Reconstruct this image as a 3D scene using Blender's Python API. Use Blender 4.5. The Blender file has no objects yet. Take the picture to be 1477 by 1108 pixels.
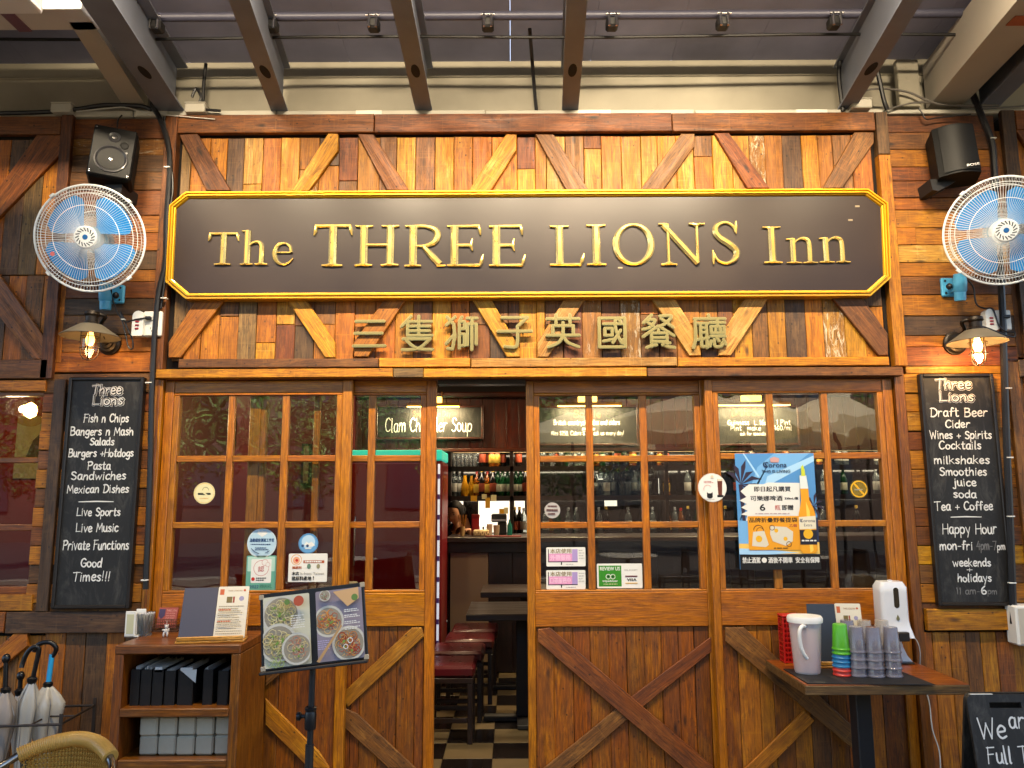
import bpy, math, random
from mathutils import Vector, Matrix
random.seed(7)
S = bpy.context.scene
COL = S.collection
# ------------------------------------------------------------------ camera, world, light, exposure
F, TH, RO, D, H = 1109.0, math.radians(8.4), math.radians(0.28), 4.0, 1.55
cd = bpy.data.cameras.new('camera'); cam = bpy.data.objects.new('camera', cd); COL.objects.link(cam)
cd.sensor_width = 36; cd.lens = F/1477*36; cd.clip_end = 300; cd.clip_start = 0.05
cam.matrix_world = Matrix.Translation((0, -D, H)) @ Matrix.Rotation(math.pi/2+TH, 4, 'X') @ Matrix.Rotation(-RO, 4, 'Z')
S.camera = cam
def ray(px, py):
    u, v = (px-738.5)/F, -(py-554)/F
    c, s = math.cos(-RO), math.sin(-RO)
    u, v = u*c-v*s, u*s+v*c
    return u, math.cos(TH)-v*math.sin(TH), math.sin(TH)+v*math.cos(TH)
def at(px, py, Y=0.0):                      # photograph point -> (X, Z) on the upright plane at depth Y
    dx, dy, dz = ray(px, py); t = (Y+D)/dy
    return dx*t, H+dz*t
def atz(px, py, z):                         # photograph point -> (X, Y) on the level plane at height z
    dx, dy, dz = ray(px, py); t = (z-H)/dz
    return dx*t, dy*t-D
SUN_EL, SUN_AZ = 56, 24
w = bpy.data.worlds.new('World'); S.world = w; w.use_nodes = True
nt = w.node_tree; bg = nt.nodes['Background']
sky = nt.nodes.new('ShaderNodeTexSky'); sky.sky_type = 'NISHITA'; sky.sun_disc = False
sky.sun_elevation = math.radians(SUN_EL); sky.sun_rotation = math.radians(SUN_AZ)
nt.links.new(sky.outputs[0], bg.inputs[0]); bg.inputs[1].default_value = 0.15
sl = bpy.data.lights.new('sun', 'SUN'); sl.energy = 4.6; sl.angle = math.radians(.5); sl.color = (1, .86, .68)
so = bpy.data.objects.new('sun', sl); COL.objects.link(so)
_a = math.radians(SUN_AZ); _e = math.radians(SUN_EL)
_d = Vector((math.sin(_a)*math.cos(_e), math.cos(_a)*math.cos(_e), math.sin(_e)))
so.rotation_euler = _d.to_track_quat('Z', 'Y').to_euler(); so.location = (-2, -9, 8)
vs = S.view_settings; vs.view_transform = 'Standard'; vs.look = 'None'; vs.gamma = 1; vs.use_curve_mapping = False
vs.exposure = 2.0
S.cycles.use_denoising = True
S.cycles.max_bounces = 8; S.cycles.transparent_max_bounces = 16; S.cycles.sample_clamp_indirect = 6
S.cycles.caustics_reflective = False; S.cycles.caustics_refractive = False
# ------------------------------------------------------------------ helpers
def rgb(h, k=1.0):
    h = h.lstrip('#'); c = [int(h[i:i+2], 16)/255 for i in (0, 2, 4)]
    return tuple([(x/12.92 if x <= .04045 else ((x+.055)/1.055)**2.4)*k for x in c]+[1])
MATS = {}
def mat(name, col, rough=.5, metal=0, emit=None, es=0, bump=0, bscale=80, trans=0, alpha=1, coat=0, var=0, spec=.5, ior=1.45):
    if name in MATS: return MATS[name]
    m = bpy.data.materials.new(name); m.use_nodes = True; t = m.node_tree; b = t.nodes['Principled BSDF']
    c = rgb(col) if isinstance(col, str) else tuple(col)+(1,)
    b.inputs['Base Color'].default_value = c; b.inputs['Roughness'].default_value = rough
    b.inputs['Metallic'].default_value = metal; b.inputs['Transmission Weight'].default_value = trans
    b.inputs['Alpha'].default_value = alpha; b.inputs['Coat Weight'].default_value = coat
    b.inputs['Specular IOR Level'].default_value = spec; b.inputs['IOR'].default_value = ior
    if emit:
        b.inputs['Emission Color'].default_value = rgb(emit); b.inputs['Emission Strength'].default_value = es
    tc = t.nodes.new('ShaderNodeTexCoord')
    if var or bump:
        n = t.nodes.new('ShaderNodeTexNoise'); n.inputs['Scale'].default_value = bscale; n.inputs['Detail'].default_value = 5
        t.links.new(tc.outputs['Object'], n.inputs['Vector'])
    if var:
        n2 = t.nodes.new('ShaderNodeTexNoise'); n2.inputs['Scale'].default_value = bscale*.12; n2.inputs['Detail'].default_value = 6
        t.links.new(tc.outputs['Object'], n2.inputs['Vector'])
        mx = t.nodes.new('ShaderNodeMix'); mx.data_type = 'RGBA'
        mr = t.nodes.new('ShaderNodeMapRange'); mr.inputs[1].default_value = .3; mr.inputs[2].default_value = .7
        t.links.new(n2.outputs[0], mr.inputs[0]); t.links.new(mr.outputs[0], mx.inputs[0])
        mx.inputs[6].default_value = tuple(x*(1-var) for x in c[:3])+(1,); mx.inputs[7].default_value = tuple(min(1, x*(1+var)) for x in c[:3])+(1,)
        t.links.new(mx.outputs[2], b.inputs['Base Color'])
        rr = t.nodes.new('ShaderNodeMapRange'); rr.inputs[3].default_value = max(.02, rough-.12); rr.inputs[4].default_value = min(1, rough+.12)
        t.links.new(n2.outputs[0], rr.inputs[0]); t.links.new(rr.outputs[0], b.inputs['Roughness'])
    if bump:
        bp = t.nodes.new('ShaderNodeBump'); bp.inputs['Strength'].default_value = bump; bp.inputs['Distance'].default_value = .002
        t.links.new(n.outputs[0], bp.inputs['Height']); t.links.new(bp.outputs[0], b.inputs['Normal'])
    MATS[name] = m; return m
def wood(name, base, dark, light=None, rough=.62, knots=1.0, paint=0, saw=.7, spread=.22, coat=0, nails=1, hue=.006, stain=.5):
    """reclaimed timber: grain runs along the piece's own X axis"""
    m = bpy.data.materials.new(name); m.use_nodes = True; t = m.node_tree; L = t.links; N = t.nodes
    b = N['Principled BSDF']
    def nd(ty, **k):
        n = N.new(ty)
        for a, v in k.items():
            if a == 'op': n.operation = v
            else: n.inputs[int(a[1:])].default_value = v
        return n
    tc = N.new('ShaderNodeTexCoord'); oi = N.new('ShaderNodeObjectInfo')
    cm = N.new('ShaderNodeCombineXYZ')
    r1 = nd('ShaderNodeMath', op='MULTIPLY', i1=47.0); r2 = nd('ShaderNodeMath', op='MULTIPLY', i1=91.0)
    L.new(oi.outputs['Random'], r1.inputs[0]); L.new(oi.outputs['Random'], r2.inputs[0])
    L.new(r1.outputs[0], cm.inputs[0]); L.new(r2.outputs[0], cm.inputs[2])
    va = nd('ShaderNodeVectorMath', op='ADD'); L.new(tc.outputs['Object'], va.inputs[0]); L.new(cm.outputs[0], va.inputs[1])
    def noise(sx, sy, sz, det=5, dist=0.0, rg=.55):
        vm = nd('ShaderNodeVectorMath', op='MULTIPLY'); vm.inputs[1].default_value = (sx, sy, sz); L.new(va.outputs[0], vm.inputs[0])
        n = N.new('ShaderNodeTexNoise'); n.inputs['Scale'].default_value = 1; n.inputs['Detail'].default_value = det
        n.inputs['Roughness'].default_value = rg; n.inputs['Distortion'].default_value = dist; L.new(vm.outputs[0], n.inputs['Vector']); return n.outputs[0]
    def mr(src, a, bb, c=0., d=1.):
        n = nd('ShaderNodeMapRange', i1=a, i2=bb, i3=c, i4=d); L.new(src, n.inputs[0]); return n.outputs[0]
    def mixc(f, A, B, typ='MIX'):
        n = N.new('ShaderNodeMix'); n.data_type = 'RGBA'; n.blend_type = typ
        if isinstance(f, float): n.inputs[0].default_value = f
        else: L.new(f, n.inputs[0])
        for i, x in ((6, A), (7, B)):
            if isinstance(x, tuple): n.inputs[i].default_value = x
            else: L.new(x, n.inputs[i])
        return n.outputs[2]
    cb, cdk = rgb(base), rgb(dark); clt = rgb(light) if light else tuple(min(1, x*1.5) for x in cb[:3])+(1,)
    streak = noise(2.2, 30, 30, 5, .9); fine = noise(9, 190, 190, 3); patch = noise(5, 11, 11, 6, .6, .7)
    c = mixc(mr(streak, .30, .62), tuple(a_*.55+b2*.45 for a_, b2 in zip(cdk, cb)), cb)
    md_ = noise(6, 60, 60, 6, 1.2, .7); c = mixc(mr(md_, .34, .56, .8, 0.), c, cdk)
    c = mixc(mr(patch, .5, .74, 0., .85), c, clt)
    st = noise(4.5, 13, 13, 7, 1.8, .75)
    c = mixc(mr(noise(13, 40, 40, 5, .5, .7), .60, .70, 0., min(.75, stain*1.3)), c, tuple(x*.5 for x in cdk[:3])+(1,))
    c = mixc(mr(st, .52, .68, 0., min(.9, stain*1.3)), c, tuple(x*.35 for x in cdk[:3])+(1,))
    c = mixc(mr(fine, .35, .60, .7, 0.), c, tuple(x*.4 for x in cdk[:3])+(1,))
    if saw:
        sw = noise(75, 3, 3, 2); c = mixc(mr(sw, .58, .7, 0., saw*.5), c, tuple(x*.7 for x in clt[:3])+(1,))
    def spots(sx, sz, th, soft, strength, c):
        vm = nd('ShaderNodeVectorMath', op='MULTIPLY'); vm.inputs[1].default_value = (sx, 0, sz); L.new(va.outputs[0], vm.inputs[0])
        v = N.new('ShaderNodeTexVoronoi'); v.inputs['Scale'].default_value = 1; L.new(vm.outputs[0], v.inputs['Vector'])
        sp = N.new('ShaderNodeSeparateColor'); L.new(v.outputs['Color'], sp.inputs[0])
        g = mr(sp.outputs[0], .62, .64)
        d = mr(v.outputs['Distance'], th, th+soft, strength, 0.)
        mu = nd('ShaderNodeMath', op='MULTIPLY'); L.new(g, mu.inputs[0]); L.new(d, mu.inputs[1])
        return mixc(mu.outputs[0], c, tuple(x*.18 for x in cdk[:3])+(1,))
    if knots: c = spots(4.5, 13, .05, .13, .9*min(1, knots), c)
    if nails: c = spots(24, 30, .08, .09, .9, c)
    if paint:
        pn = noise(9, 38, 38, 8, 1.2, .8); c = mixc(mr(pn, .63-paint*.14, .70-paint*.14, 0., .8), c, (.55, .5, .4, 1))
    gr = noise(2.2, 4.5, 4.5, 6, .8, .65); c = mixc(mr(gr, .46, .66, 0., .42), c, tuple(x*.45 for x in cb[:3])+(1,))
    # per-piece shade
    hs = N.new('ShaderNodeHueSaturation'); hs.inputs['Saturation'].default_value = 1.1; L.new(c, hs.inputs['Color'])
    wn = N.new('ShaderNodeTexWhiteNoise'); wn.noise_dimensions = '1D'; L.new(oi.outputs['Random'], wn.inputs['W'])
    L.new(mr(oi.outputs['Random'], 0, 1, 1-spread, 1+spread), hs.inputs['Value'])
    L.new(mr(wn.outputs['Value'], 0, 1, .5-hue, .5+hue), hs.inputs['Hue'])
    L.new(hs.outputs[0], b.inputs['Base Color'])
    L.new(mr(streak, .3, .7, min(1, rough+.12), rough-.12), b.inputs['Roughness'])
    b.inputs['Coat Weight'].default_value = coat; b.inputs['Coat Roughness'].default_value = .25
    bp = N.new('ShaderNodeBump'); bp.inputs['Strength'].default_value = .5; bp.inputs['Distance'].default_value = .0022
    ad = nd('ShaderNodeMath', op='ADD'); L.new(streak, ad.inputs[0]); L.new(fine, ad.inputs[1])
    L.new(ad.outputs[0], bp.inputs['Height']); L.new(bp.outputs[0], b.inputs['Normal'])
    MATS[name] = m; return m
def glassmat(name, tint=(.9, .93, .92), base=.05, top=.9, wav=.0, wsc=6):
    m = bpy.data.materials.new(name); m.use_nodes = True; t = m.node_tree; N = t.nodes; L = t.links
    N.remove(N['Principled BSDF']); out = N['Material Output']
    tr = N.new('ShaderNodeBsdfTransparent'); tr.inputs[0].default_value = tint+(1,)
    gl = N.new('ShaderNodeBsdfGlossy'); gl.inputs['Roughness'].default_value = .0
    lw = N.new('ShaderNodeFresnel'); ge = N.new('ShaderNodeNewGeometry'); im = N.new('ShaderNodeMapRange'); im.inputs[3].default_value = 1.5; im.inputs[4].default_value = 1/1.5; L.new(ge.outputs['Backfacing'], im.inputs[0]); L.new(im.outputs[0], lw.inputs[0])
    mr = N.new('ShaderNodeMapRange'); mr.inputs[3].default_value = base; mr.inputs[4].default_value = top; L.new(lw.outputs[0], mr.inputs[0])
    mx = N.new('ShaderNodeMixShader'); L.new(mr.outputs[0], mx.inputs[0]); L.new(tr.outputs[0], mx.inputs[1]); L.new(gl.outputs[0], mx.inputs[2])
    L.new(mx.outputs[0], out.inputs[0])
    if wav:
        tc = N.new('ShaderNodeTexCoord'); n = N.new('ShaderNodeTexNoise'); n.inputs['Scale'].default_value = wsc; n.inputs['Detail'].default_value = 1
        bp = N.new('ShaderNodeBump'); bp.inputs['Strength'].default_value = wav; bp.inputs['Distance'].default_value = .01
        oi = N.new('ShaderNodeObjectInfo'); va = N.new('ShaderNodeVectorMath'); va.operation = 'ADD'
        L.new(tc.outputs['Object'], va.inputs[0]); L.new(oi.outputs['Location'], va.inputs[1])
        L.new(va.outputs[0], n.inputs['Vector']); L.new(n.outputs[0], bp.inputs['Height']); L.new(bp.outputs[0], gl.inputs['Normal'])
    MATS[name] = m; return m

PH_ = math.pi/2
class MB:
    def __init__(s): s.v = []; s.f = []; s.m = []
    def add(s, vs_, fs, mi=0):
        o = len(s.v); s.v += [Vector(p) for p in vs_]; s.f += [tuple(o+i for i in f) for f in fs]; s.m += [mi]*len(fs); return s
    def box(s, x0, x1, y0, y1, z0, z1, ch=0, M=None, mi=0):
        if x0 > x1: x0, x1 = x1, x0
        if y0 > y1: y0, y1 = y1, y0
        if z0 > z1: z0, z1 = z1, z0
        if not ch:
            v = [(x, y, z) for x in (x0, x1) for y in (y0, y1) for z in (z0, z1)]
            f = [(0, 1, 3, 2), (4, 6, 7, 5), (0, 4, 5, 1), (2, 3, 7, 6), (0, 2, 6, 4), (1, 5, 7, 3)]
        else:
            ch = min(ch, (x1-x0)*.45, (y1-y0)*.45, (z1-z0)*.45); v = []; f = []
            c = ((x0+x1)/2, (y0+y1)/2, (z0+z1)/2); h = ((x1-x0)/2, (y1-y0)/2, (z1-z0)/2)
            idx = {}
            for ax in range(3):
                for sg in (-1, 1):
                    a, b_ = (ax+1) % 3, (ax+2) % 3; q = []
                    for sa, sb in ((-1, -1), (1, -1), (1, 1), (-1, 1)):
                        p = [0, 0, 0]; p[ax] = c[ax]+sg*h[ax]; p[a] = c[a]+sa*(h[a]-ch); p[b_] = c[b_]+sb*(h[b_]-ch)
                        k = [0, 0, 0]; k[ax] = sg; k[a] = sa; k[b_] = sb; idx[(ax, tuple(k))] = len(v); q.append(len(v)); v.append(tuple(p))
                    f.append(tuple(q) if sg > 0 else tuple(reversed(q)))
            for ax in range(3):
                a, b_ = (ax+1) % 3, (ax+2) % 3
                for sa in (-1, 1):
                    for sb in (-1, 1):
                        k1 = [0, 0, 0]; k1[a] = sa; k1[b_] = sb; k2 = list(k1); k1[ax] = -1; k2[ax] = 1
                        f.append((idx[(a, tuple(k1))], idx[(a, tuple(k2))], idx[(b_, tuple(k2))], idx[(b_, tuple(k1))]))
            for sx in (-1, 1):
                for sy in (-1, 1):
                    for sz in (-1, 1): f.append(tuple(idx[(ax, (sx, sy, sz))] for ax in range(3)))
        if M is not None: v = [M @ Vector(p) for p in v]
        return s.add(v, f, mi)
    def prism(s, poly, y0, y1, mi=0, M=None):          # polygon in XZ, front y0 (nearer camera), back y1
        n = len(poly); v = [(x, y0, z) for x, z in poly]+[(x, y1, z) for x, z in poly]
        if M is not None: v = [M @ Vector(p) for p in v]
        ar = sum(poly[i][0]*poly[(i+1) % n][1]-poly[(i+1) % n][0]*poly[i][1] for i in range(n))
        fr = tuple(range(n)) if ar > 0 else tuple(reversed(range(n)))
        return s.add(v, [fr, tuple(n+i for i in reversed(fr))]+[(i, i+n, (i+1) % n+n, (i+1) % n) if ar > 0 else (i, (i+1) % n, (i+1) % n+n, i+n) for i in range(n)], mi)
    def tube(s, pts, r, seg=8, cap=True, mi=0, closed=False, rs=None):
        pts = [Vector(p) for p in pts]; n = len(pts); rings = []
        up = None
        for i, p in enumerate(pts):
            if closed: t_ = pts[(i+1) % n]-pts[i-1]
            else: t_ = pts[min(i+1, n-1)]-pts[max(i-1, 0)]
            t_.normalize()
            if up is None: up = Vector((0, 0, 1)) if abs(t_.z) < .9 else Vector((1, 0, 0))
            a = t_.cross(up); a.normalize(); b_ = a.cross(t_); b_.normalize(); up = b_
            rr = rs[i] if rs else r
            rings.append([p+(a*math.cos(2*math.pi*k/seg)+b_*math.sin(2*math.pi*k/seg))*rr for k in range(seg)])
        v = [q for g in rings for q in g]; f = []
        for i in range(n if closed else n-1):
            j = (i+1) % n
            for k in range(seg): f.append((i*seg+k, i*seg+(k+1) % seg, j*seg+(k+1) % seg, j*seg+k))
        if cap and not closed: f += [tuple(reversed(range(seg))), tuple((n-1)*seg+k for k in range(seg))]
        return s.add(v, f, mi)
    def lathe(s, prof, seg=24, M=None, mi=0, arc=1.0):   # prof [(r, h)], axis Z
        v = []; n = len(prof); f = []
        for r, h in prof:
            for k in range(seg): a = 2*math.pi*k/seg*arc; v.append(Vector((r*math.cos(a), r*math.sin(a), h)))
        for i in range(n-1):
            for k in range(seg if arc == 1 else seg-1): f.append((i*seg+k, i*seg+(k+1) % seg, (i+1)*seg+(k+1) % seg, (i+1)*seg+k))
        if M is not None: v = [M @ p for p in v]
        return s.add(v, f, mi)
    def disc(s, c, r, seg=24, nrm=(0, -1, 0), th=.002, mi=0):
        q = Vector(nrm).to_track_quat('Z', 'Y').to_matrix().to_4x4(); M = Matrix.Translation(c) @ q
        return s.lathe([(0.0001, 0), (r, 0), (r, th), (0.0001, th)], seg, M, mi)
    def build(s, name, mats, parent=None, smooth=False, rel=True, loc=None, vert=False):
        me = bpy.data.meshes.new(name); off = Vector((0, 0, 0))
        if rel and parent is not None:
            p = parent
            while p is not None: off += p.location; p = p.parent
        if loc is not None: off = off if (parent is not None and rel) else Vector(loc)
        Rv = Matrix.Rotation(-PH_, 3, 'Y'); cen = sum(s.v, Vector())/max(1, len(s.v)) if vert else None
        me.from_pydata([Rv.inverted() @ (v-cen) for v in s.v] if vert else [v-off for v in s.v], [], s.f)
        if not isinstance(mats, (list, tuple)): mats = [mats]
        for m_ in mats: me.materials.append(m_)
        for p_, mi in zip(me.polygons, s.m): p_.material_index = mi
        if smooth:
            for p_ in me.polygons: p_.use_smooth = True
            me.update()
            try: me.set_sharp_from_angle(angle=math.radians(38))
            except Exception: pass
        me.validate(); me.update()
        o = bpy.data.objects.new(name, me); COL.objects.link(o)
        if parent is not None: o.parent = parent
        elif loc is not None: o.location = loc
        if vert: o.location = cen-off; o.rotation_euler = (0, -PH_, 0)
        return o
def thing(name, label, cat, loc=(0, 0, 0), group=None, rz=0):
    o = bpy.data.objects.new(name, None); COL.objects.link(o); o.location = loc; o.rotation_euler = (0, 0, rz)
    o.empty_display_size = .05; o['label'] = label; o['category'] = cat
    if group: o['group'] = group
    return o
def tag(o, label, cat, group=None):
    o['label'] = label; o['category'] = cat
    if group: o['group'] = group
    return o
def struct(o): o['kind'] = 'structure'; return o
def dup(root, loc, label=None, group=None, rot=None):
    r = root.copy(); COL.objects.link(r); r.location = loc
    if rot is not None: r.rotation_euler = rot
    if label: r['label'] = label
    if group: r['group'] = group
    for ch in root.children:
        c = ch.copy(); COL.objects.link(c); c.parent = r
        for g in ch.children:
            d = g.copy(); COL.objects.link(d); d.parent = c
    return r
def inset(poly, d):
    n = len(poly); ar = sum(poly[i][0]*poly[(i+1) % n][1]-poly[(i+1) % n][0]*poly[i][1] for i in range(n)); sg = 1 if ar > 0 else -1; out = []
    for i in range(n):
        p0, p1, p2 = Vector(poly[i-1]), Vector(poly[i]), Vector(poly[(i+1) % n])
        a = (p1-p0).normalized(); b_ = (p2-p1).normalized()
        na = Vector((-a.y, a.x))*sg; nb = Vector((-b_.y, b_.x))*sg; m_ = na+nb
        if m_.length < 1e-4: m_ = na
        m_ = m_/max(.3, m_.length_squared)*2*d*.5*2 if False else m_*(d/max(.35, (1+na.dot(nb))))
        out.append(tuple(p1+m_))
    return out
def plank(poly, yf, th, material, parent, ang=0.0, name='plank', ch=.0025, wob=.0012):
    """one board: outline in world XZ, front face at yf; its own X axis lies along the grain"""
    n = len(poly); cx = sum(p[0] for p in poly)/n; cz = sum(p[1] for p in poly)/n
    poly = [(x+random.uniform(-wob, wob), z+random.uniform(-wob, wob)) for x, z in poly]
    c, s_ = math.cos(-ang), math.sin(-ang)
    loc = [((x-cx)*c-(z-cz)*s_, (x-cx)*s_+(z-cz)*c) for x, z in poly]
    ar = sum(loc[i][0]*loc[(i+1) % n][1]-loc[(i+1) % n][0]*loc[i][1] for i in range(n))
    if ar < 0: loc.reverse()
    ins = inset(loc, ch)
    v = [(x, 0, z) for x, z in ins]+[(x, ch, z) for x, z in loc]+[(x, th, z) for x, z in loc]
    f = [tuple(range(n)), tuple(2*n+i for i in reversed(range(n)))]
    for k in (0, n):
        for i in range(n): f.append((k+i, k+n+i, k+n+(i+1) % n, k+(i+1) % n))
    me = bpy.data.meshes.new(name); me.from_pydata(v, [], f); me.materials.append(material); me.update()
    o = bpy.data.objects.new(name, me); COL.objects.link(o)
    off = Vector((0, 0, 0)); p = parent
    while p is not None: off += p.location; p = p.parent
    o.parent = parent; o.location = Vector((cx, yf, cz))-off; o.rotation_euler = (0, -ang, 0)
    return o
def quadpx(x0, x1, y0, y1, Y=0.0):      # an upright world rectangle from photograph extents
    xa = at(x0, (y0+y1)/2, Y)[0]; xb = at(x1, (y0+y1)/2, Y)[0]; xm = (x0+x1)/2
    zt = at(xm, y0, Y)[1]; zb = at(xm, y1, Y)[1]
    return xa, xb, zb, zt
def rect(xa, xb, zb, zt): return [(xa, zb), (xb, zb), (xb, zt), (xa, zt)]
def ppoly(pts, Y=0.0): return [at(x, y, Y) for x, y in pts]
PH = math.pi/2
# ---- text
_tc = {}
def glyphs(txt, extrude=.0, bevel=0.0, off=0.0, res=3):
    key = (txt, extrude, bevel, off)
    if key in _tc: return _tc[key]
    c = bpy.data.curves.new('lettering', 'FONT'); c.body = txt; c.size = 1; c.extrude = extrude; c.bevel_depth = bevel; c.bevel_resolution = 2; c.offset = off; c.resolution_u = res
    o = bpy.data.objects.new('lettering', c); tmpS.collection.objects.link(o)
    tmpV.update(); dg = tmpV.depsgraph; me = bpy.data.meshes.new_from_object(o.evaluated_get(dg))
    v = [tuple(q.co) for q in me.vertices]; f = [tuple(p.vertices) for p in me.polygons]
    bpy.data.objects.remove(o); bpy.data.meshes.remove(me)
    if not v: v = [(0, 0, 0)]
    x0 = min(p[0] for p in v); x1 = max(p[0] for p in v); y0 = min(p[1] for p in v); y1 = max(p[1] for p in v)
    _tc[key] = (v, f, x0, x1, y0, y1); return _tc[key]
tmpS = bpy.data.scenes.new('lettering_bench'); tmpV = tmpS.view_layers[0]
def fit(mb, txt, x0, x1, z0, z1, Y, extrude=.0, mi=0, k=1.0, full=False, bevel=0, off=0, M=None, depth=1.0):
    """set a line of type into a box; Y is the front; z0 baseline, z1 cap line"""
    v, f, a, b_, c, d_ = glyphs(txt, extrude, bevel, off)
    sx = (x1-x0)/max(1e-6, b_-a)
    if full: sy = (z1-z0)/max(1e-6, d_-c); oy = c
    else: sy = (z1-z0)/.72; oy = 0
    vv = [Vector((x0+(p[0]-a)*sx, Y-p[2]*depth, z0+(p[1]-oy)*sy)) for p in v]
    if M is not None: vv = [M @ q for q in vv]
    mb.add(vv, f, mi); return mb
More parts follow.
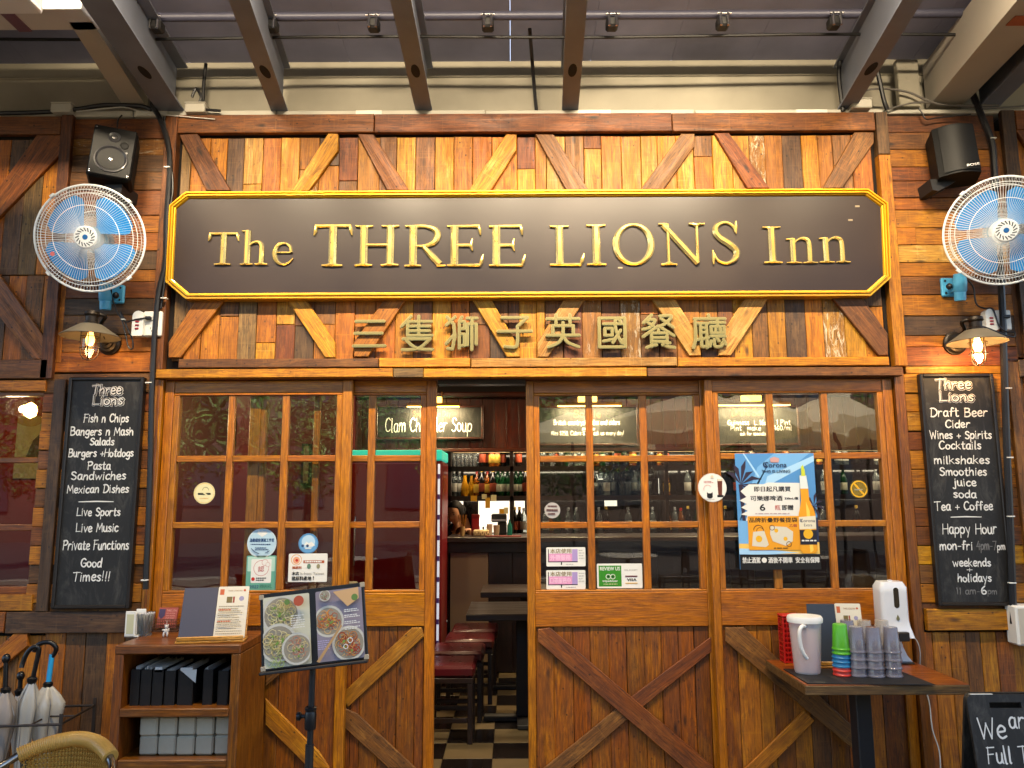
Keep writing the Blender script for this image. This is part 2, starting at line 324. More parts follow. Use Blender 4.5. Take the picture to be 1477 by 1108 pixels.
# ---- hand lettering: single-stroke alphabet, ribbons of chalk
SF = {
'A': (5, '0,0 2.5,8 5,0|1,3 4,3'), 'B': (4.6, '0,0 .2,8|0,8 3,7.8 3.8,6.4 2.8,4.6 .3,4.2|.3,4.2 3.4,4.2 4.6,2.2 3,.2 0,0'), 'C': (4.6, '4.5,6.8 3,8 1,7 0,4 .8,1 2.6,0 4.6,1.2'),
'D': (4.8, '.4,8 0,0|-.6,7.6 2.4,7.8 4.6,5.6 4.6,2.6 2.6,.2 -.2,0'), 'F': (4, '0,0 .3,8|-.2,7.8 4,8|.1,4.4 3.2,4.6'), 'G': (4.8, '4.5,6.8 3,8 1,7 0,4 .8,1 2.8,0 4.6,1.4 4.7,3.6|2.6,3.6 5.2,3.6'),
'H': (4.8, '0,0 .3,8|4.7,8 4.7,0|.1,4.1 4.7,4.3'), 'L': (4, '.2,8 0,.2|0,.2 4,.3'), 'M': (6, '0,0 .8,8|.8,8 3,2.5|3,2.5 5.2,8|5.2,8 6,0'), 'P': (4.4, '0,-.2 .3,8|-.3,7.6 3,8 4.4,6.2 3,4.2 .3,3.8'),
'R': (4.6, '0,0 .3,8|-.2,7.8 3,7.8 4.2,6 2.8,4.2 .2,4|1.6,4 4.6,0'), 'S': (4.2, '4,6.8 2.6,8 .8,7.4 .5,5.6 2.2,4.3 3.9,3 3.6,1 1.9,0 .1,1'), 'T': (5, '-.3,7.7 5.2,8|2.4,8 2.2,0'), 'W': (6.4, '0,8 1.4,0|1.4,0 3.2,6|3.2,6 4.8,0|4.8,0 6.4,8'),
'Y': (5, '0,8 2.5,4|5,8 1.6,-.3'), 'E': (4.2, '4,8 0,7.8|0,7.8 0,0|0,0 4.2,.2|0,4 3.2,4.2'), 'I': (1.4, '.5,8 .4,0'), 'V': (5, '0,8 2.4,0|2.4,0 5,8'), 'K': (4.6, '0,8 0,0|4.2,8 .2,3.8|1.2,4.6 4.6,0'), 'O': (5, '2.5,8 .6,6.8 0,4 .8,.8 2.5,0 4.4,1 5,4 4.2,7 2.5,8'), 'U': (4.8, '0,8 .2,2 2.2,0 4.4,1.6 4.6,8'), 'N': (4.8, '0,0 .2,8|.2,8 4.4,0|4.4,0 4.7,8'),
'a': (3.8, '3.4,4.6 1.6,5.2 .2,3.6 .3,1 1.5,0 2.8,.9 3.4,4.4|3.4,5 3.3,1.2 4,0'), 'b': (3.8, '.2,8 0,.2|0,3 1.6,5 3.4,4.2 3.6,1.6 2,0 .1,.5'), 'c': (3.3, '3.2,4.4 1.8,5.1 .2,3.6 .2,1.2 1.6,0 3.3,.9'), 'd': (3.9, '3.4,4 1.8,5 .2,3.6 .2,1.2 1.5,0 3.4,1.4|3.7,8.2 3.5,1.6 3.8,0'),
'e': (3.5, '.3,2.5 3.2,3 3,4.6 1.6,5.1 .2,3.4 .3,1.2 1.7,0 3.5,.8'), 'f': (3, '3,7.4 2,8.1 1.3,6.8 1,0|0,4.6 2.8,4.8'), 'g': (3.8, '3.4,4.4 1.7,5 .2,3.4 .5,1.4 1.8,.8 3.4,2|3.6,5 3.5,-1.2 2,-2.6 .3,-1.8'), 'h': (3.8, '.2,8 0,0|0,2.8 1.6,5 3.1,4.4 3.3,0'),
'i': (1.3, '.5,5 .5,0|.5,6.8 .6,7.1'), 'j': (2, '1.3,5 1.2,-1.6 .2,-2.5 -.8,-1.8|1.3,6.8 1.4,7.1'), 'k': (3.6, '.2,8 0,0|3,5 .1,2.3|.9,3 3.4,0'), 'l': (1.4, '.4,8.2 .3,.6 1,0'), 'm': (5.8, '.2,5 0,0|.1,3 1.4,5 2.6,4.3 2.7,0|2.7,3 4,5 5.2,4.3 5.4,0'),
'n': (3.8, '.2,5 0,0|.1,3 1.7,5 3.1,4.2 3.3,0'), 'o': (3.8, '1.8,5 .3,4 .1,1.6 1.7,0 3.4,1.2 3.6,3.4 1.8,5'), 'p': (3.8, '.2,5 -.1,-3|0,3.4 1.8,5 3.5,3.9 3.4,1.4 1.9,.1 .1,.9'), 'r': (3, '.2,5 0,0|.1,2.8 1.3,4.8 2.9,4.7'),
's': (3, '2.9,4.5 1.6,5.1 .3,4.2 1.6,2.8 2.8,1.5 1.8,.1 0,.7'), 't': (3, '1.4,7.4 1.2,1 2.2,0 3,.5|0,5 2.9,5.2'), 'u': (3.8, '.1,5 .2,1.2 1.5,0 3,1.2 3.3,5|3.3,5 3.4,.8 3.9,0'), 'v': (3.6, '0,5 1.7,0|1.7,0 3.5,5'), 'w': (5.4, '0,5 1.2,0|1.2,0 2.7,4|2.7,4 4,0|4,0 5.4,5'),
'x': (3.5, '0,5 3.3,0|3.3,5 0,0'), 'y': (3.7, '0,5 1.8,.6|3.6,5 1.2,-2.6'), '+': (3.4, '1.7,4.8 1.7,1|0,2.9 3.4,2.9'), '-': (2.8, '.2,3 2.6,3'), '!': (1.4, '.7,8 .5,2.6|.5,.7 .5,.2'), '1': (1.6, '.3,6.6 1.1,8 1,0'), '4': (4.2, '2.6,8 .1,3|.1,3 4.2,3|3.2,5.6 3,0'), '6': (3.8, '3,8 .8,5.4 .1,2.4 1.3,.1 3.2,.6 3.5,2.6 2.1,3.8 .4,2.6'), '7': (3.8, '0,7.8 3.8,7.9|3.8,7.9 1.4,0'),
'0': (3.8, '1.8,8 .4,6.6 0,4 .6,1 1.8,0 3.2,1 3.7,4 3,7 1.8,8'), '2': (3.8, '.2,6.6 1.6,8 3.2,7 3.2,5.4 .1,.2|.1,.2 3.8,.2'), '5': (3.8, '3.6,8 .6,8|.6,8 .4,4.8|.4,4.8 2.6,5 3.6,3 2.6,.4 .1,.5'), '$': (3.8, '3.6,6.4 1.8,7.2 .4,5.8 1.8,4 3.4,2.4 1.8,.8 0,1.6|1.8,8.2 1.7,-.2'), ',': (1.3, '.6,.6 .2,-1'), '.': (1.2, '.4,.3 .5,.1'), '/': (3, '0,-.5 3,8'), "'": (1, '.5,8.4 .4,7'), ' ': (2.6, '')}
def catmull(p, k=4):
    if len(p) < 3: return p
    q = [p[0]]+p+[p[-1]]; out = []
    for i in range(1, len(q)-2):
        for j in range(k):
            t_ = j/k; a, b_, c, d_ = q[i-1], q[i], q[i+1], q[i+2]
            out.append(tuple(.5*((2*b_[n])+(-a[n]+c[n])*t_+(2*a[n]-5*b_[n]+4*c[n]-d_[n])*t_*t_+(-a[n]+3*b_[n]-3*c[n]+d_[n])*t_**3) for n in range(len(b_))))
    out.append(p[-1]); return out
def ribbon(mb, pts, wd, Y, mi=0, th=.0012, M=None):
    pts = [Vector((p[0], p[1])) for p in pts]
    if len(pts) < 2: return
    n = len(pts); L_ = []; R_ = []
    a = (pts[0]-pts[1]).normalized()*wd*.4; pts[0] = pts[0]+a
    b_ = (pts[-1]-pts[-2]).normalized()*wd*.4; pts[-1] = pts[-1]+b_
    for i, p in enumerate(pts):
        t_ = pts[min(i+1, n-1)]-pts[max(0, i-1)]
        if t_.length < 1e-9: t_ = Vector((1, 0))
        t_.normalize(); nn = Vector((-t_.y, t_.x)); k = wd*(.5 if 0 < i < n-1 else .3)*random.uniform(.82, 1.12)
        L_.append(p+nn*k); R_.append(p-nn*k)
    v = [(p.x, Y, p.y) for p in L_]+[(p.x, Y, p.y) for p in R_]
    if M is not None: v = [M @ Vector(p) for p in v]
    mb.add(v, [(i, n+i, n+i+1, i+1) for i in range(n-1)], mi)
def chalk(mb, txt, x0, x1, z0, hcap, Y, wd=.006, mi=0, slope=0.0, M=None, jit=.25):
    """hand-written line between x0 and x1 on the board"""
    adv = 0; items = []
    for ch_ in txt:
        w_, st = SF.get(ch_, SF[' ']); items.append((adv, st)); adv += w_+1.25
    adv -= 1.25; sx = (x1-x0)/adv; sz = hcap/8
    for a, st in items:
        if not st: continue
        dy = random.uniform(-jit, jit); sc = random.uniform(.95, 1.06); lean = random.uniform(-.03, .08)
        for sk in st.split('|'):
            p = [tuple(float(c) for c in q.split(',')) for q in sk.split()]
            p = catmull(p)
            p = [(x0+(a+x+z*lean)*sx, z0+(z*sc+dy)*sz+slope*(a*sx)) for x, z in p]
            ribbon(mb, p, wd, Y-random.uniform(0, .0008), mi, M=M)
    return mb
# ------------------------------------------------------------------ timber palette
WD = {
 'redbrown': wood('timber_redbrown', '#8a4f2c', '#4c2b18', '#a66a3c'),
 'orange': wood('timber_orange', '#b57030', '#78451d', '#d09048'),
 'honey': wood('timber_honey', '#bf7c30', '#834c1a', '#d49a50'),
 'gold': wood('timber_gold', '#c98f3c', '#8c5a22', '#dcb068'),
 'pale': wood('timber_pale', '#c49555', '#8a602e', '#d8b67c'),
 'brown': wood('timber_brown', '#82542f', '#4b3019', '#a27242'),
 'dark': wood('timber_dark', '#60442c', '#352316', '#7c5e40', spread=.3),
 'grey': wood('timber_grey', '#80613c', '#48351f', '#9a7f56'),
 'paint': wood('timber_flaked_paint', '#a5713a', '#63401f', '#c09055', paint=.45),
 'whitepaint': wood('timber_white_paint', '#96662f', '#5d3c1f', '#bd9058', paint=.75),
 'post': wood('timber_post', '#7c4a2a', '#412517', '#92603c', spread=.2),
}
TEAK = wood('varnished_teak', '#bd7429', '#8a4f18', '#d08a3a', rough=.42, knots=.0, saw=.15, spread=.10, coat=.25, nails=0, stain=.35)
TEAKD = wood('varnished_teak_dark', '#8e5023', '#5e3212', '#a4682e', rough=.45, knots=0, saw=0, spread=.15, coat=.2, nails=0, stain=.15)
DOORPLK = wood('stained_door_board', '#985829', '#5a2f13', '#b4763a', rough=.5, knots=1, saw=.1, spread=.28, coat=.15, stain=.55)
CAB = wood('stained_cabinet_wood', '#87522a', '#4e2b14', '#a06a3a', rough=.42, knots=0, saw=0, spread=.1, coat=.35, nails=0, stain=.3)
PINE = wood('pale_beech', '#cf9a55', '#a8743a', '#e0b878', rough=.45, knots=0, saw=0, spread=.05, coat=.2, nails=0, stain=.1)
DKW = wood('dark_bar_wood', '#26160f', '#140a07', '#38231a', rough=.4, knots=0, saw=0, spread=.2, coat=.2, nails=0)
PANELW = wood('mahogany_panelling', '#4a1f14', '#29100a', '#5f2c1c', rough=.4, knots=0, saw=0, spread=.18, coat=.2, nails=0)
JOINT = mat('dark_joint', '#140c08', .95)
# ------------------------------------------------------------------ ground and interior floor
g = MB().box(-40, 40, -60, -.02, -.1, 0); struct(g.build('ground', mat('paving', '#73664f', .85, bump=.6, bscale=30, var=.18)))
struct(MB().box(-40, 40, -40, -10.2, .0, .02).build('added_dark_street', mat('asphalt', '#2c2b2b', .9, bump=.5, bscale=60, var=.2))); struct(MB().box(-40, 40, -10.2, -10.0, 0, .12, .02).build('kerb', mat('kerb_stone', '#6a675f', .8, var=.15)))  # unseen dark road, added to lower the ground haze mirrored in the panes
fl = struct(MB().box(-3.9, 5.2, -.0, 6.2, -.1, -.02).build('interior_floor', mat('tile_grout', '#2a2522', .8)))
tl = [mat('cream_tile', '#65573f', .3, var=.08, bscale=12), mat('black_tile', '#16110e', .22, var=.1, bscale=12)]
tme = []
for k in range(2):
    m_ = MB().box(-.1485, .1485, -.1485, .1485, 0, .012, .002); o = m_.build('floor_tile', tl[k]); tme.append(o.data); bpy.data.objects.remove(o)
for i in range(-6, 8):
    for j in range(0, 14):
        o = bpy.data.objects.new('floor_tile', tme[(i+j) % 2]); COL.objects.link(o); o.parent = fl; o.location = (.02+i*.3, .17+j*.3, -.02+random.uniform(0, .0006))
ZTOP = at(738, 168)[1]
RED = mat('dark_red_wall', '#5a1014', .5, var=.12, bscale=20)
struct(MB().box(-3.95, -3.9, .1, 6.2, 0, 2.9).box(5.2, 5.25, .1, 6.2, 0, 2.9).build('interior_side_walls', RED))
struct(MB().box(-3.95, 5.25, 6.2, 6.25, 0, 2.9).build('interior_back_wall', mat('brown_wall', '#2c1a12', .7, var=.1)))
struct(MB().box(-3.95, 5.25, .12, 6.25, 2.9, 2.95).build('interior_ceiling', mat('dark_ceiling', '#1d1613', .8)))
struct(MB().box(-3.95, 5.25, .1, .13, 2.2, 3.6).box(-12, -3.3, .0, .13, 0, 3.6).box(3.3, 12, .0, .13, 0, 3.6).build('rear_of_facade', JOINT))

# ------------------------------------------------------------------ facade: frieze section
def vrow(bounds, cols, ytop, ybot, parent, yf=-.02, Y=0.0, th=.018, split=None, base=None, gap=.0022):
    """a row of upright boards; bounds are photograph x positions along the row"""
    ym = (ytop+ybot)/2
    xs = [at(b, ym, Y)[0] for b in bounds]
    zt, zb = at(738, ytop, Y)[1], at(738, ybot, Y)[1]
    for i, c in enumerate(cols):
        if c is None: continue
        y_ = yf-random.uniform(-.003, .004)
        parts = [(zb, zt, c)]
        if isinstance(c, tuple):
            zs = at(738, c[2], Y)[1]; parts = [(zb, zs-.001, c[1]), (zs+.001, zt, c[0])]
        for z0, z1, cc in parts:
            plank(rect(xs[i]+gap*.5, xs[i+1]-gap*.5, z0, z1), y_-random.uniform(0, .003), th, WD[cc] if cc in WD else MATS[cc], parent, PH, 'plank')
def hrow(x0, x1, ys, cols, parent, yf=-.02, Y=0.0, th=.018, breaks=None):
    xm = (x0+x1)/2
    for i, c in enumerate(cols):
        xa, xb, zb, zt = quadpx(x0, x1, ys[i], ys[i+1], Y)
        cuts = [xa]+([at(breaks[i], (ys[i]+ys[i+1])/2, Y)[0]] if breaks and breaks.get(i) else [])+[xb]
        for k in range(len(cuts)-1):
            plank(rect(cuts[k]+.001, cuts[k+1]-.001, zb+.0012, zt-.0012), yf-random.uniform(-.003, .004), th, WD[c[k] if isinstance(c, tuple) else c], parent, 0, 'plank')
def bar(x0, x1, y0, y1, mt, parent, yf=-.045, Y=0.0, th=.03, name='rail', vert=False, ch=.003):
    xa, xb, zb, zt = quadpx(x0, x1, y0, y1, Y)
    return plank(rect(xa, xb, zb, zt), yf, th, mt if not isinstance(mt, str) else WD[mt], parent, PH if vert else 0, name, ch)
def brace(pts, mt, parent, yf=-.043, Y=0.0, th=.024, name='brace'):
    pl = ppoly(pts, Y); a = None; best = 0
    for i in range(len(pl)):
        p, q = Vector(pl[i]), Vector(pl[(i+1) % len(pl)])
        if (q-p).length > best: best = (q-p).length; a = math.atan2(q.y-p.y, q.x-p.x)
    return plank(pl, yf-random.uniform(0, .002), th, mt if not isinstance(mt, str) else WD[mt], parent, a, name, .003)

FR = thing('timber_wall', 'reclaimed timber frieze of golden and brown upright boards with diagonal braces behind the long name board', 'wall', (0, 0, 2.2))
xa, xb = at(245, 350)[0], at(1280, 350)[0]
MB().box(xa, xb, .0, .1, 2.2, 3.62).build('backing', JOINT, FR)
up = [263, 277, 304, 328, 353, 380, 406, 433, 461, 490, 517, 548, 573, 600, 628, 655, 682, 710, 746, 772, 788, 815, 842, 867, 896, 924, 948, 975, 1000, 1027, 1055, 1080, 1103, 1128, 1156, 1180, 1201, 1228, 1256]
uc = ['grey', 'orange', 'orange', 'dark', ('pale', 'gold', 266), 'orange', 'gold', ('orange', 'paint', 246), ('dark', 'honey', 240), ('redbrown', 'brown', 262), 'honey', 'brown', 'gold', 'brown', 'gold', 'orange', 'orange', 'honey', ('redbrown', 'gold', 246), 'honey', 'pale', 'brown', ('redbrown', 'gold', 218), 'orange', 'gold', 'gold', 'honey', 'gold', ('brown', 'orange', 230), 'gold', 'gold', 'whitepaint', 'orange', 'dark', 'gold', 'honey', 'brown', 'orange']
vrow(up, uc, 200, 300, FR)
lo = [252, 270, 293, 319, 346, 372, 400, 427, 455, 485, 513, 543, 571, 597, 624, 651, 678, 707, 733, 749, 774, 786, 812, 839, 867, 894, 923, 949, 974, 1008, 1034, 1056, 1083, 1106, 1131, 1160, 1186, 1216, 1244, 1272]
lc = ['grey', ('brown', 'orange', 462), 'orange', ('brown', 'honey', 456), 'grey', ('orange', 'gold', 494), ('gold', 'redbrown', 468), ('brown', 'dark', 470), ('brown', 'honey', 468), 'orange', ('orange', 'brown', 500), 'orange', 'honey', 'brown', 'gold', 'orange', ('brown', 'redbrown', 470), ('brown', 'dark', 470), 'brown', 'gold', 'gold', 'brown', 'redbrown', 'paint', ('brown', 'dark', 500), 'whitepaint', ('orange', 'brown', 456), 'brown', ('orange', 'honey', 470), ('orange', 'dark', 500), 'brown', 'gold', 'brown', 'gold', 'dark', 'honey', 'whitepaint', 'gold', ('dark', 'honey', 446)]
vrow(lo, lc, 415, 519, FR)
for x0, x1, c in ((262, 541.5, 'redbrown'), (542.5, 966, 'post'), (967, 1256, 'redbrown')): bar(x0, x1, 172+(x0+x1)/2*-.004+1, 199-(x0+x1)/2*.004, c, FR, -.05, th=.032)
for pts, c in (([(263, 199), (290, 199), (337, 279), (303, 279)], 'post'), ([(476, 198), (490, 198), (490, 222), (448, 280), (422, 280)], 'gold'),
    ([(518, 199), (541, 199), (592, 279), (560, 279)], 'redbrown'), ([(730, 199), (745, 199), (745, 222), (708, 280), (676, 280)], 'gold'),
    ([(772, 199), (798, 199), (848, 279), (816, 279)], 'brown'), ([(980, 198), (999, 198), (999, 216), (955, 278), (922, 278)], 'brown'),
    ([(1028, 197), (1048, 197), (1107, 276), (1075, 276)], 'redbrown'), ([(1228, 196), (1255, 196), (1255, 211), (1210, 276), (1182, 276)], 'brown'),
    ([(298, 420), (340, 420), (265, 518), (248, 518), (248, 496)], 'honey'), ([(407, 420), (434, 420), (486, 496), (486, 518), (472, 518)], 'gold'),
    ([(567, 420), (597, 420), (533, 517), (513, 517), (513, 496)], 'honey'), ([(673, 420), (700, 420), (750, 505), (750, 517), (731, 517)], 'gold'),
    ([(822, 420), (852, 420), (790, 517), (775, 517), (775, 497)], 'pale'), ([(929, 420), (962, 420), (1008, 492), (1008, 515), (992, 515)], 'pale'),
    ([(1080, 420), (1113, 420), (1051, 515), (1034, 515), (1034, 490)], 'pale'), ([(1187, 422), (1231, 422), (1275, 484), (1275, 515), (1262, 515)], 'brown')):
    brace(pts, c, FR)
for x0, x1, c in ((263, 548, 'brown'), (549, 679, 'gold'), (680, 974, 'pale'), (975, 1276, 'honey')): bar(x0, x1, 519.5-(x0+x1)/2*.003+1.5, 532-(x0+x1)/2*.003+1.5, c, FR, -.05, th=.032)
for x0, x1, c in ((232, 569, 'honey'), (570, 612, 'grey'), (613, 930, 'gold'), (931, 1293, 'brown')): bar(x0, x1, 534.5-(x0+x1)/2*.003+1.5, 547-(x0+x1)/2*.003+1.5, c, FR, -.062, th=.05)
xl, xr = at(245, 175)[0], at(262.5, 175)[0]
zt_, zm = at(738, 171)[1], at(738, 533)[1]
plank(rect(xl, xr, zm, zt_), -.056, .05, WD['post'], FR, PH, 'post')
xl, xr = at(1256.5, 172)[0], at(1273, 172)[0]
plank(rect(xl, xr, zm, 3.38), -.056, .05, WD['honey'], FR, PH, 'post')
plank(rect(xl, xr, 3.384, zt_), -.056, .05, WD['dark'], FR, PH, 'post')
# ------------------------------------------------------------------ flanking piers
def pier(name, label, x0, x1, ys, cols, lowx, lowcols, slat_ys, brk):
    xm = (x0+x1)/2; X0, X1 = (at(x0, 350)[0], at(244.4, 175)[0]) if name == 'l' else (at(1273.6, 172)[0], at(x1, 350)[0]); XL0, XL1 = (X0, at(223.8, 600)[0]) if name == 'l' else (at(1304.6, 600)[0], X1)
    P = thing('timber_wall', label, 'wall', ((X0+X1)/2, 0, 0))
    MB().box(X0, X1, .0, .1, 2.22, 3.62).box(XL0, XL1, .0, .1, 0, 2.22).build('backing', JOINT, P)
    for i, c in enumerate(cols):
        zt, zb = at(xm, ys[i])[1], at(xm, ys[i+1])[1]
        cuts = [X0, X1]
        if brk.get(i): cuts.insert(1, at(brk[i], (ys[i]+ys[i+1])/2)[0])
        for k in range(len(cuts)-1):
            cc = c[k] if isinstance(c, tuple) else c
            plank(rect(cuts[k]+.001, cuts[k+1]-.001, zb+.0012, zt-.0012), -.02-random.uniform(-.003, .004), .018, WD[cc], P, 0, 'plank')
    for i, c in enumerate(slat_ys[1]):
        zt, zb = at(xm, slat_ys[0]+i*27.4)[1], at(xm, slat_ys[0]+(i+1)*27.4)[1]
        plank(rect(XL0+.001, XL1-.001, zb+.0015, zt-.0015), -.02-random.uniform(-.004, .006), .018, WD[c], P, 0, 'plank')
    xs = [at(b, 1000)[0] for b in lowx]; zt, zb = at(xm, 911)[1], .02
    for i, c in enumerate(lowcols):
        plank(rect(xs[i]+.0012, xs[i+1]-.0012, zb, zt), -.02-random.uniform(-.002, .004), .018, WD[c], P, PH, 'plank')
    return P, X0, X1
PL, LX0, LX1 = pier('l', 'left pier of horizontal reclaimed boards carrying the speaker, blue fan and food blackboard', 84, 226,
    [174, 203, 226, 251, 277, 313, 338, 364, 391, 408, 432, 456, 484, 509, 538], ['redbrown', 'paint', 'dark', 'brown', 'redbrown', 'orange', 'orange', 'dark', 'orange', 'redbrown', 'dark', 'brown', 'orange', 'orange'],
    [62, 92, 121, 152, 178, 200], ['orange', 'brown', 'dark', 'orange', 'brown'], (540, ['brown', 'redbrown', 'honey', 'orange', 'brown', 'honey', 'brown', 'orange', 'redbrown', 'honey', 'brown', 'orange', 'brown']), {1: 160, 5: 205, 12: 150})
PR, RX0, RX1 = pier('r', 'right pier of horizontal reclaimed boards carrying the plain black speaker, fan and drinks blackboard', 1306, 1448,
    [169, 193, 218, 243, 263, 287, 304, 330, 355, 380, 400, 427, 457, 485, 501, 529, 540], ['post', 'brown', 'honey', 'redbrown', 'redbrown', 'orange', 'honey', ('orange', 'honey'), 'pale', 'orange', 'brown', 'orange', 'dark', 'orange', 'redbrown', 'gold'],
    [1322, 1348, 1373, 1396, 1418, 1441, 1465], ['orange', 'honey', 'orange', 'brown', 'honey', 'redbrown'], (540, ['honey', 'orange', 'gold', 'redbrown', 'honey', 'orange', 'brown', 'redbrown', 'redbrown', 'gold', 'brown', 'honey', 'brown']), {7: 1318})
# rails and posts of the piers
a = at(96, 178)[0]; b_ = at(112, 178)[0]; zt_ = at(100, 172)[1]
plank(rect(a, b_, at(90, 548)[1], zt_), -.05, .03, WD['post'], PL, PH, 'post')
a = at(84, 700)[0]; b_ = at(100, 700)[0]
plank(rect(at(85, 560)[0], at(101, 560)[0], at(90, 880)[1], at(90, 549)[1]), -.046, .03, WD['dark'], PL, PH, 'post')
bar(17, 226, 881, 911, 'dark', PL, -.05)
bar(1330, 1466, 877, 907, 'honey', PR, -.05)
plank(rect(at(1437, 178)[0], at(1456, 178)[0], at(1450, 520)[1], at(1440, 165)[1]), -.05, .03, WD['dark'], PR, PH, 'post')
plank(rect(at(1462, 700)[0], at(1478, 700)[0], at(1450, 1000)[1], at(1450, 524)[1]), -.046, .03, WD['brown'], PR, PH, 'post')
# ------------------------------------------------------------------ far bays either side
BL = thing('timber_wall', 'left bay of upright boards with a red-lit window under large diagonal braces', 'wall', (-2.9, 0, 0))
xs = at(95, 350)[0]
MB().box(-3.9, xs, .0, .1, 2.15, 3.62).box(-3.9, xs, .0, .1, 0, 1.02).build('backing', JOINT, BL)
bb = [-70, -42, -12, 12, 38, 63, 96]
for seg, cols, y0, y1 in ((0, ['honey', 'brown', 'orange', 'dark', 'grey', 'orange'], 201, 395), (1, ['honey', 'brown', 'dark', 'orange', 'brown', 'orange'], 396, 521)):
    vrow(bb, cols, y0, y1, BL)
bar(-75, 95, 174, 200, 'post', BL, -.05); bar(-75, 76, 521, 548, 'brown', BL, -.05); bar(-75, 72, 550, 566, 'honey', BL, -.04)
brace([(60, 200), (95, 200), (95, 226), (-20, 345), (-45, 345)], 'redbrown', BL); brace([(-30, 350), (-4, 385), (76, 496), (76, 520), (55, 520), (-30, 415)], 'brown', BL)
vrow([-70, -40, -12, 8, 40, 62], ['honey', 'orange', 'brown', 'honey', 'orange'], 913, 1500, BL)
bar(-75, 15, 882, 911, 'redbrown', BL, -.05)
brace([(-20, 985), (-20, 955), (28, 912), (47, 912), (47, 930)], 'orange', BL, -.045)
bar(-75, 52, 857, 880, 'honey', BL, -.035)
BR = thing('timber_wall', 'right edge bay of upright brown boards beyond the black cable', 'wall', (3, 0, 0))
MB().box(at(1462, 350)[0], 3.9, .0, .1, 0, 3.62).build('backing', JOINT, BR)
vrow([1448, 1470, 1500, 1530, 1560], ['brown', 'orange', 'brown', 'redbrown'], 195, 520, BR); vrow([1465, 1492, 1520, 1550], ['honey', 'brown', 'orange'], 545, 1500, BR)
bar(1457, 1600, 165, 192, 'redbrown', BR, -.05); bar(1462, 1600, 521, 545, 'dark', BR, -.05)
brace([(1458, 193), (1480, 193), (1560, 300), (1530, 300)], 'redbrown', BR)
# window of the left bay
def frame_box(mb, x0, x1, y0, y1, Y, dep): pass
GL = glassmat('window_glass', base=.025, top=.9, wav=.1, wsc=3)
GLW = glassmat('old_wavy_glass', base=.05, top=.95, wav=.2, wsc=5)
WL = thing('window', 'small paned window of the left bay showing red wall and glowing globe lamp', 'window', (-2.75, 0, 1.5))
for x0, x1, y0, y1, vv in ((66, 78, 566, 857, 1), (-75, 66, 566, 572, 0), (-75, 66, 847, 857, 0)): bar(x0, x1, y0, y1, TEAKD, WL, -.015, th=.05, name='frame', vert=bool(vv))
bar(-75, 65.5, 660, 668, TEAKD, WL, -.01, th=.03, name='glazing_bar'); bar(-75, 65.5, 757, 766, TEAKD, WL, -.01, th=.03, name='glazing_bar')
for y0, y1 in ((572, 660), (668, 757), (766, 847)):
    xa, xb, zb, zt = quadpx(-75, 66, y0, y1); MB().box(xa, xb, .01, .014, zb, zt).build('pane', GL, WL)

SB = thing('timber_wall', 'plain brown timber wall continuing outside both ends of the pub front', 'wall', (0, 0, 0))
for k in range(34):
    x = (-3.93-k*.142) if k < 17 else (3.93+(k-17)*.142); s_ = -1 if k < 17 else 1
    plank(rect(min(x, x+s_*.139), max(x, x+s_*.139), .02, 3.6), -.018-random.uniform(0, .004), .017, WD[random.choice(['brown', 'redbrown', 'orange', 'brown'])], SB, PH, 'plank')
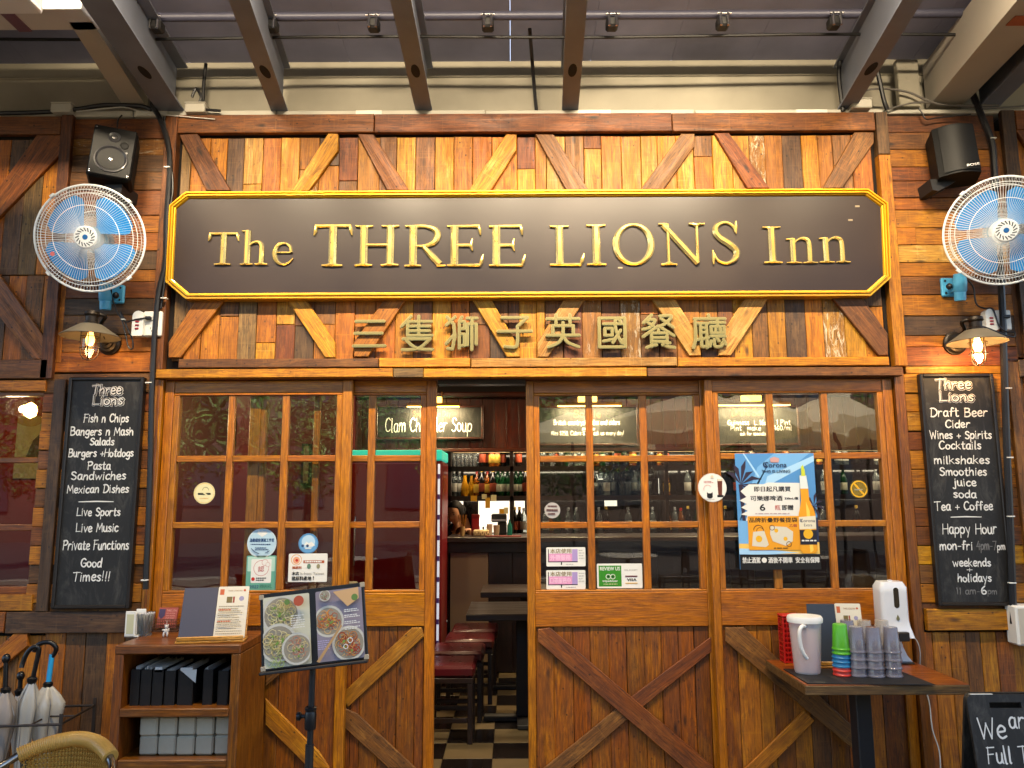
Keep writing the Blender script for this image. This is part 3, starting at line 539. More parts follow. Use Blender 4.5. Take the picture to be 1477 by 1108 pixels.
# ------------------------------------------------------------------ doors and windows
def leaf(name, label, cat, x0, x1, glass, st, ytop, ybot, yrail, Y, th, hbars, mtl=TEAK, lowb=None, lowc=None, braces=(), botz=.03, gm=None, group=None):
    """a glazed leaf with boards below. Reference px at y=600; glass = pane x extents at y=600"""
    X = lambda x: at(x, 600, Y)[0]; Z = lambda y: at((x0+x1)/2, y, Y)[1]
    R_ = thing(name, label, cat, ((X(x0)+X(x1))/2, Y, botz), group)
    def pc(xa, xb, za, zb, nm, vert=False, dy=0., m_=mtl, t=None): return plank(rect(xa, xb, za, zb), Y+dy, (t or th)-dy, m_, R_, PH if vert else 0, nm, .003, .0003)
    pc(X(x0), X(glass[0][0])-.0305, botz, Z(ytop), 'stile', True); pc(X(glass[-1][1])+.0305, X(x1), botz, Z(ytop), 'stile', True)
    xi0, xi1 = X(glass[0][0])-.03, X(glass[-1][1])+.03
    pc(xi0, xi1, Z(yt2 := ytop+18)+.001, Z(ytop), 'top_rail', dy=.006)
    # sash frame around the panes
    gz1, gz0 = Z(st[0]), Z(st[1])
    pc(xi0, xi1, gz1, Z(yt2), 'sash_rail', dy=.003); pc(xi0, xi1, Z(yrail[0])+.001, gz0, 'sash_rail', dy=.003)
    pc(xi0, X(glass[0][0]), gz0, gz1, 'sash_stile', True, .004); pc(X(glass[-1][1]), xi1, gz0, gz1, 'sash_stile', True, .004)
    pc(xi0, xi1, Z(yrail[1]), Z(yrail[0]), 'lock_rail', dy=.001)
    for k in range(len(glass)-1): pc(X(glass[k][1]), X(glass[k+1][0]), gz0, gz1, 'glazing_bar', True, .010, t=th-.008)
    for y0, y1 in hbars:
        for g_ in glass: pc(X(g_[0])+.0005, X(g_[1])-.0005, Z(y1), Z(y0), 'glazing_bar', dy=.0085, t=th-.008)
    ys = [st[0]]+[v for hb in hbars for v in hb]+[st[1]]
    for g_ in glass:
        for k in range(0, len(ys), 2):
            c = ((X(g_[0])+X(g_[1]))/2, Y+th*.55, (Z(ys[k])+Z(ys[k+1]))/2)
            o = MB().box(X(g_[0])-.002, X(g_[1])+.002, c[1], c[1]+.004, Z(ys[k+1])-.002, Z(ys[k])+.002).build('pane', gm[k//2] if gm else GL, R_)
    # boards below
    zb1 = Z(yrail[1])-.001
    MB().box(xi0, xi1, Y+.03, Y+th, botz, zb1).build('board_backing', JOINT, R_)
    if lowb:
        xs = [at(b, 1000, Y)[0] for b in lowb]; xs[0] = xi0; xs[-1] = xi1
        for i in range(len(lowb)-1): plank(rect(xs[i]+.001, xs[i+1]-.001, botz+.09, zb1), Y+.014+random.uniform(0, .003), .014, lowc[i] if lowc else DOORPLK, R_, PH, 'board', .0025)
        pc(xi0, xi1, botz, botz+.088, 'bottom_rail', dy=.002)
    for pts, m_, dy in braces:
        pl = ppoly(pts, Y); q = [(Vector(pl[(i+1) % len(pl)])-Vector(pl[i])) for i in range(len(pl))]; m1 = max(q, key=lambda v: v.length)
        plank(pl, Y+dy, .014, WD[m_] if isinstance(m_, str) else m_, R_, math.atan2(m1.y, m1.x), 'brace', .0025)
    return R_
HB = ((657, 666), (753, 762))
YO, YI = -.006, .05
leaf('glazed_panel', 'outer left glazed timber panel behind the open menu stand and wooden cabinet', 'window panel', 236, 507, [(257, 328), (337, 406), (416, 485)], (570, 852), 549, 852, (856, 903), YO, .045, HB,
    lowb=[236, 262, 290, 318, 346, 374, 400, 427, 451, 480], braces=[([(383, 962), (383, 990), (462, 925), (462, 905), (448, 905)], 'brown', -.001), ([(383, 1008), (383, 1045), (445, 1108), (475, 1108), (460, 1085)], 'honey', -.001)], gm=[GLW, GL, GL])
leaf('sliding_door', 'left sliding door standing open, drawn back behind the outer left panel', 'sliding door', 360, 629, [(384, 452), (461, 531), (541, 607)], (570, 852), 549, 852, (856, 904), YI, .045, HB,
    lowb=[360, 390, 420, 450, 480, 505, 518, 545, 571, 597, 615], braces=[([(608, 905), (612, 918), (502, 1020), (497, 1010), (497, 997), (594, 905)], 'gold', .0), ([(497, 1022), (515, 1030), (600, 1108), (560, 1108), (497, 1050)], 'brown', .0)])
leaf('sliding_door', 'right sliding door with two pink stickers and a green and white review sticker', 'sliding door', 759, 1022, [(778, 845), (855, 923), (933, 1002)], (570, 851), 549, 851, (854, 904), YI, .045, HB,
    lowb=[773, 800, 828, 853, 880, 906, 932, 957, 982, 1005, 1030], braces=[([(776, 908), (793, 905), (1028, 1105), (1028, 1128), (1010, 1128), (776, 925)], 'redbrown', -.012), ([(1026, 918), (1026, 940), (918, 1027), (905, 1010)], 'redbrown', -.002), ([(903, 1012), (916, 1028), (800, 1128), (772, 1128), (780, 1112)], 'brown', -.002)])
leaf('glazed_panel', 'outer right glazed timber panel behind the beer poster and small table', 'window panel', 1018, 1290, [(1037, 1107), (1117, 1187), (1196, 1268)], (566, 850), 547, 850, (852, 902), YO, .045, ((653, 662), (751, 760)),
    lowb=[1040, 1068, 1098, 1118, 1145, 1170, 1196, 1222, 1248, 1275, 1300], lowc=[DOORPLK, WD['orange'], WD['honey'], DOORPLK, WD['orange'], WD['brown'], DOORPLK, DOORPLK, WD['orange'], DOORPLK],
    braces=[([(1046, 905), (1072, 905), (1230, 1048), (1230, 1080), (1215, 1068), (1046, 925)], 'brown', -.012), ([(1160, 1025), (1175, 1040), (1088, 1128), (1055, 1128)], 'honey', -.002)], gm=[GLW, GL, GL])
JA = thing('door_surround', 'teak door surround and head rail framing the four glazed leaves', 'door frame', (0, 0, 0))
zt2 = at(738, 546.5)[1]
for x0, x1, z1, m_ in ((224.5, 235.5, zt2, TEAK), (1290.5, 1304, zt2+.05, TEAKD)):
    a, b_ = at(x0, 600)[0], at(x1, 600)[0]; plank(rect(a, b_, .02, z1), -.03, .11, m_, JA, PH, 'jamb')
a, b_ = at(235.8, 600)[0], at(1290, 600)[0]
MB().box(a, b_, -.012, .118, zt2+.0, zt2+.04, .002).build('head', TEAKD, JA)
MB().box(a, b_, -.01, .12, 0, .022, .002).build('threshold', mat('worn_steel', '#55504a', .4, metal=.8), JA)
plank(rect(at(232, 552)[0], at(235.4, 552)[0], .02, zt2), -.034, .02, TEAKD, JA, PH, 'trim')
MB().box(at(631, 552)[0]-.0, at(758, 552)[0], .02, .1, at(738, 553)[1], zt2+.0, .002).build('pelmet', DKW, JA)

# ------------------------------------------------------------------ canopy and steelwork over the wall
WHT = mat('chalky_white_ledge', '#b4b0a6', .8, var=.15, bscale=40, bump=.4)
LG = thing('ledge', 'grey-white rendered ledge running along the top of the timber wall', 'ledge', (0, 0, ZTOP-.03))
for x0, x1 in ((-80, 195), (196, 400), (401, 700), (701, 1000), (1001, 1270), (1271, 1560)):
    xa, xb, zb, zt = quadpx(x0, x1, 164-(x0+x1)/2*.002, 172.5-(x0+x1)/2*.004); MB().box(xa+.001, xb-.001, -.03, .1, zb, zt, .004).build('coping', WHT, LG)
for x0, x1 in ((200, 245), (515, 552), (833, 880), (1145, 1190), (1468, 1500)):
    xa, xb, zb, zt = quadpx(x0, x1, 164.5-(x0)*.002, 171.5-x0*.004); MB().box(xa, xb, -.034, -.029, zb, zt, .001).build('filler_patch', mat('white_filler', '#d6d4cc', .8), LG)
STB = mat('beige_steel_paint', '#958f80', .55, var=.15, bscale=25)
STD = mat('dark_grey_steel_paint', '#6c7282', .5, var=.2, bscale=30)
FB = thing('steel_beam', 'long grey-beige steel edge beam running above the whole timber wall', 'beam', (0, .2, 3.66))
MB().box(-6, 6, .10, .13, 3.64, 4.03).build('web', STB, FB)
MB().box(-6, 6, .088, .1, 3.93, 3.942, .005).build('weld_line', STB, FB); MB().box(-6, 6, .03, .2, 3.62, 3.637, .003).build('bottom_flange', STD, FB)
RS = mat('dark_roof_sheet', '#76768c', .6, var=.3, bscale=18, bump=.2)
CN = thing('canopy_roof', 'dark underside of the canopy roof made of long metal sheets', 'canopy', (0, -1.6, 4.05))
def roofz(y): return 4.03-(y-.1)*.10
nx = 26
for i in range(nx):
    x0 = -6+i*12/nx; x1 = x0+12/nx-.0015
    v = [(x0, .1, roofz(.1)), (x1, .1, roofz(.1)), (x1, -3.4, roofz(-3.4)), (x0, -3.4, roofz(-3.4))]
    MB().add(v+[(p[0], p[1], p[2]+.02) for p in v], [(0, 1, 2, 3), (7, 6, 5, 4), (0, 4, 5, 1), (1, 5, 6, 2), (2, 6, 7, 3), (3, 7, 4, 0)]).build('roof_sheet', RS, CN)
for y in (-1.3, -2.2, -3.1): MB().box(-6, 6, y-.03, y+.03, roofz(y)-.06, roofz(y)-.004, .004).build('purlin', STD, CN)
def rafter(name, label, xw, xt, wpx, z0, z1, mtl, group=None, ylen=-3.3, slot=True, yw=.03):
    (X0, Y0) = atz(xw, 163, z0); (X1, Y1) = atz(xt, 1, z0); k = (ylen-Y0)/(Y1-Y0); X2 = X0+(X1-X0)*k; wd = wpx/F*4.6/2
    T_ = thing(name, label, 'beam', (X0, Y0, z0), group)
    def pp(hw, a, b_, nm, ya=Y0, mt_=mtl):
        kx = lambda y: X0+(X2-X0)*(y-Y0)/(ylen-Y0)
        v = []
        for y in (ya, ylen):
            for sx, z in ((-hw, a), (hw, a), (hw, b_), (-hw, b_)): v.append((kx(y)+sx, y, z))
        MB().add(v, [(3, 2, 1, 0), (4, 5, 6, 7), (0, 1, 5, 4), (1, 2, 6, 5), (2, 3, 7, 6), (3, 0, 4, 7)]).build(nm, mt_, T_)
        return kx
    kx = pp(wd, z0, z0+.012, 'bottom_flange'); pp(.012, z0+.012, z1, 'web'); pp(wd, z1, z1+.01, 'top_flange')
    if slot:
        y = -.42; m_ = MB(); pts = []
        for a_ in range(16):
            t_ = 2*math.pi*a_/16; pts.append((kx(y)+math.cos(t_)*.022, y+math.sin(t_)*.06, z0-.001))
        m_.add(pts+[(p[0], p[1], z0+.0) for p in pts], [tuple(range(16))]+[(i, (i+1) % 16, 16+(i+1) % 16, 16+i) for i in range(16)]); m_.build('slot', mat('slot_shadow', '#121114', .9), T_)
    return T_
G_ = 'dark rafters under the canopy'
for xw, xt, wp, lab in ((248, 139, 34, 'dark steel rafter leftmost, reaching the wall above the left speaker cable'), (404, 345, 22, 'dark steel rafter second from left, above the word The'), (612, 578, 22, 'dark steel rafter above the middle of the word THREE'),
        (822, 832, 22, 'dark steel rafter nearly upright in view above the word LIONS'), (1218, 1316, 22, 'dark steel rafter running up right from the junction box'), (1418, 1580, 26, 'dark steel rafter at the far right beyond the beige beam')):
    rafter('rafter', lab, xw, xt, wp, 3.665, 3.93, STD, G_, slot=xw < 1400)
def bigbeam(label, xw0, xw1, xt0, xt1, z0, h, ylen, ext=None):
    T_ = thing('steel_beam', label, 'beam', (atz((xw0+xw1)/2, 158, z0)[0], 0, z0))
    A = atz(xw0, 158, z0); B = atz(xw1, 158, z0); C_ = atz(xt0, 8, z0); Dd = atz(xt1, 8, z0)
    def ex(P, Q): k = (ylen-P[1])/(Q[1]-P[1]); return (P[0]+(Q[0]-P[0])*k, ylen)
    A2, B2 = ex(A, C_), ex(B, Dd)
    v = [(A[0], A[1], z0), (B[0], B[1], z0), (B2[0], B2[1], z0), (A2[0], A2[1], z0)]; v += [(p[0], p[1], z0+h) for p in v]
    MB().add(v, [(0, 3, 2, 1), (4, 5, 6, 7), (0, 4, 7, 3), (1, 2, 6, 5), (0, 1, 5, 4), (3, 7, 6, 2)]).build('box_section', mat('beige_steel_light', '#aea79c', .5, var=.1, bscale=20), T_)
    return T_
bb_ = bigbeam('big beige steel box beam crossing the top right corner with red rust mark', 1336, 1383, 1461, 1532, 3.70, .26, -3.3)
q0 = atz(1340, 140, 3.71)
MB().box(q0[0]-.14, q0[0]-.02, -.02, .02, 3.68, 3.96, .004).build('end_plate', STB, bb_)
for k in range(4): MB().disc((q0[0]-.08, -.021, 3.72+k*.065), .017, 10, (0, -1, 0), -.012).build('bolt', STB, bb_)
q1 = atz(1466, 30, 3.7); MB().box(q1[0]-.03, q1[0]+.06, q1[1]-.04, q1[1]+.03, 3.694, 3.6985).build('rust_patch', mat('rust_red', '#9c5334', .8), bb_)
bl_ = bigbeam('big beige steel beam slanting in the top left corner beside the dark rafter', 181, 213, 84, 118, 3.70, .26, -.78)
y5 = atz(60, 44, 3.7)[1]
C0 = thing('steel_beam', 'white cross beam along the top left corner meeting the beige beam', 'beam', (-3, y5, 3.7))
xr_ = atz(143, 42, 3.7)[0]
MB().box(-5.5, xr_, y5-.16, y5, 3.70, 3.95, .004).build('box_section', mat('white_steel', '#bdb9b6', .5, var=.08, bscale=20), C0)
q2 = atz(22, 30, 3.7); MB().box(q2[0]-.03, q2[0]+.03, y5-.14, y5+.003, 3.695, 3.6995).build('rust_patch', mat('purple_primer', '#6b4a58', .8), C0)
LP = thing('ceiling_light', 'white rectangular light fitting at the very top left corner', 'light fitting', (-2.9, -1.2, 3.66))
q3 = atz(62, 21, 3.6); MB().box(q3[0]-.9, q3[0], q3[1]-.3, q3[1], 3.60, 3.68, .006).build('housing', mat('white_enamel', '#d8d8dc', .35), LP)
# conduit pipe with clamp fittings
PI_ = thing('service_pipe', 'dark pipe running across under the canopy above the name board', 'pipe', (0, -.42, 3.94))
MB().tube([(-5, -.42, 3.965), (5, -.42, 3.965)], .022, 12).build('pipe', mat('blue_grey_pipe', '#3c3c4c', .45, metal=.1), PI_, True)
MB().tube([(-5, -.34, 3.90)]+[(-5+i*.5, -.34, 3.90-.006*math.sin(i*1.3)) for i in range(1, 20)]+[(5, -.34, 3.9)], .008, 8).build('cable', mat('black_cable', '#121214', .5), PI_, True)
CHR = mat('chrome', '#c8c8cc', .18, metal=1); BLK = mat('black_plastic', '#17171a', .38, var=.1, bscale=30); BLKM = mat('matt_black_metal', '#1b1a1c', .55)
def clampf(px, i):
    x = atz(px, 18, 3.93)[0]
    t_ = thing('pipe_clamp', ['black clamp with chrome bolts on the canopy pipe, above the word The', 'black clamp on the canopy pipe between second and third rafters', 'black clamp on the canopy pipe just left of the thin black cable', 'black clamp on the canopy pipe right of the centre-right rafter', 'black clamp on the canopy pipe above the word LIONS', 'black clamp on the canopy pipe above the word Inn', 'black clamp on the canopy pipe beside the leftmost rafter'][i], 'clamp', (x, -.42, 3.9), 'clamps on the canopy pipe')
    MB().box(x-.03, x+.03, -.455, -.39, 3.885, 3.94, .01).build('jaw', BLKM, t_)
    m_ = MB()
    for dx in (-.03, .03): m_.tube([(x+dx*.6, -.462, 3.95), (x+dx*.6, -.462, 3.88)], .007, 8)
    m_.tube([(x-.035, -.462, 3.945), (x+.035, -.462, 3.945)], .006, 8); m_.build('bolts', CHR, t_, True)
for i, px in enumerate((385, 535, 703, 885, 1047, 1210, 215)): clampf(px, i)
# wall-washer lamps on their rail, hung under the canopy in front of the board
LR = thing('lamp_rail', 'black lamp rail hung under the canopy in front of the name board', 'lamp rail', (0, -1.5, 3.9))
MB().box(-3.2, 3.2, -1.55, -1.51, 4.03, 4.07, .003).build('rail', BLKM, LR)
for x in (-3, -1.5, 0, 1.5, 3): MB().tube([(x, -1.53, 4.06), (x, -1.53, roofz(-1.53)-.002)], .008, 8).build('hanger', BLKM, LR)
LEDM = mat('lamp_glass', '#fff2d8', .3, emit='#ffd9a0', es=5)
def washer(x, lab, pw):
    t_ = thing('wall_washer_lamp', lab, 'lamp', (x, -1.5, 3.98), 'wall washer lamps on the rail')
    M = Matrix.Translation((x, -1.5, 3.985)) @ Matrix.Rotation(math.radians(48), 4, 'X')
    MB().box(-.24, .24, -.035, .035, -.02, .035, .006, M).build('housing', BLKM, t_)
    MB().box(-.23, .23, -.028, .028, -.023, -.0205, 0, M).build('lens', LEDM, t_)
    l = bpy.data.lights.new('washer_light', 'AREA'); l.shape = 'RECTANGLE'; l.size = .46; l.size_y = .05; l.energy = pw; l.color = (1, .82, .56); l.spread = math.radians(112)
    o = bpy.data.objects.new('washer_light', l); COL.objects.link(o); o.parent = t_
    o.location = M.to_translation()+(M.to_3x3() @ Vector((0, 0, -.03)))-Vector((x, -1.5, 3.98)); o.rotation_euler = M.to_euler()
for i, x in enumerate((-2.0, -1.35, -.7, -.05, .6, 1.25, 1.9)):
    washer(x, ['lamp at the left end of the canopy rail', 'second canopy rail lamp from the left', 'third canopy rail lamp from the left', 'middle lamp of the canopy rail', 'third canopy rail lamp from the right', 'second canopy rail lamp from the right', 'lamp at the right end of the canopy rail'][i], (5.8, 6.2, 6.6, 7, 7, 6.6, 6)[i])
# cables and boxes along the ledge
CAB_M = mat('black_conduit', '#151417', .42)
def cable(label, pts, r, Y, mtl=CAB_M, cat='cable', name='cable', grp=None, k=5, seg=8):
    P = [(at(p[0], p[1], (p[2] if len(p) > 2 else Y))+((p[2] if len(p) > 2 else Y),)) for p in pts]; P = [(a, c, b_) for a, b_, c in P]; P = catmull(P, k)
    o = MB().tube(P, r, seg).build(name, mtl, None, True, loc=P[0]); return tag(o, label, cat, grp)
cable('thick black conduit bending down the left pier beside the name board', [(228, 60, -.1), (238, 85, -.1), (236, 108, -.08), (226, 135, -.06), (220, 152, -.06), (229, 168, -.07), (241, 200), (245, 235), (243, 275), (240, 320), (238, 380), (229, 420), (224, 470), (222, 500), (219, 570), (216, 700), (210, 850)], .014, -.075)
cable('thin black cord falling beside the conduit on the left pier', [(236, 168), (247, 240), (249, 275), (243, 320), (238, 400), (232, 445)], .006, -.07)
cable('thick black conduit running down the right pier past the white socket', [(1403, 136, -.05), (1416, 168), (1430, 205), (1434, 245), (1437, 300), (1442, 380), (1446, 450), (1448, 520), (1452, 640), (1457, 760), (1462, 900)], .017, -.075)
cable('black cables bundled along the ledge at the top left', [(-20, 164), (60, 162), (110, 158), (150, 152), (200, 153), (218, 158)], .012, -.05)
cable('thin white wire draped over the ledge beside the left junction box', [(110, 161), (150, 157), (180, 155), (212, 163), (262, 168), (310, 172)], .003, -.06, mat('white_wire', '#c9c6c0', .5))
cable('black cable drooping over the ledge right of the left junction box', [(277, 140), (283, 128), (290, 140), (288, 156), (318, 160)], .008, -.06)
cable('upright black conduit behind the left junction box', [(297, 92, .0), (294, 120, .0), (292, 158, .0)], .010, .0)
cable('thin upright black cable hanging from the pipe right of the board centre', [(764, 42, -.3), (767, 80, -.16), (770, 120, -.05), (774, 163, .0)], .010, -.1)
cable('black conduit standing beside the right rafter foot', [(1212, 84, -.05), (1210, 110, -.04), (1213, 140, -.04), (1216, 160, -.04)], .012, -.04)
cable('black conduit slanting down to the ledge right of the junction box', [(1256, 70, -.1), (1266, 105, -.08), (1275, 145, -.06), (1280, 158, -.05)], .012, -.06)
cable('grey cables looping from the right junction box to the beige beam', [(1241, 142), (1248, 131), (1275, 128), (1310, 133), (1340, 146), (1368, 152), (1440, 152)], .006, -.06, mat('grey_cable', '#5c5854', .5))
cable('second grey cable sagging along the ledge at the right', [(1280, 158), (1320, 148), (1360, 150), (1420, 156), (1490, 152)], .005, -.055, MATS['grey_cable'])
cable('thin black wire dangling across the ledge left of the right speaker', [(1325, 156), (1330, 163), (1336, 172), (1352, 170), (1400, 165)], .004, -.06)
cable('short wire rising from the left speaker to the ledge', [(176, 166), (170, 174), (169, 184)], .004, -.07)
JBX = mat('ivory_plastic', '#b0aba0', .5)
for px, py, lab, wpx in ((92, 158, 'ivory junction box on the ledge above the left speaker', 30), (284, 158, 'ivory junction box on the ledge above the left end of the name board', 30), (1240, 152, 'ivory junction box on the ledge right of the name board', 30)):
    X, Z = at(px, py, -.05); t_ = thing('junction_box', lab, 'junction box', (X, -.05, Z-.025), 'junction boxes on the ledge')
    MB().box(X-.055, X+.055, -.08, 0, Z-.028, Z+.022, .004).build('box', JBX, t_); MB().box(X-.057, X+.057, -.083, -.0, Z+.0225, Z+.029, .002).build('lid', JBX, t_)
# ------------------------------------------------------------------ name board
GOLD = mat('gold_leaf', '#f6e0a4', .22, metal=.8, bump=.35, bscale=45, var=.2)
GOLDP = mat('gold_paint', '#d8a21a', .38, metal=.55, var=.08, bscale=15, coat=.3)
SBK = mat('satin_brown_black_board', '#281a12', .38, var=.2, bscale=14, bump=.05)
NB = thing('name_board', 'long dark octagonal name board with gold moulding and raised gold lettering', 'sign', (0.1, -.09, 2.55))
YS = -.085
oc = [(268, 276.5), (1252, 272), (1281, 293), (1285.5, 401), (1256, 427.5), (268, 432), (238.5, 407), (244, 296)]
OC = ppoly(oc, YS)
def octa(d): return inset(OC, d)
MB().prism(octa(.02), -.072, -.025).build('panel', SBK, NB)
def ringp(mb, d0, y0, d1, y1):
    A, B = octa(d0), octa(d1); n = 8; o = [(p[0], y0, p[1]) for p in A]+[(p[0], y1, p[1]) for p in B]
    ar = sum(A[i][0]*A[(i+1) % n][1]-A[(i+1) % n][0]*A[i][1] for i in range(n))
    mb.add(o, [(i, (i+1) % n, n+(i+1) % n, n+i) for i in range(n)])
m_ = MB(); prof = [(0, -.025), (0, -.084), (.003, -.092), (.009, -.092), (.012, -.081), (.015, -.081), (.019, -.094), (.025, -.094), (.029, -.084), (.032, -.083), (.036, -.0735), (.036, -.06)]
for a, b_ in zip(prof, prof[1:]): ringp(m_, a[0], a[1], b_[0], b_[1])
m_.build('gold_moulding', GOLDP, NB)
BF = lambda t: ''.join(chr(0x1D400+ord(a)-65) if a.isupper() else chr(0x1D41A+ord(a)-97) if a.islower() else a for a in t)
FKT = lambda t: ''.join(chr(0x1D56C+ord(a)-65) if a.isupper() else chr(0x1D586+ord(a)-97) if a.islower() else a for a in t)
def lstroke(mb, pts, bx, H_, bump_=0.0):
    """carved letter stroke: pts (x, z, width) in letter units, faceted ridge profile"""
    x0, x1, z0, z1 = bx; P = [(x0+p[0]*(x1-x0), z0+p[1]*(z1-z0), p[2]*(z1-z0)) for p in pts]
    if len(P) > 2: P = catmull(P, 6)
    n = len(P); v = []; f = []; yb, ym, yt = -.0725, -.081, -.0925-bump_
    for i, p in enumerate(P):
        a, b_ = Vector(P[max(0, i-1)][:2]), Vector(P[min(n-1, i+1)][:2]); t_ = (b_-a).normalized(); nn = Vector((-t_.y, t_.x)); c = Vector(p[:2]); w_ = p[2]/2; k = min(1, w_/.014)
        for s_, y in ((-1, yb), (-1, ym), (-.42, ym+(yt-ym)*k), (.42, ym+(yt-ym)*k), (1, ym), (1, yb)): q = c+nn*(w_*s_); v.append((q.x, y, q.y))
    for i in range(n-1):
        for k in range(5): f.append((i*6+k, i*6+k+1, (i+1)*6+k+1, (i+1)*6+k))
    nf = len(f); f += [(0, 5, 4, 3, 2, 1), tuple((n-1)*6+k for k in range(6))]
    mb.add(v, f)
    for q in range(nf):
        if q % 5 == 2: mb.m[len(mb.m)-len(f)+q] = 1  # ridge facet gets a darker gold: its shading is put into the colour
K_, T2 = .178, .076
def sf(cx, top, hw, out): z = .975 if top else .025; d = -1 if top else 1; out += [[(cx-hw, z, .045), (cx-hw*.5, z+d*.008, .055), (cx, z+d*.028, .10), (cx+hw*.5, z+d*.008, .055), (cx+hw, z, .045)]]
def glyph(ch_):
    o = []
    if ch_ == 'T': o += [[(.03, .968, T2), (.97, .968, T2)], [(.5, .96, K_), (.5, .03, K_)], [(.05, .985, .05), (.035, .86, .085), (.0, .74, .03)], [(.95, .985, .05), (.965, .86, .085), (1.0, .74, .03)]]; sf(.5, 0, .27, o)
    if ch_ == 'H':
        for x in (.2, .8): o += [[(x, .97, K_), (x, .03, K_)]]; sf(x, 1, .2, o); sf(x, 0, .2, o)
        o += [[(.2, .51, T2), (.8, .51, T2)]]
    if ch_ == 'R': o += [[(.2, .97, K_), (.2, .03, K_)], [(.2, .965, T2), (.5, .965, .075), (.74, .88, .13), (.79, .74, .155), (.7, .58, .13), (.48, .5, .07), (.22, .5, .055)], [(.44, .5, .10), (.66, .26, .145), (.86, .06, .15)], [(.78, .03, .06), (1.0, .03, .04)], [(.0, .975, .045), (.2, .97, .06)]]; sf(.2, 0, .2, o)
    if ch_ == 'E': o += [[(.2, .97, K_), (.2, .03, K_)], [(.0, .97, .05), (.9, .97, T2)], [(.86, .985, .05), (.9, .88, .085), (.92, .75, .03)], [(.2, .51, T2), (.66, .51, T2)], [(.7, .66, .03), (.66, .51, .09), (.7, .37, .03)], [(.0, .03, .05), (.92, .03, T2)], [(.9, .02, .06), (.95, .14, .09), (1.0, .28, .03)]]
    if ch_ == 'L': o += [[(.3, .97, K_), (.3, .03, K_)], [(.02, .03, .05), (.9, .03, T2)], [(.88, .02, .06), (.95, .16, .10), (1.0, .3, .03)]]; sf(.3, 1, .27, o)
    if ch_ == 'I': o += [[(.5, .97, K_), (.5, .03, K_)]]; sf(.5, 1, .48, o); sf(.5, 0, .48, o)
    if ch_ == 'O': o += [[(.5+.435*math.cos(a), .5+.455*math.sin(a), .065+.09*abs(math.cos(a))**1.3) for a in [math.pi*2*k/20+.3 for k in range(21)]]]
    if ch_ == 'N': o += [[(.2, .97, .07), (.2, .03, .07)], [(.83, .97, .07), (.83, .05, .07)], [(.1, .95, .12), (.47, .5, .15), (.83, .05, .13)], [(.0, .975, .045), (.18, .97, .06)]]; sf(.2, 0, .17, o); sf(.83, 1, .17, o)
    if ch_ == 'S': o += [[(.84, .74, .035), (.76, .88, .06), (.5, .965, .065), (.22, .88, .12), (.17, .74, .14), (.32, .6, .15), (.62, .46, .155), (.84, .3, .15), (.78, .12, .12), (.5, .03, .065), (.2, .1, .06), (.08, .26, .035)], [(.87, .99, .03), (.86, .86, .07), (.86, .7, .03)], [(.06, .0, .03), (.06, .15, .07), (.05, .32, .03)]]
    if ch_ == 'h': o += [[(.23, .97, K_*.95), (.23, .03, K_*.95)], [(.02, .96, .04), (.23, .965, .06)], [(.26, .52, .05), (.45, .64, .065), (.66, .64, .11), (.76, .5, .13), (.76, .03, .135)]]; sf(.23, 0, .23, o); sf(.77, 0, .23, o)
    if ch_ == 'n': o += [[(.24, .92, K_*1.15), (.24, .04, K_*1.15)], [(.02, .90, .05), (.24, .93, .08)], [(.26, .72, .06), (.42, .9, .08), (.63, .93, .13), (.76, .74, .165), (.76, .04, .17)]]; sf(.24, 0, .24, o); sf(.77, 0, .23, o)
    if ch_ == 'e': o += [[(.12, .56, .06), (.88, .56, .065)], [(.88, .56, .12), (.82, .8, .13), (.55, .95, .09), (.26, .84, .15), (.13, .52, .19), (.24, .2, .16), (.52, .06, .09), (.78, .13, .07), (.97, .3, .05)]]
    return o
for ch_, x0, x1, y0, y1 in (('T', 299.5, 343, 335, 382), ('h', 347, 386, 331, 382), ('e', 391, 423, 348.5, 383), ('T', 452, 507, 323.5, 384), ('H', 512, 575, 324, 383.5), ('R', 584, 643, 324, 384.5), ('E', 645, 697, 324, 384), ('E', 705.5, 757.5, 324, 384),
    ('L', 792, 842.5, 324.5, 383), ('I', 846, 874.5, 323, 382.5), ('O', 885, 943.5, 321, 383), ('N', 951, 1017.5, 321, 382.5), ('S', 1026, 1069, 318, 381), ('I', 1100.5, 1128, 326, 379.5), ('n', 1134, 1179, 341, 379.5), ('n', 1181.5, 1226, 340, 378.5)):
    bx = quadpx(x0, x1, y0, y1, YS); m_ = MB(); bx = (bx[0], bx[1], bx[2], bx[3])
    for k, st in enumerate(glyph(ch_)): lstroke(m_, st, bx, 1, k*.00035)
    m_.build('letter', [GOLD, mat('gold_shaded_face', '#cfa654', .3, metal=.75, bump=.5, bscale=60, var=.35)], NB)
for x, y in ((1238, 296), (1228, 316), (895, 385)):
    X, Z = at(x, y, YS); MB().box(X-.012, X+.012, -.0745, -.0715, Z-.006, Z+.003, .001).build('chip', mat('paint_chip', '#9a8a70', .7), NB)
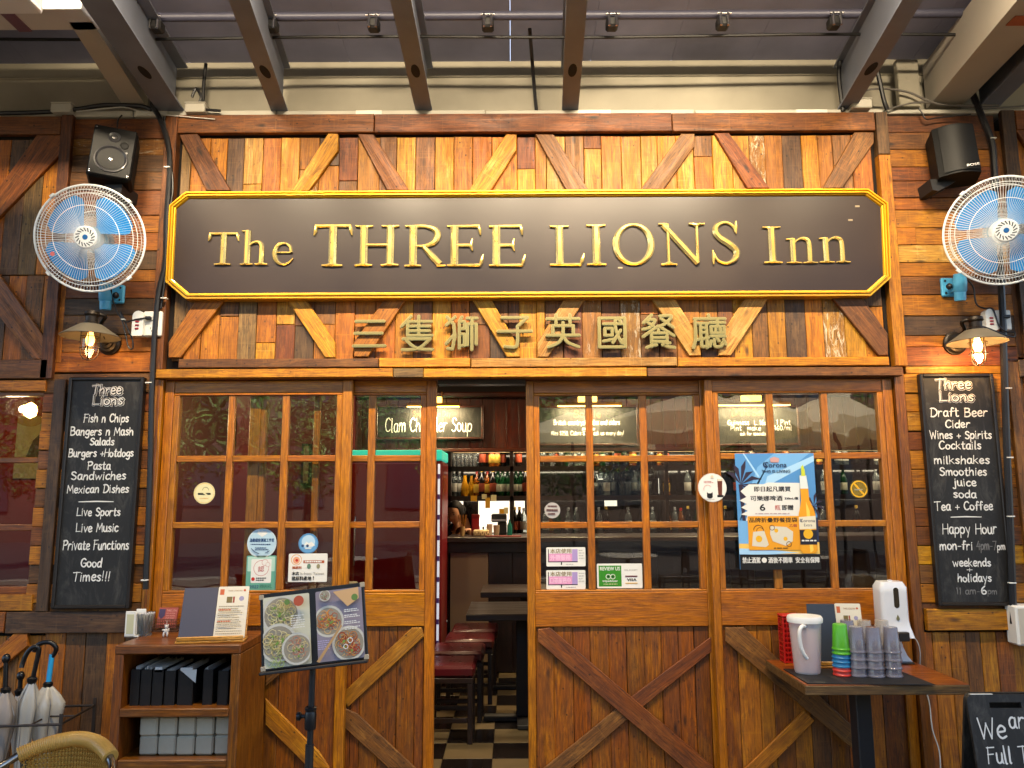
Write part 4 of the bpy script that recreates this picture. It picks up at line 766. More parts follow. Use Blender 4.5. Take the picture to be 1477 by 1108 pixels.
# brass characters under the board, drawn stroke by stroke on a 100 grid
CN_CH = [
 (507, 557, 457, 503, '6,92 96,92|4,50 90,50|0,6 100,6'),
 (576, 626, 453, 506, '30,100 0,70|20,84 20,42|20,84 96,84|55,100 55,42|20,70 90,70|20,56 90,56|20,42 98,42|6,32 92,32|92,32 60,6 30,0 4,0|18,26 50,4 100,0'),
 (640, 690, 453, 506, '30,98 2,74|4,98 26,76 30,40 22,2 8,4|28,46 2,18|52,98 44,86|44,84 44,4|44,84 60,84 60,62 44,62|44,46 60,46 60,12 44,12|68,94 100,94|84,94 84,0|70,76 70,14|70,76 98,76 98,16'),
 (716, 769, 454, 504, '12,98 88,98|88,98 58,70|58,70 58,20 50,4 20,6|0,54 100,54'),
 (787, 838, 451, 502, '0,88 100,88|28,100 28,74|72,100 72,74|50,76 50,40|18,66 82,66|18,66 18,36|82,66 82,36|0,36 100,36|50,36 36,14 4,0|50,36 64,14 98,0'),
 (861, 906, 453, 504, '4,94 96,94|4,94 4,4|96,94 96,4|4,4 96,4|20,76 84,76|24,62 50,62 50,40 24,40 24,62|18,22 54,28|62,90 64,56 84,16 88,26|80,56 52,18|72,90 80,84'),
 (925, 976, 451, 503, '30,100 4,76|14,84 40,84 24,62 2,56|18,76 34,66|56,96 92,96 70,72 50,64|60,88 96,62|50,66 2,34|50,66 98,36|50,54 50,46|28,44 76,44|28,44 28,4|28,30 76,30|76,44 76,18|28,18 76,18|12,0 28,6 42,8|60,16 74,4 98,0|84,14 62,8'),
 (998, 1050, 451, 503, '50,100 50,90|6,88 100,88|8,88 8,30 0,0|16,74 48,74|24,74 24,30|42,74 42,0|24,60 42,60|24,46 42,46|16,24 46,30|26,22 26,4 40,4|54,76 98,76|76,86 76,64|56,64 96,64 96,44 56,44 56,64|70,64 70,44|84,64 84,44|54,34 98,34|54,20 50,4|64,24 66,4 84,4 88,14|74,28 78,20|92,24 98,10')]
BR1 = mat('antique_brass_face', '#877b4c', .42, metal=.3, var=.15, bscale=25); BR2 = mat('brass_edge', '#c2b070', .3, metal=.8)
for i, (x0, x1, y0, y1, st) in enumerate(CN_CH):
    xa, xb, zb, zt = quadpx(x0, x1, y0, y1, -.075); wpt = .0085
    xa += wpt; xb -= wpt; zb += wpt; zt -= wpt; m_ = MB()
    for k, sk in enumerate(st.split('|')):
        P = [tuple(float(c) for c in q.split(',')) for q in sk.split()]
        P = [(xa+x/100*(xb-xa), zb+y/100*(zt-zb)) for x, y in P]
        if len(P) > 2 and not (sk.startswith('4,') or '50,62' in sk or '96,64' in sk or '44,84 60' in sk or '44,46' in sk or '70,76 98' in sk): P = catmull(P, 4)
        for wd, yf, yb, mi in ((wpt, -.060-k*.00012, -.046, 1), (wpt*.66, -.0625-k*.00012, -.059, 0)):
            for a, b_ in zip(P, P[1:]):
                a2, b2 = Vector(a), Vector(b_); d_ = (b2-a2)
                if d_.length < 1e-6: continue
                ang = math.atan2(d_.y, d_.x); pl = []
                for q in range(7): t_ = ang-PH+math.pi*q/6; pl.append((b2.x+wd*math.cos(t_), b2.y+wd*math.sin(t_)))
                for q in range(7): t_ = ang+PH+math.pi*q/6; pl.append((a2.x+wd*math.cos(t_), a2.y+wd*math.sin(t_)))
                yf -= .00004; m_.prism(pl, yf, yb, mi)
    o = m_.build('brass_character', [BR1, BR2], None, loc=((xa+xb)/2, -.06, zb))
    tag(o, ['first brass Chinese character below the name board, three horizontal strokes', 'second brass Chinese character below the name board, bird over hand form', 'third brass Chinese character, the one meaning lion, left of the plain child character', 'fourth brass Chinese character, open hooked form with one crossbar', 'fifth brass Chinese character, with grass top and two spreading legs', 'sixth brass Chinese character, enclosed in a square box frame', 'seventh brass Chinese character, roofed form of the word meal', 'last brass Chinese character at the right end, densest form under a cliff stroke'][i], 'sign letter', 'brass Chinese characters below the board')
    m2 = MB()
    for dx in (.25, .75): m2.tube([(xa+(xb-xa)*dx, -.047, (zb+zt)/2), (xa+(xb-xa)*dx, -.021, (zb+zt)/2)], .003, 6)
    m2.build('fixing_pin', BLKM, o)

# ------------------------------------------------------------------ fans
FW = mat('white_wire_coating', '#dfe3e6', .35); FBL = mat('blue_fan_plastic', '#4fa3cf', .35, trans=0, var=.06, bscale=10); 
def translucent(name, col, a, rough=.25):
    m = mat(name, col, rough, alpha=a); return m
FBLADE = translucent('pale_blue_blade', '#2f8cd4', .95)
def fan(px, py, Yc, R, nrm, side, label):
    X, Z = at(px, py, Yc); T_ = thing('wall_fan', label, 'fan', (X, Yc, Z), 'blue wall fans')
    n_ = Vector(nrm).normalized(); q = n_.to_track_quat('Z', 'Y').to_matrix().to_4x4(); M = Matrix.Translation((X, Yc, Z)) @ q
    def wires(front):
        m_ = MB(); sg = 1 if front else -1; nn = 108
        pr = [(.16, .052), (.3, .052), (.55, .047), (.8, .036), (.94, .018), (1.0, .0)] if front else [(.14, .07), (.5, .066), (.85, .045), (.97, .02), (1.0, 0)]
        tw = .10 if front else -.1
        for i in range(nn):
            a = 2*math.pi*i/nn
            m_.tube([M @ Vector((R*r*math.cos(a+tw*(1-r)), R*r*math.sin(a+tw*(1-r)), sg*h*R/.27)) for r, h in pr], .00095 if front else .0008, 3, cap=False)
        for r, h in ((.60, .0455), (.83, .034), (.90, .0255)) if front else ((.55, .064), (.88, .041)):
            m_.tube([M @ Vector((R*r*math.cos(2*math.pi*k/48), R*r*math.sin(2*math.pi*k/48), sg*h*R/.27)) for k in range(48)], .0017, 5, closed=True)
        return m_
    wires(True).build('front_grille', FW, T_); wires(False).build('rear_grille', FW, T_)
    MB().tube([M @ Vector((R*math.cos(2*math.pi*k/64), R*math.sin(2*math.pi*k/64), 0)) for k in range(64)], .0055, 8, closed=True).build('rim', FW, T_, True)
    m_ = MB()
    for a in (.7, 2.3, 3.9, 5.5): m_.box(-.012, .012, -.006, .008, -.01, .012, .002, M @ Matrix.Rotation(a, 4, 'Z') @ Matrix.Translation((0, R+.003, 0)))
    m_.build('rim_clip', FW, T_)
    # emblem with slots
    e_ = MB().lathe([(.0001, .056), (.050, .056), (.055, .052), (.055, .046)], 32, M).build('centre_badge', FW, T_, True)
    m_ = MB()
    for i in range(16):
        Mi = M @ Matrix.Rotation(2*math.pi*i/16, 4, 'Z') @ Matrix.Translation((0, .037, .0565)) @ Matrix.Rotation(.55, 4, 'Z'); m_.box(-.0026, .0026, -.010, .010, -.0004, .0004, 0, Mi)
    m_.build('badge_slots', mat('badge_dark', '#38424e', .6), e_); MB().lathe([(.0001, .058), (.012, .058), (.013, .0562)], 16, M).build('badge_button', mat('badge_blue', '#1f5f9e', .3), e_)
    MB().lathe([(.0001, .03), (.048, .03), (.056, .02), (.06, -.02), (.0001, -.02)], 32, M).build('hub', mat('pale_grey_hub', '#9fb4c0', .3), T_, True)
    for i in range(4):
        m_ = MB(); v = []; f = []; nr, na = 8, 9; a0 = math.pi/4+i*math.pi/2
        for a_ in range(nr):
            r = .05+(R*.83-.05)*a_/(nr-1); wd = (.36+.36*math.sin(math.pi*min(1, a_/(nr-1)*.62)))*(1 if a_ < nr-1 else .8)
            for b_ in range(na):
                t_ = (b_/(na-1)-.5)*2*wd*(1-.12*(a_/(nr-1)) ); v.append(M @ Vector((r*math.cos(a0+t_), r*math.sin(a0+t_), -.005+.028*(b_/(na-1)-.5)*-1)))
        f = [(a_*na+b_, a_*na+b_+1, (a_+1)*na+b_+1, (a_+1)*na+b_) for a_ in range(nr-1) for b_ in range(na-1)]
        k = len(v); v += [p-n_*.002 for p in v]; f += [tuple(k+j for j in reversed(q_)) for q_ in f]
        m_.add(v, f); m_.build('blade', FBLADE, T_, True)
    # motor, neck, wall bracket
    MB().lathe([(.0001, -.16), (.04, -.16), (.06, -.14), (.068, -.075), (.05, -.06), (.0001, -.06)], 24, M).build('motor_housing', FBL, T_, True)
    mo = M @ Vector((0, 0, -.11)); bx = mo.x; zz = mo.z-.27
    MB().tube([mo, (mo.x+.01*side, mo.y+.02, mo.z-.1), (bx+.02*side, -.1, zz+.12)], .02, 10).build('neck', mat('white_grey_plastic', '#b9bdbd', .4), T_, True)
    return T_, M
fanL, ML = fan(130, 344, -.33, .262, (.10, -1, -.22), 1, 'wall fan with pale blue blades at the left, above the unlit-looking lantern')
fanR, MRr = fan(1447, 333, -.36, .262, (-.36, -1, -.30), -1, 'wall fan with blue blades at the right edge, above the brightly lit lantern')
def bracket(T_, x0, x1, y0, y1, cx, cy0, cy1, hinge):
    xa, xb, zb, zt = quadpx(x0, x1, y0, y1, -.04)
    MB().box(xa, xb, -.045, -.024, zb, zt, .006).build('wall_plate', FBL, T_)
    m_ = MB()
    for z in (zb+.018, zt-.018): m_.disc(((xb-.018) if hinge > 0 else (xa+.018), -.046, z), .006, 10)
    m_.build('plate_screw', mat('dark_screw', '#20262c', .5), T_)
    X, z0 = at(cx, cy1, -.09); z1 = at(cx, cy0, -.09)[1]; M = Matrix.Translation((X, -.09, z0)) @ Matrix.Rotation(math.radians(7), 4, 'X')
    MB().lathe([(.0001, 0), (.026, 0), (.028, .01), (.028, .045), (.032, .05), (.034, (z1-z0)*.8), (.03, z1-z0+.02), (.0001, z1-z0+.02)], 20, M).build('socket_cup', FBL, T_, True)
    MB().box(X-.02, X+.03*hinge, -.085, -.04, z0+.05, z0+.10, .004).build('bracket_arm', FBL, T_)
    MB().lathe([(.0001, 0), (.015, 0), (.018, .012), (.012, .02), (.0001, .02)], 12, Matrix.Translation((X+.035*hinge, -.08, z0+.08)) @ Matrix.Rotation(PH*hinge, 4, 'Y')).build('clamp_knob', BLK, T_, True)
bracket(fanL, 152, 179, 411, 438, 152, 415, 447, 1)
bracket(fanR, 1358, 1380, 401, 428, 1385, 402, 434, -1)
MB().disc(ML @ Vector((-.155, -.085, .052)), .011, 16, (0.1, -1, -.2), .001).build('red_sticker', mat('red_white_sticker', '#c86a68', .5), fanL)
# ------------------------------------------------------------------ speakers
SPK = mat('speaker_black', '#08080a', .6, spec=.25, var=.1, bscale=60); SPG = mat('speaker_grille', '#0c0c0e', .55, spec=.3, bump=.1, bscale=300)
def speaker_left():
    X, Z = at(163, 225, -.2); t_ = thing('wall_speaker', 'black wall speaker with exposed cone at the left above the fan', 'speaker', (X, -.2, Z))
    xa, xb, zb, zt = quadpx(132, 190, 184, 262, -.22)
    R_ = Matrix.Translation((X, -.2, Z)) @ Matrix.Rotation(math.radians(-9), 4, 'X') @ Matrix.Rotation(math.radians(21), 4, 'Z')
    w_, h_ = (xb-xa)/2, (zt-zb)/2
    MB().box(-w_, w_, -.03, .11, -h_, h_, .014, R_).build('cabinet', SPK, t_)
    MB().box(-w_+.004, w_-.004, -.042, -.03, -h_+.004, h_-.004, .008, R_).build('baffle', SPG, t_)
    Mf = lambda x, z: R_ @ Matrix.Translation((x, -.0425, z)) @ Matrix.Rotation(PH, 4, 'X')
    MB().lathe([(.088*.9, 0), (.086*.9, .006), (.08*.9, .007), (.074*.9, .001), (.066*.9, -.002), (.05*.85, -.006), (.02, -.011), (.018, -.006), (.0001, -.001)], 40, Mf(.0, -.045)).build('woofer', mat('speaker_cone', '#26262b', .35, coat=.3), t_, True)
    MB().lathe([(.03, 0), (.028, .003), (.012, -.002), (.011, .004), (.0001, .006)], 28, Mf(.0, .085)).build('tweeter', mat('speaker_cone', '#26262b', .35), t_, True)
    MB().lathe([(.021, 0), (.019, .003), (.016, 0), (.015, -.0005), (.0001, -.0003)], 24, Mf(.052, .045)).build('port', mat('port_black', '#08080a', .8), t_, True)
    m_ = MB()
    for dx, dz in ((-1, 1), (1, -1), (-1, -1), (.75, .02)): m_.lathe([(.0001, .002), (.005, .002), (.006, 0)], 10, Mf(dx*(w_-.016), dz*(h_-.018)))
    m_.lathe([(.0001, .006), (.008, .005), (.012, 0)], 14, Mf(0, -.045)); m_.build('screw', CHR, t_)
    MB().prism([(X-.02, Z-h_-.045), (X+.05, Z-h_-.05), (X+.055, Z-h_+.01), (X-.045, Z-h_+.01)], -.19, -.02).build('mounting_bracket', BLKM, t_)
speaker_left()
def speaker_right():
    X, Z = at(1376, 218, -.2); t_ = thing('wall_speaker', 'plain black wall speaker with curved grille at the right above the fan', 'speaker', (X, -.2, Z))
    w_, h_ = .102, .142; R_ = Matrix.Translation((X+.02, -.17, Z)) @ Matrix.Rotation(math.radians(-7), 4, 'X') @ Matrix.Rotation(math.radians(-17), 4, 'Z')
    pf = [(-w_, .11)]+[(-w_+.004+k*(2*w_-.008)/12, -.03-.03*math.sin(math.pi*k/12)) for k in range(13)]+[(w_, .11)]
    n = len(pf); v = [R_ @ Vector((x, y, -h_)) for x, y in pf]+[R_ @ Vector((x*.985, y, h_)) for x, y in pf]
    MB().add(v, [tuple(reversed(range(n))), tuple(range(n, 2*n))]+[(i, (i+1) % n, n+(i+1) % n, n+i) for i in range(n)]).build('cabinet', SPK, t_, True)
    v = []; k_ = 13
    for z in (-h_+.012, h_-.012):
        for k in range(k_): v.append(R_ @ Vector((-w_*.72+k*(w_*1.66)/12, -.036-.031*math.sin(math.pi*(.14+.8*k/12)), z)))
    MB().add(v, [(i, i+1, k_+i+1, k_+i) for i in range(k_-1)]).build('grille', SPG, t_, True)
    m_ = MB(); fit(m_, 'BOSE', .028, .085, -h_+.024, -h_+.037, -.066, full=True, M=R_); m_.build('lettering', mat('badge_silver', '#c9c9c9', .3, metal=.6), t_)
    MB().prism([(X-.10, Z-h_-.05), (X-.07, Z-h_-.055), (X+.05, Z-h_+.01), (X-.11, Z-h_+.01)], -.15, -.02).build('mounting_bracket', BLKM, t_)
speaker_right()
# ------------------------------------------------------------------ lantern wall lamps
SHD = mat('aged_shade_metal', '#776f60', .5, metal=.4, var=.2, bscale=40); BRZ = mat('dark_bronze', '#2b241e', .42, metal=.6, var=.2, bscale=30)
LGL = glassmat('lantern_glass', (1, .93, .8), .04, .6)
def lantern(px, py, side, label, pw, es):
    Y0 = -.21; X, Z = at(px, py, Y0); t_ = thing('wall_lantern', label, 'wall lamp', (X, Y0, Z), 'lantern wall lamps')
    M = Matrix.Translation((X, Y0, Z))
    MB().lathe([(.138, -.03), (.140, -.027), (.055, .03), (.03, .034), (.03, .036), (.054, .033), (.137, -.0255)], 40, M).build('shade', SHD, t_, True)
    MB().lathe([(.033, .03), (.034, .045), (.029, .05), (.029, .075), (.037, .085), (.034, .10), (.012, .108), (.0001, .108)], 28, M).build('cap', BRZ, t_, True)
    MB().lathe([(.0375, .01), (.0375, -.09), (.034, -.115), (.02, -.133), (.0001, -.138)], 28, M).build('glass', LGL, t_, True)
    m_ = MB()
    for k in range(4):
        a = k*PH+.3; m_.tube([M @ Vector((r*math.cos(a), r*math.sin(a), h)) for r, h in ((.043, .01), (.043, -.09), (.039, -.122), (.024, -.142), (.004, -.148))], .0022, 6)
    for h in (-.03, -.088): m_.tube([M @ Vector((.043*math.cos(2*math.pi*k/24), .043*math.sin(2*math.pi*k/24), h)) for k in range(24)], .002, 6, closed=True)
    m_.build('cage', BRZ, t_, True)
    MB().lathe([(.0001, -.075), (.012, -.072), (.020, -.055), (.021, -.04), (.012, -.01), (.011, .012), (.0001, .012)], 16, M).build('bulb', mat('bulb_%d' % es, '#ffe2b0', .3, emit='#ffb45a', es=es), t_, True)
    l = bpy.data.lights.new('lantern_light', 'POINT'); l.energy = pw; l.color = (1, .62, .28); l.shadow_soft_size = .025; o = bpy.data.objects.new('lantern_light', l); COL.objects.link(o); o.parent = t_; o.location = (0, 0, -.085)
    # arm and round back plate
    bx, bz = at(156 if side > 0 else 1379, 495, -.04)
    MB().tube(catmull([(X+side*.01, Y0, Z+.09), (X+side*.05, Y0+.03, Z+.085), (bx+side*.015, -.15, Z+.05), (bx+side*.01, -.10, bz+.03), (bx, -.05, bz)], 5), .010, 10).build('arm', BRZ, t_, True)
    MB().lathe([(.0001, .046), (.014, .046), (.016, .036), (.030, .034), (.034, .026), (.046, .024), (.054, .012), (.060, .01), (.062, 0), (.0001, 0)], 36, Matrix.Translation((bx, -.025, bz)) @ Matrix.Rotation(PH, 4, 'X')).build('back_plate', BRZ, t_, True)
lantern(131, 478, 1, 'lantern wall lamp glowing dimly at the left above the food blackboard', .4, 2)
lantern(1409, 486, -1, 'lantern wall lamp glowing brightly at the right above the drinks blackboard', 2.6, 16)
# ------------------------------------------------------------------ power sockets, plugs, cords
WPL = mat('white_plastic', '#d9d7d0', .35)
def socket(x0, x1, y0, y1, label):
    xa, xb, zb, zt = quadpx(x0, x1, y0, y1, -.07); t_ = thing('socket_box', label, 'socket', ((xa+xb)/2, -.05, zb), 'white wall sockets')
    MB().box(xa, xb, -.072, -.022, zb, zt, .006).build('box', WPL, t_)
    cx = (xa+xb)/2; dk = mat('socket_slot', '#2a2826', .6); m_ = MB()
    for dz in (.3, .72):
        z = zb+(zt-zb)*dz
        for dx in (-.007, .007): m_.box(cx+dx-.0013, cx+dx+.0013, -.0728, -.0718, z-.005, z+.007)
        m_.disc((cx, -.0722, z-.013), .003, 8, th=.0006)
    m_.build('slots', dk, t_)
    return xa, xb, zb, zt
def strip(x0, x1, y0, y1, label, Y=-.085):
    xa, xb, zb, zt = quadpx(x0, x1, y0, y1, Y); t_ = thing('switched_adapter', label, 'adapter', ((xa+xb)/2, Y, zb), 'three-button adapters')
    w_ = (xb-xa)/2; cx = (xa+xb)/2; pl = [(xa, zb+.004), (xa+.004, zb), (xb-.004, zb), (xb, zb+.004)]+[(cx+w_*math.cos(a), zt-w_+w_*math.sin(a)) for a in [k*math.pi/8 for k in range(9)]]
    MB().prism(pl, Y-.012, Y+.03).build('body', WPL, t_)
    rd = mat('red_switch', '#8f1420', .35)
    for k in range(3):
        z = zb+(zt-zb)*(.28+.14*k); MB().box(cx-.011, cx+.009, Y-.017, Y-.012, z-.0045, z+.0045, .002).build('switch', rd, t_)
sx = socket(206, 233, 449, 485, 'white double socket box on the left pier conduit beside the name board')
strip(192, 208, 449, 485, 'white adapter with three red switches on the left pier beside its socket box')
socket(1438, 1459, 447, 476, 'white double socket box on the right pier beside the cable')
strip(1420, 1436, 446, 477, 'white adapter with three red switches behind the brightly lit right lantern')
cable('black fan cord hanging in a tied loop on the left pier', [(160, 415, -.12), (162, 430, -.09), (168, 448, -.08), (176, 462, -.08), (181, 482, -.08), (185, 500, -.08), (191, 503, -.08), (191, 490, -.08), (184, 474, -.08), (178, 458, -.08), (174, 450, -.08), (180, 464, -.085), (196, 461, -.1), (208, 459, -.1), (214, 459, -.09)], .0042, -.08)
cable('black fan cord looping round the right lantern to its adapter', [(1396, 404, -.1), (1404, 415, -.08), (1408, 438, -.08), (1420, 445, -.09), (1432, 446, -.1), (1440, 468, -.11), (1450, 478, -.11), (1463, 480, -.11), (1462, 486, -.11), (1446, 482, -.12), (1420, 472, -.13), (1398, 470, -.15)], .0045, -.1)
X, Z = at(214, 459, -.085); tag(MB().box(X-.014, X+.014, -.098, -.073, Z-.009, Z+.009, .004).build('plug', BLK, None, loc=(X, -.085, Z)), 'black plug pushed into the left socket box', 'plug')
X, Z = at(1451, 457, -.085); tag(MB().box(X-.016, X+.018, -.098, -.073, Z-.009, Z+.009, .004).build('plug', BLK, None, loc=(X, -.085, Z)), 'black plug pushed into the right socket box', 'plug')
X, Z = at(178, 461, -.085); tag(MB().box(X-.009, X+.009, -.094, -.076, Z-.003, Z+.003, .001).build('cable_tie', WPL, None, loc=(X, -.085, Z)), 'white tie round the left fan cord', 'cable tie')
for px, py in ((241, 241), (236, 430), (214, 552), (208, 837), (1433, 199), (1445, 400), (1455, 560), (1457, 660), (1459, 745), (1461, 841)):
    clip_n = {241: 'beside the left speaker', 236: 'beside the lower left corner of the name board', 214: 'near the top of the food blackboard', 208: 'near the foot of the food blackboard', 1433: 'beside the right speaker', 1445: 'just under the right fan', 1455: 'near the top of the drinks blackboard', 1457: 'level with the word milkshakes', 1459: 'level with the chalk rule of the drinks blackboard', 1461: 'near the foot of the drinks blackboard'}[px]
    X, Z = at(px, py, -.09); tag(MB().box(X-.016, X+.016, -.094, -.072, Z-.003, Z+.003, .001).build('cable_clip', WPL, None, loc=(X, -.08, Z)), 'small white clip holding the black conduit '+clip_n, 'cable clip', 'white clips on the conduits')
# ------------------------------------------------------------------ tall blackboards
CB = mat('chalkboard', '#1a1918', .6, var=.55, bscale=26, bump=.05); CH1 = mat('chalk_paint_white', '#d8d6d0', .7); CH2 = mat('faded_chalk', '#6a6866', .8); CBF = mat('black_board_frame', '#191412', .4)
def tallboard(x0, x1, y0, y1, xb0, xb1, label, lines):
    """top corners x0..x1, bottom xb0..xb1"""
    X0 = at(x0, y0, -.06)[0]; X1 = at(x1, y0, -.06)[0]; zt = at((x0+x1)/2, y0, -.06)[1]; zb = at((xb0+xb1)/2, y1, -.06)[1]
    t_ = thing('blackboard', label, 'blackboard', ((X0+X1)/2, -.05, zb))
    MB().box(X0+.01, X1-.01, -.055, -.03, zb+.01, zt-.01).build('board', CB, t_)
    f_ = .017
    for a, b_, c, d_ in ((X0, X0+f_, zb, zt), (X1-f_, X1, zb, zt), (X0+f_, X1-f_, zb, zb+f_), (X0+f_, X1-f_, zt-f_, zt)): MB().box(a, b_, -.066, -.028, c, d_, .004).build('frame', CBF, t_)
    
    for txt, a, b_, y, h, *o in lines:
        m_ = MB(); m2 = MB(); Y = -.0565; xa, z0 = at(a, y, Y); xb_ = at(b_, y, Y)[0]; hh = at(a, y-h, Y)[1]-z0
        tgt = m2 if (o and o[0] == 'f') else m_
        if txt == '_': ribbon(m_, [(xa, z0), ((xa+xb_)/2, z0+.002), (xb_, z0)], .007, Y); m_.build('chalk_line', CH1, t_); continue
        if txt in ('Three', 'Lions'):                     # outlined double lettering, board-coloured fill inside the white edge
            sv = random.getstate(); chalk(m_, txt, xa, xb_, z0, hh, Y, .021, jit=.1); random.setstate(sv); d2 = MB(); chalk(d2, txt, xa, xb_, z0, hh, Y-.0012, .0155, jit=.1); d2.build('chalk_inner_fill', CB, t_)
            random.setstate(sv); chalk(m2 if False else m_, txt, xa-.002, xb_-.002, z0+.001, hh, Y-.0022, .0062, jit=.1); m_.build('chalk_line', CH1, t_); continue
        chalk(tgt, txt, xa, xb_, z0, hh, Y, .0068 if h > 9 else .0054)
        tgt.build('chalk_line', CH2 if tgt is m2 else CH1, t_)
tallboard(100, 208, 544, 878, 75, 188, 'tall food blackboard on the left pier listing Fish n Chips down to Good Times', [
 ('Three', 134, 175, 569, 13), ('Lions', 135, 177, 584, 12), ('Fish n Chips', 121, 185, 609, 11), ('Bangers n Mash', 102, 192, 628, 11), ('Salads', 130, 164, 642, 10), ('Burgers +Hotdogs', 99, 192, 659, 11), ('Pasta', 127, 159, 677, 11), ('Sandwiches', 103, 181, 692, 11), ('Mexican Dishes', 97, 185, 711, 11), ('_', 114, 163, 724, 0),
 ('Live Sports', 111, 173, 744, 11), ('Live Music', 110, 170, 767, 12), ('Private Functions', 91, 185, 793, 13), ('Good', 117, 146, 818, 12), ('Times!!!', 105, 158, 838, 13)])
tallboard(1326, 1432, 539, 874, 1354, 1462, 'tall drinks blackboard on the right pier listing Draft Beer down to Happy Hour', [
 ('Three', 1351, 1400, 561, 13), ('Lions', 1357, 1404, 579, 12), ('Draft Beer', 1343, 1424, 601, 12), ('Cider', 1364, 1399, 617, 11), ('Wines + Spirits', 1342, 1430, 633, 11), ('Cocktails', 1355, 1415, 648, 11), ('milkshakes', 1348, 1427, 669, 11), ('Smoothies', 1356, 1423, 686, 11), ('juice', 1376, 1408, 701, 11), ('soda', 1376, 1408, 718, 11), ('Tea + Coffee', 1349, 1432, 736, 12), ('_', 1372, 1415, 746, 0),
 ('Happy Hour', 1360, 1438, 770, 14), ('mon-fri', 1356, 1403, 793, 12), ('4pm-7', 1409, 1437, 793, 12, 'f'), ('pm', 1439, 1450, 793, 9), ('weekends', 1375, 1429, 817, 11), ('+', 1395, 1402, 825, 8), ('holidays', 1382, 1430, 839, 11), ('11 am-', 1380, 1413, 857, 9, 'f'), ('6', 1416, 1423, 857, 11), ('pm', 1425, 1438, 857, 8, 'f')])
_n = CB.node_tree; _tcn = _n.nodes.new('ShaderNodeTexCoord'); _vm = _n.nodes.new('ShaderNodeVectorMath'); _vm.operation = 'MULTIPLY'; _vm.inputs[1].default_value = (4, 4, 1.6)
_no = _n.nodes.new('ShaderNodeTexNoise'); _no.inputs['Scale'].default_value = 3; _no.inputs['Detail'].default_value = 9; _no.inputs['Roughness'].default_value = .75; _no.inputs['Distortion'].default_value = 1.5
_mr = _n.nodes.new('ShaderNodeMapRange'); _mr.inputs[1].default_value = .5; _mr.inputs[2].default_value = .75; _mx = _n.nodes.new('ShaderNodeMix'); _mx.data_type = 'RGBA'; _mx.inputs[6].default_value = rgb('#181716'); _mx.inputs[7].default_value = rgb('#45433f')
_n.links.new(_tcn.outputs['Object'], _vm.inputs[0]); _n.links.new(_vm.outputs[0], _no.inputs['Vector']); _n.links.new(_no.outputs[0], _mr.inputs[0]); _n.links.new(_mr.outputs[0], _mx.inputs[0]); _n.links.new(_mx.outputs[2], _n.nodes['Principled BSDF'].inputs['Base Color'])
# ------------------------------------------------------------------ stickers and poster on the glass
def rnd(xa, xb, zb, zt, r, k=4):
    o = []
    for cx, cz, a0 in ((xb-r, zb+r, -PH), (xb-r, zt-r, 0), (xa+r, zt-r, PH), (xa+r, zb+r, math.pi)):
        for i in range(k+1): a = a0+PH*i/k; o.append((cx+r*math.cos(a), cz+r*math.sin(a)))
    return o
def circ(cx, cz, r, k=28): return [(cx+r*math.cos(2*math.pi*i/k), cz+r*math.sin(2*math.pi*i/k)) for i in range(k)]
P_ = lambda n, c, r=.45, **k: mat('print_'+n, c, r, **k)
WH, IV, BLU, NAV, GRN, PNK, RDP, BKP, YLP, ORP = P_('white', '#d5d3cc'), P_('cream', '#cfc39a'), P_('blue', '#6fa3c4'), P_('navy', '#23406a'), P_('green', '#2f7d1c'), P_('pink', '#c583a8'), P_('red', '#b12a20'), P_('black', '#131211'), P_('yellow', '#d9a41e'), P_('orange', '#cf8a1c')
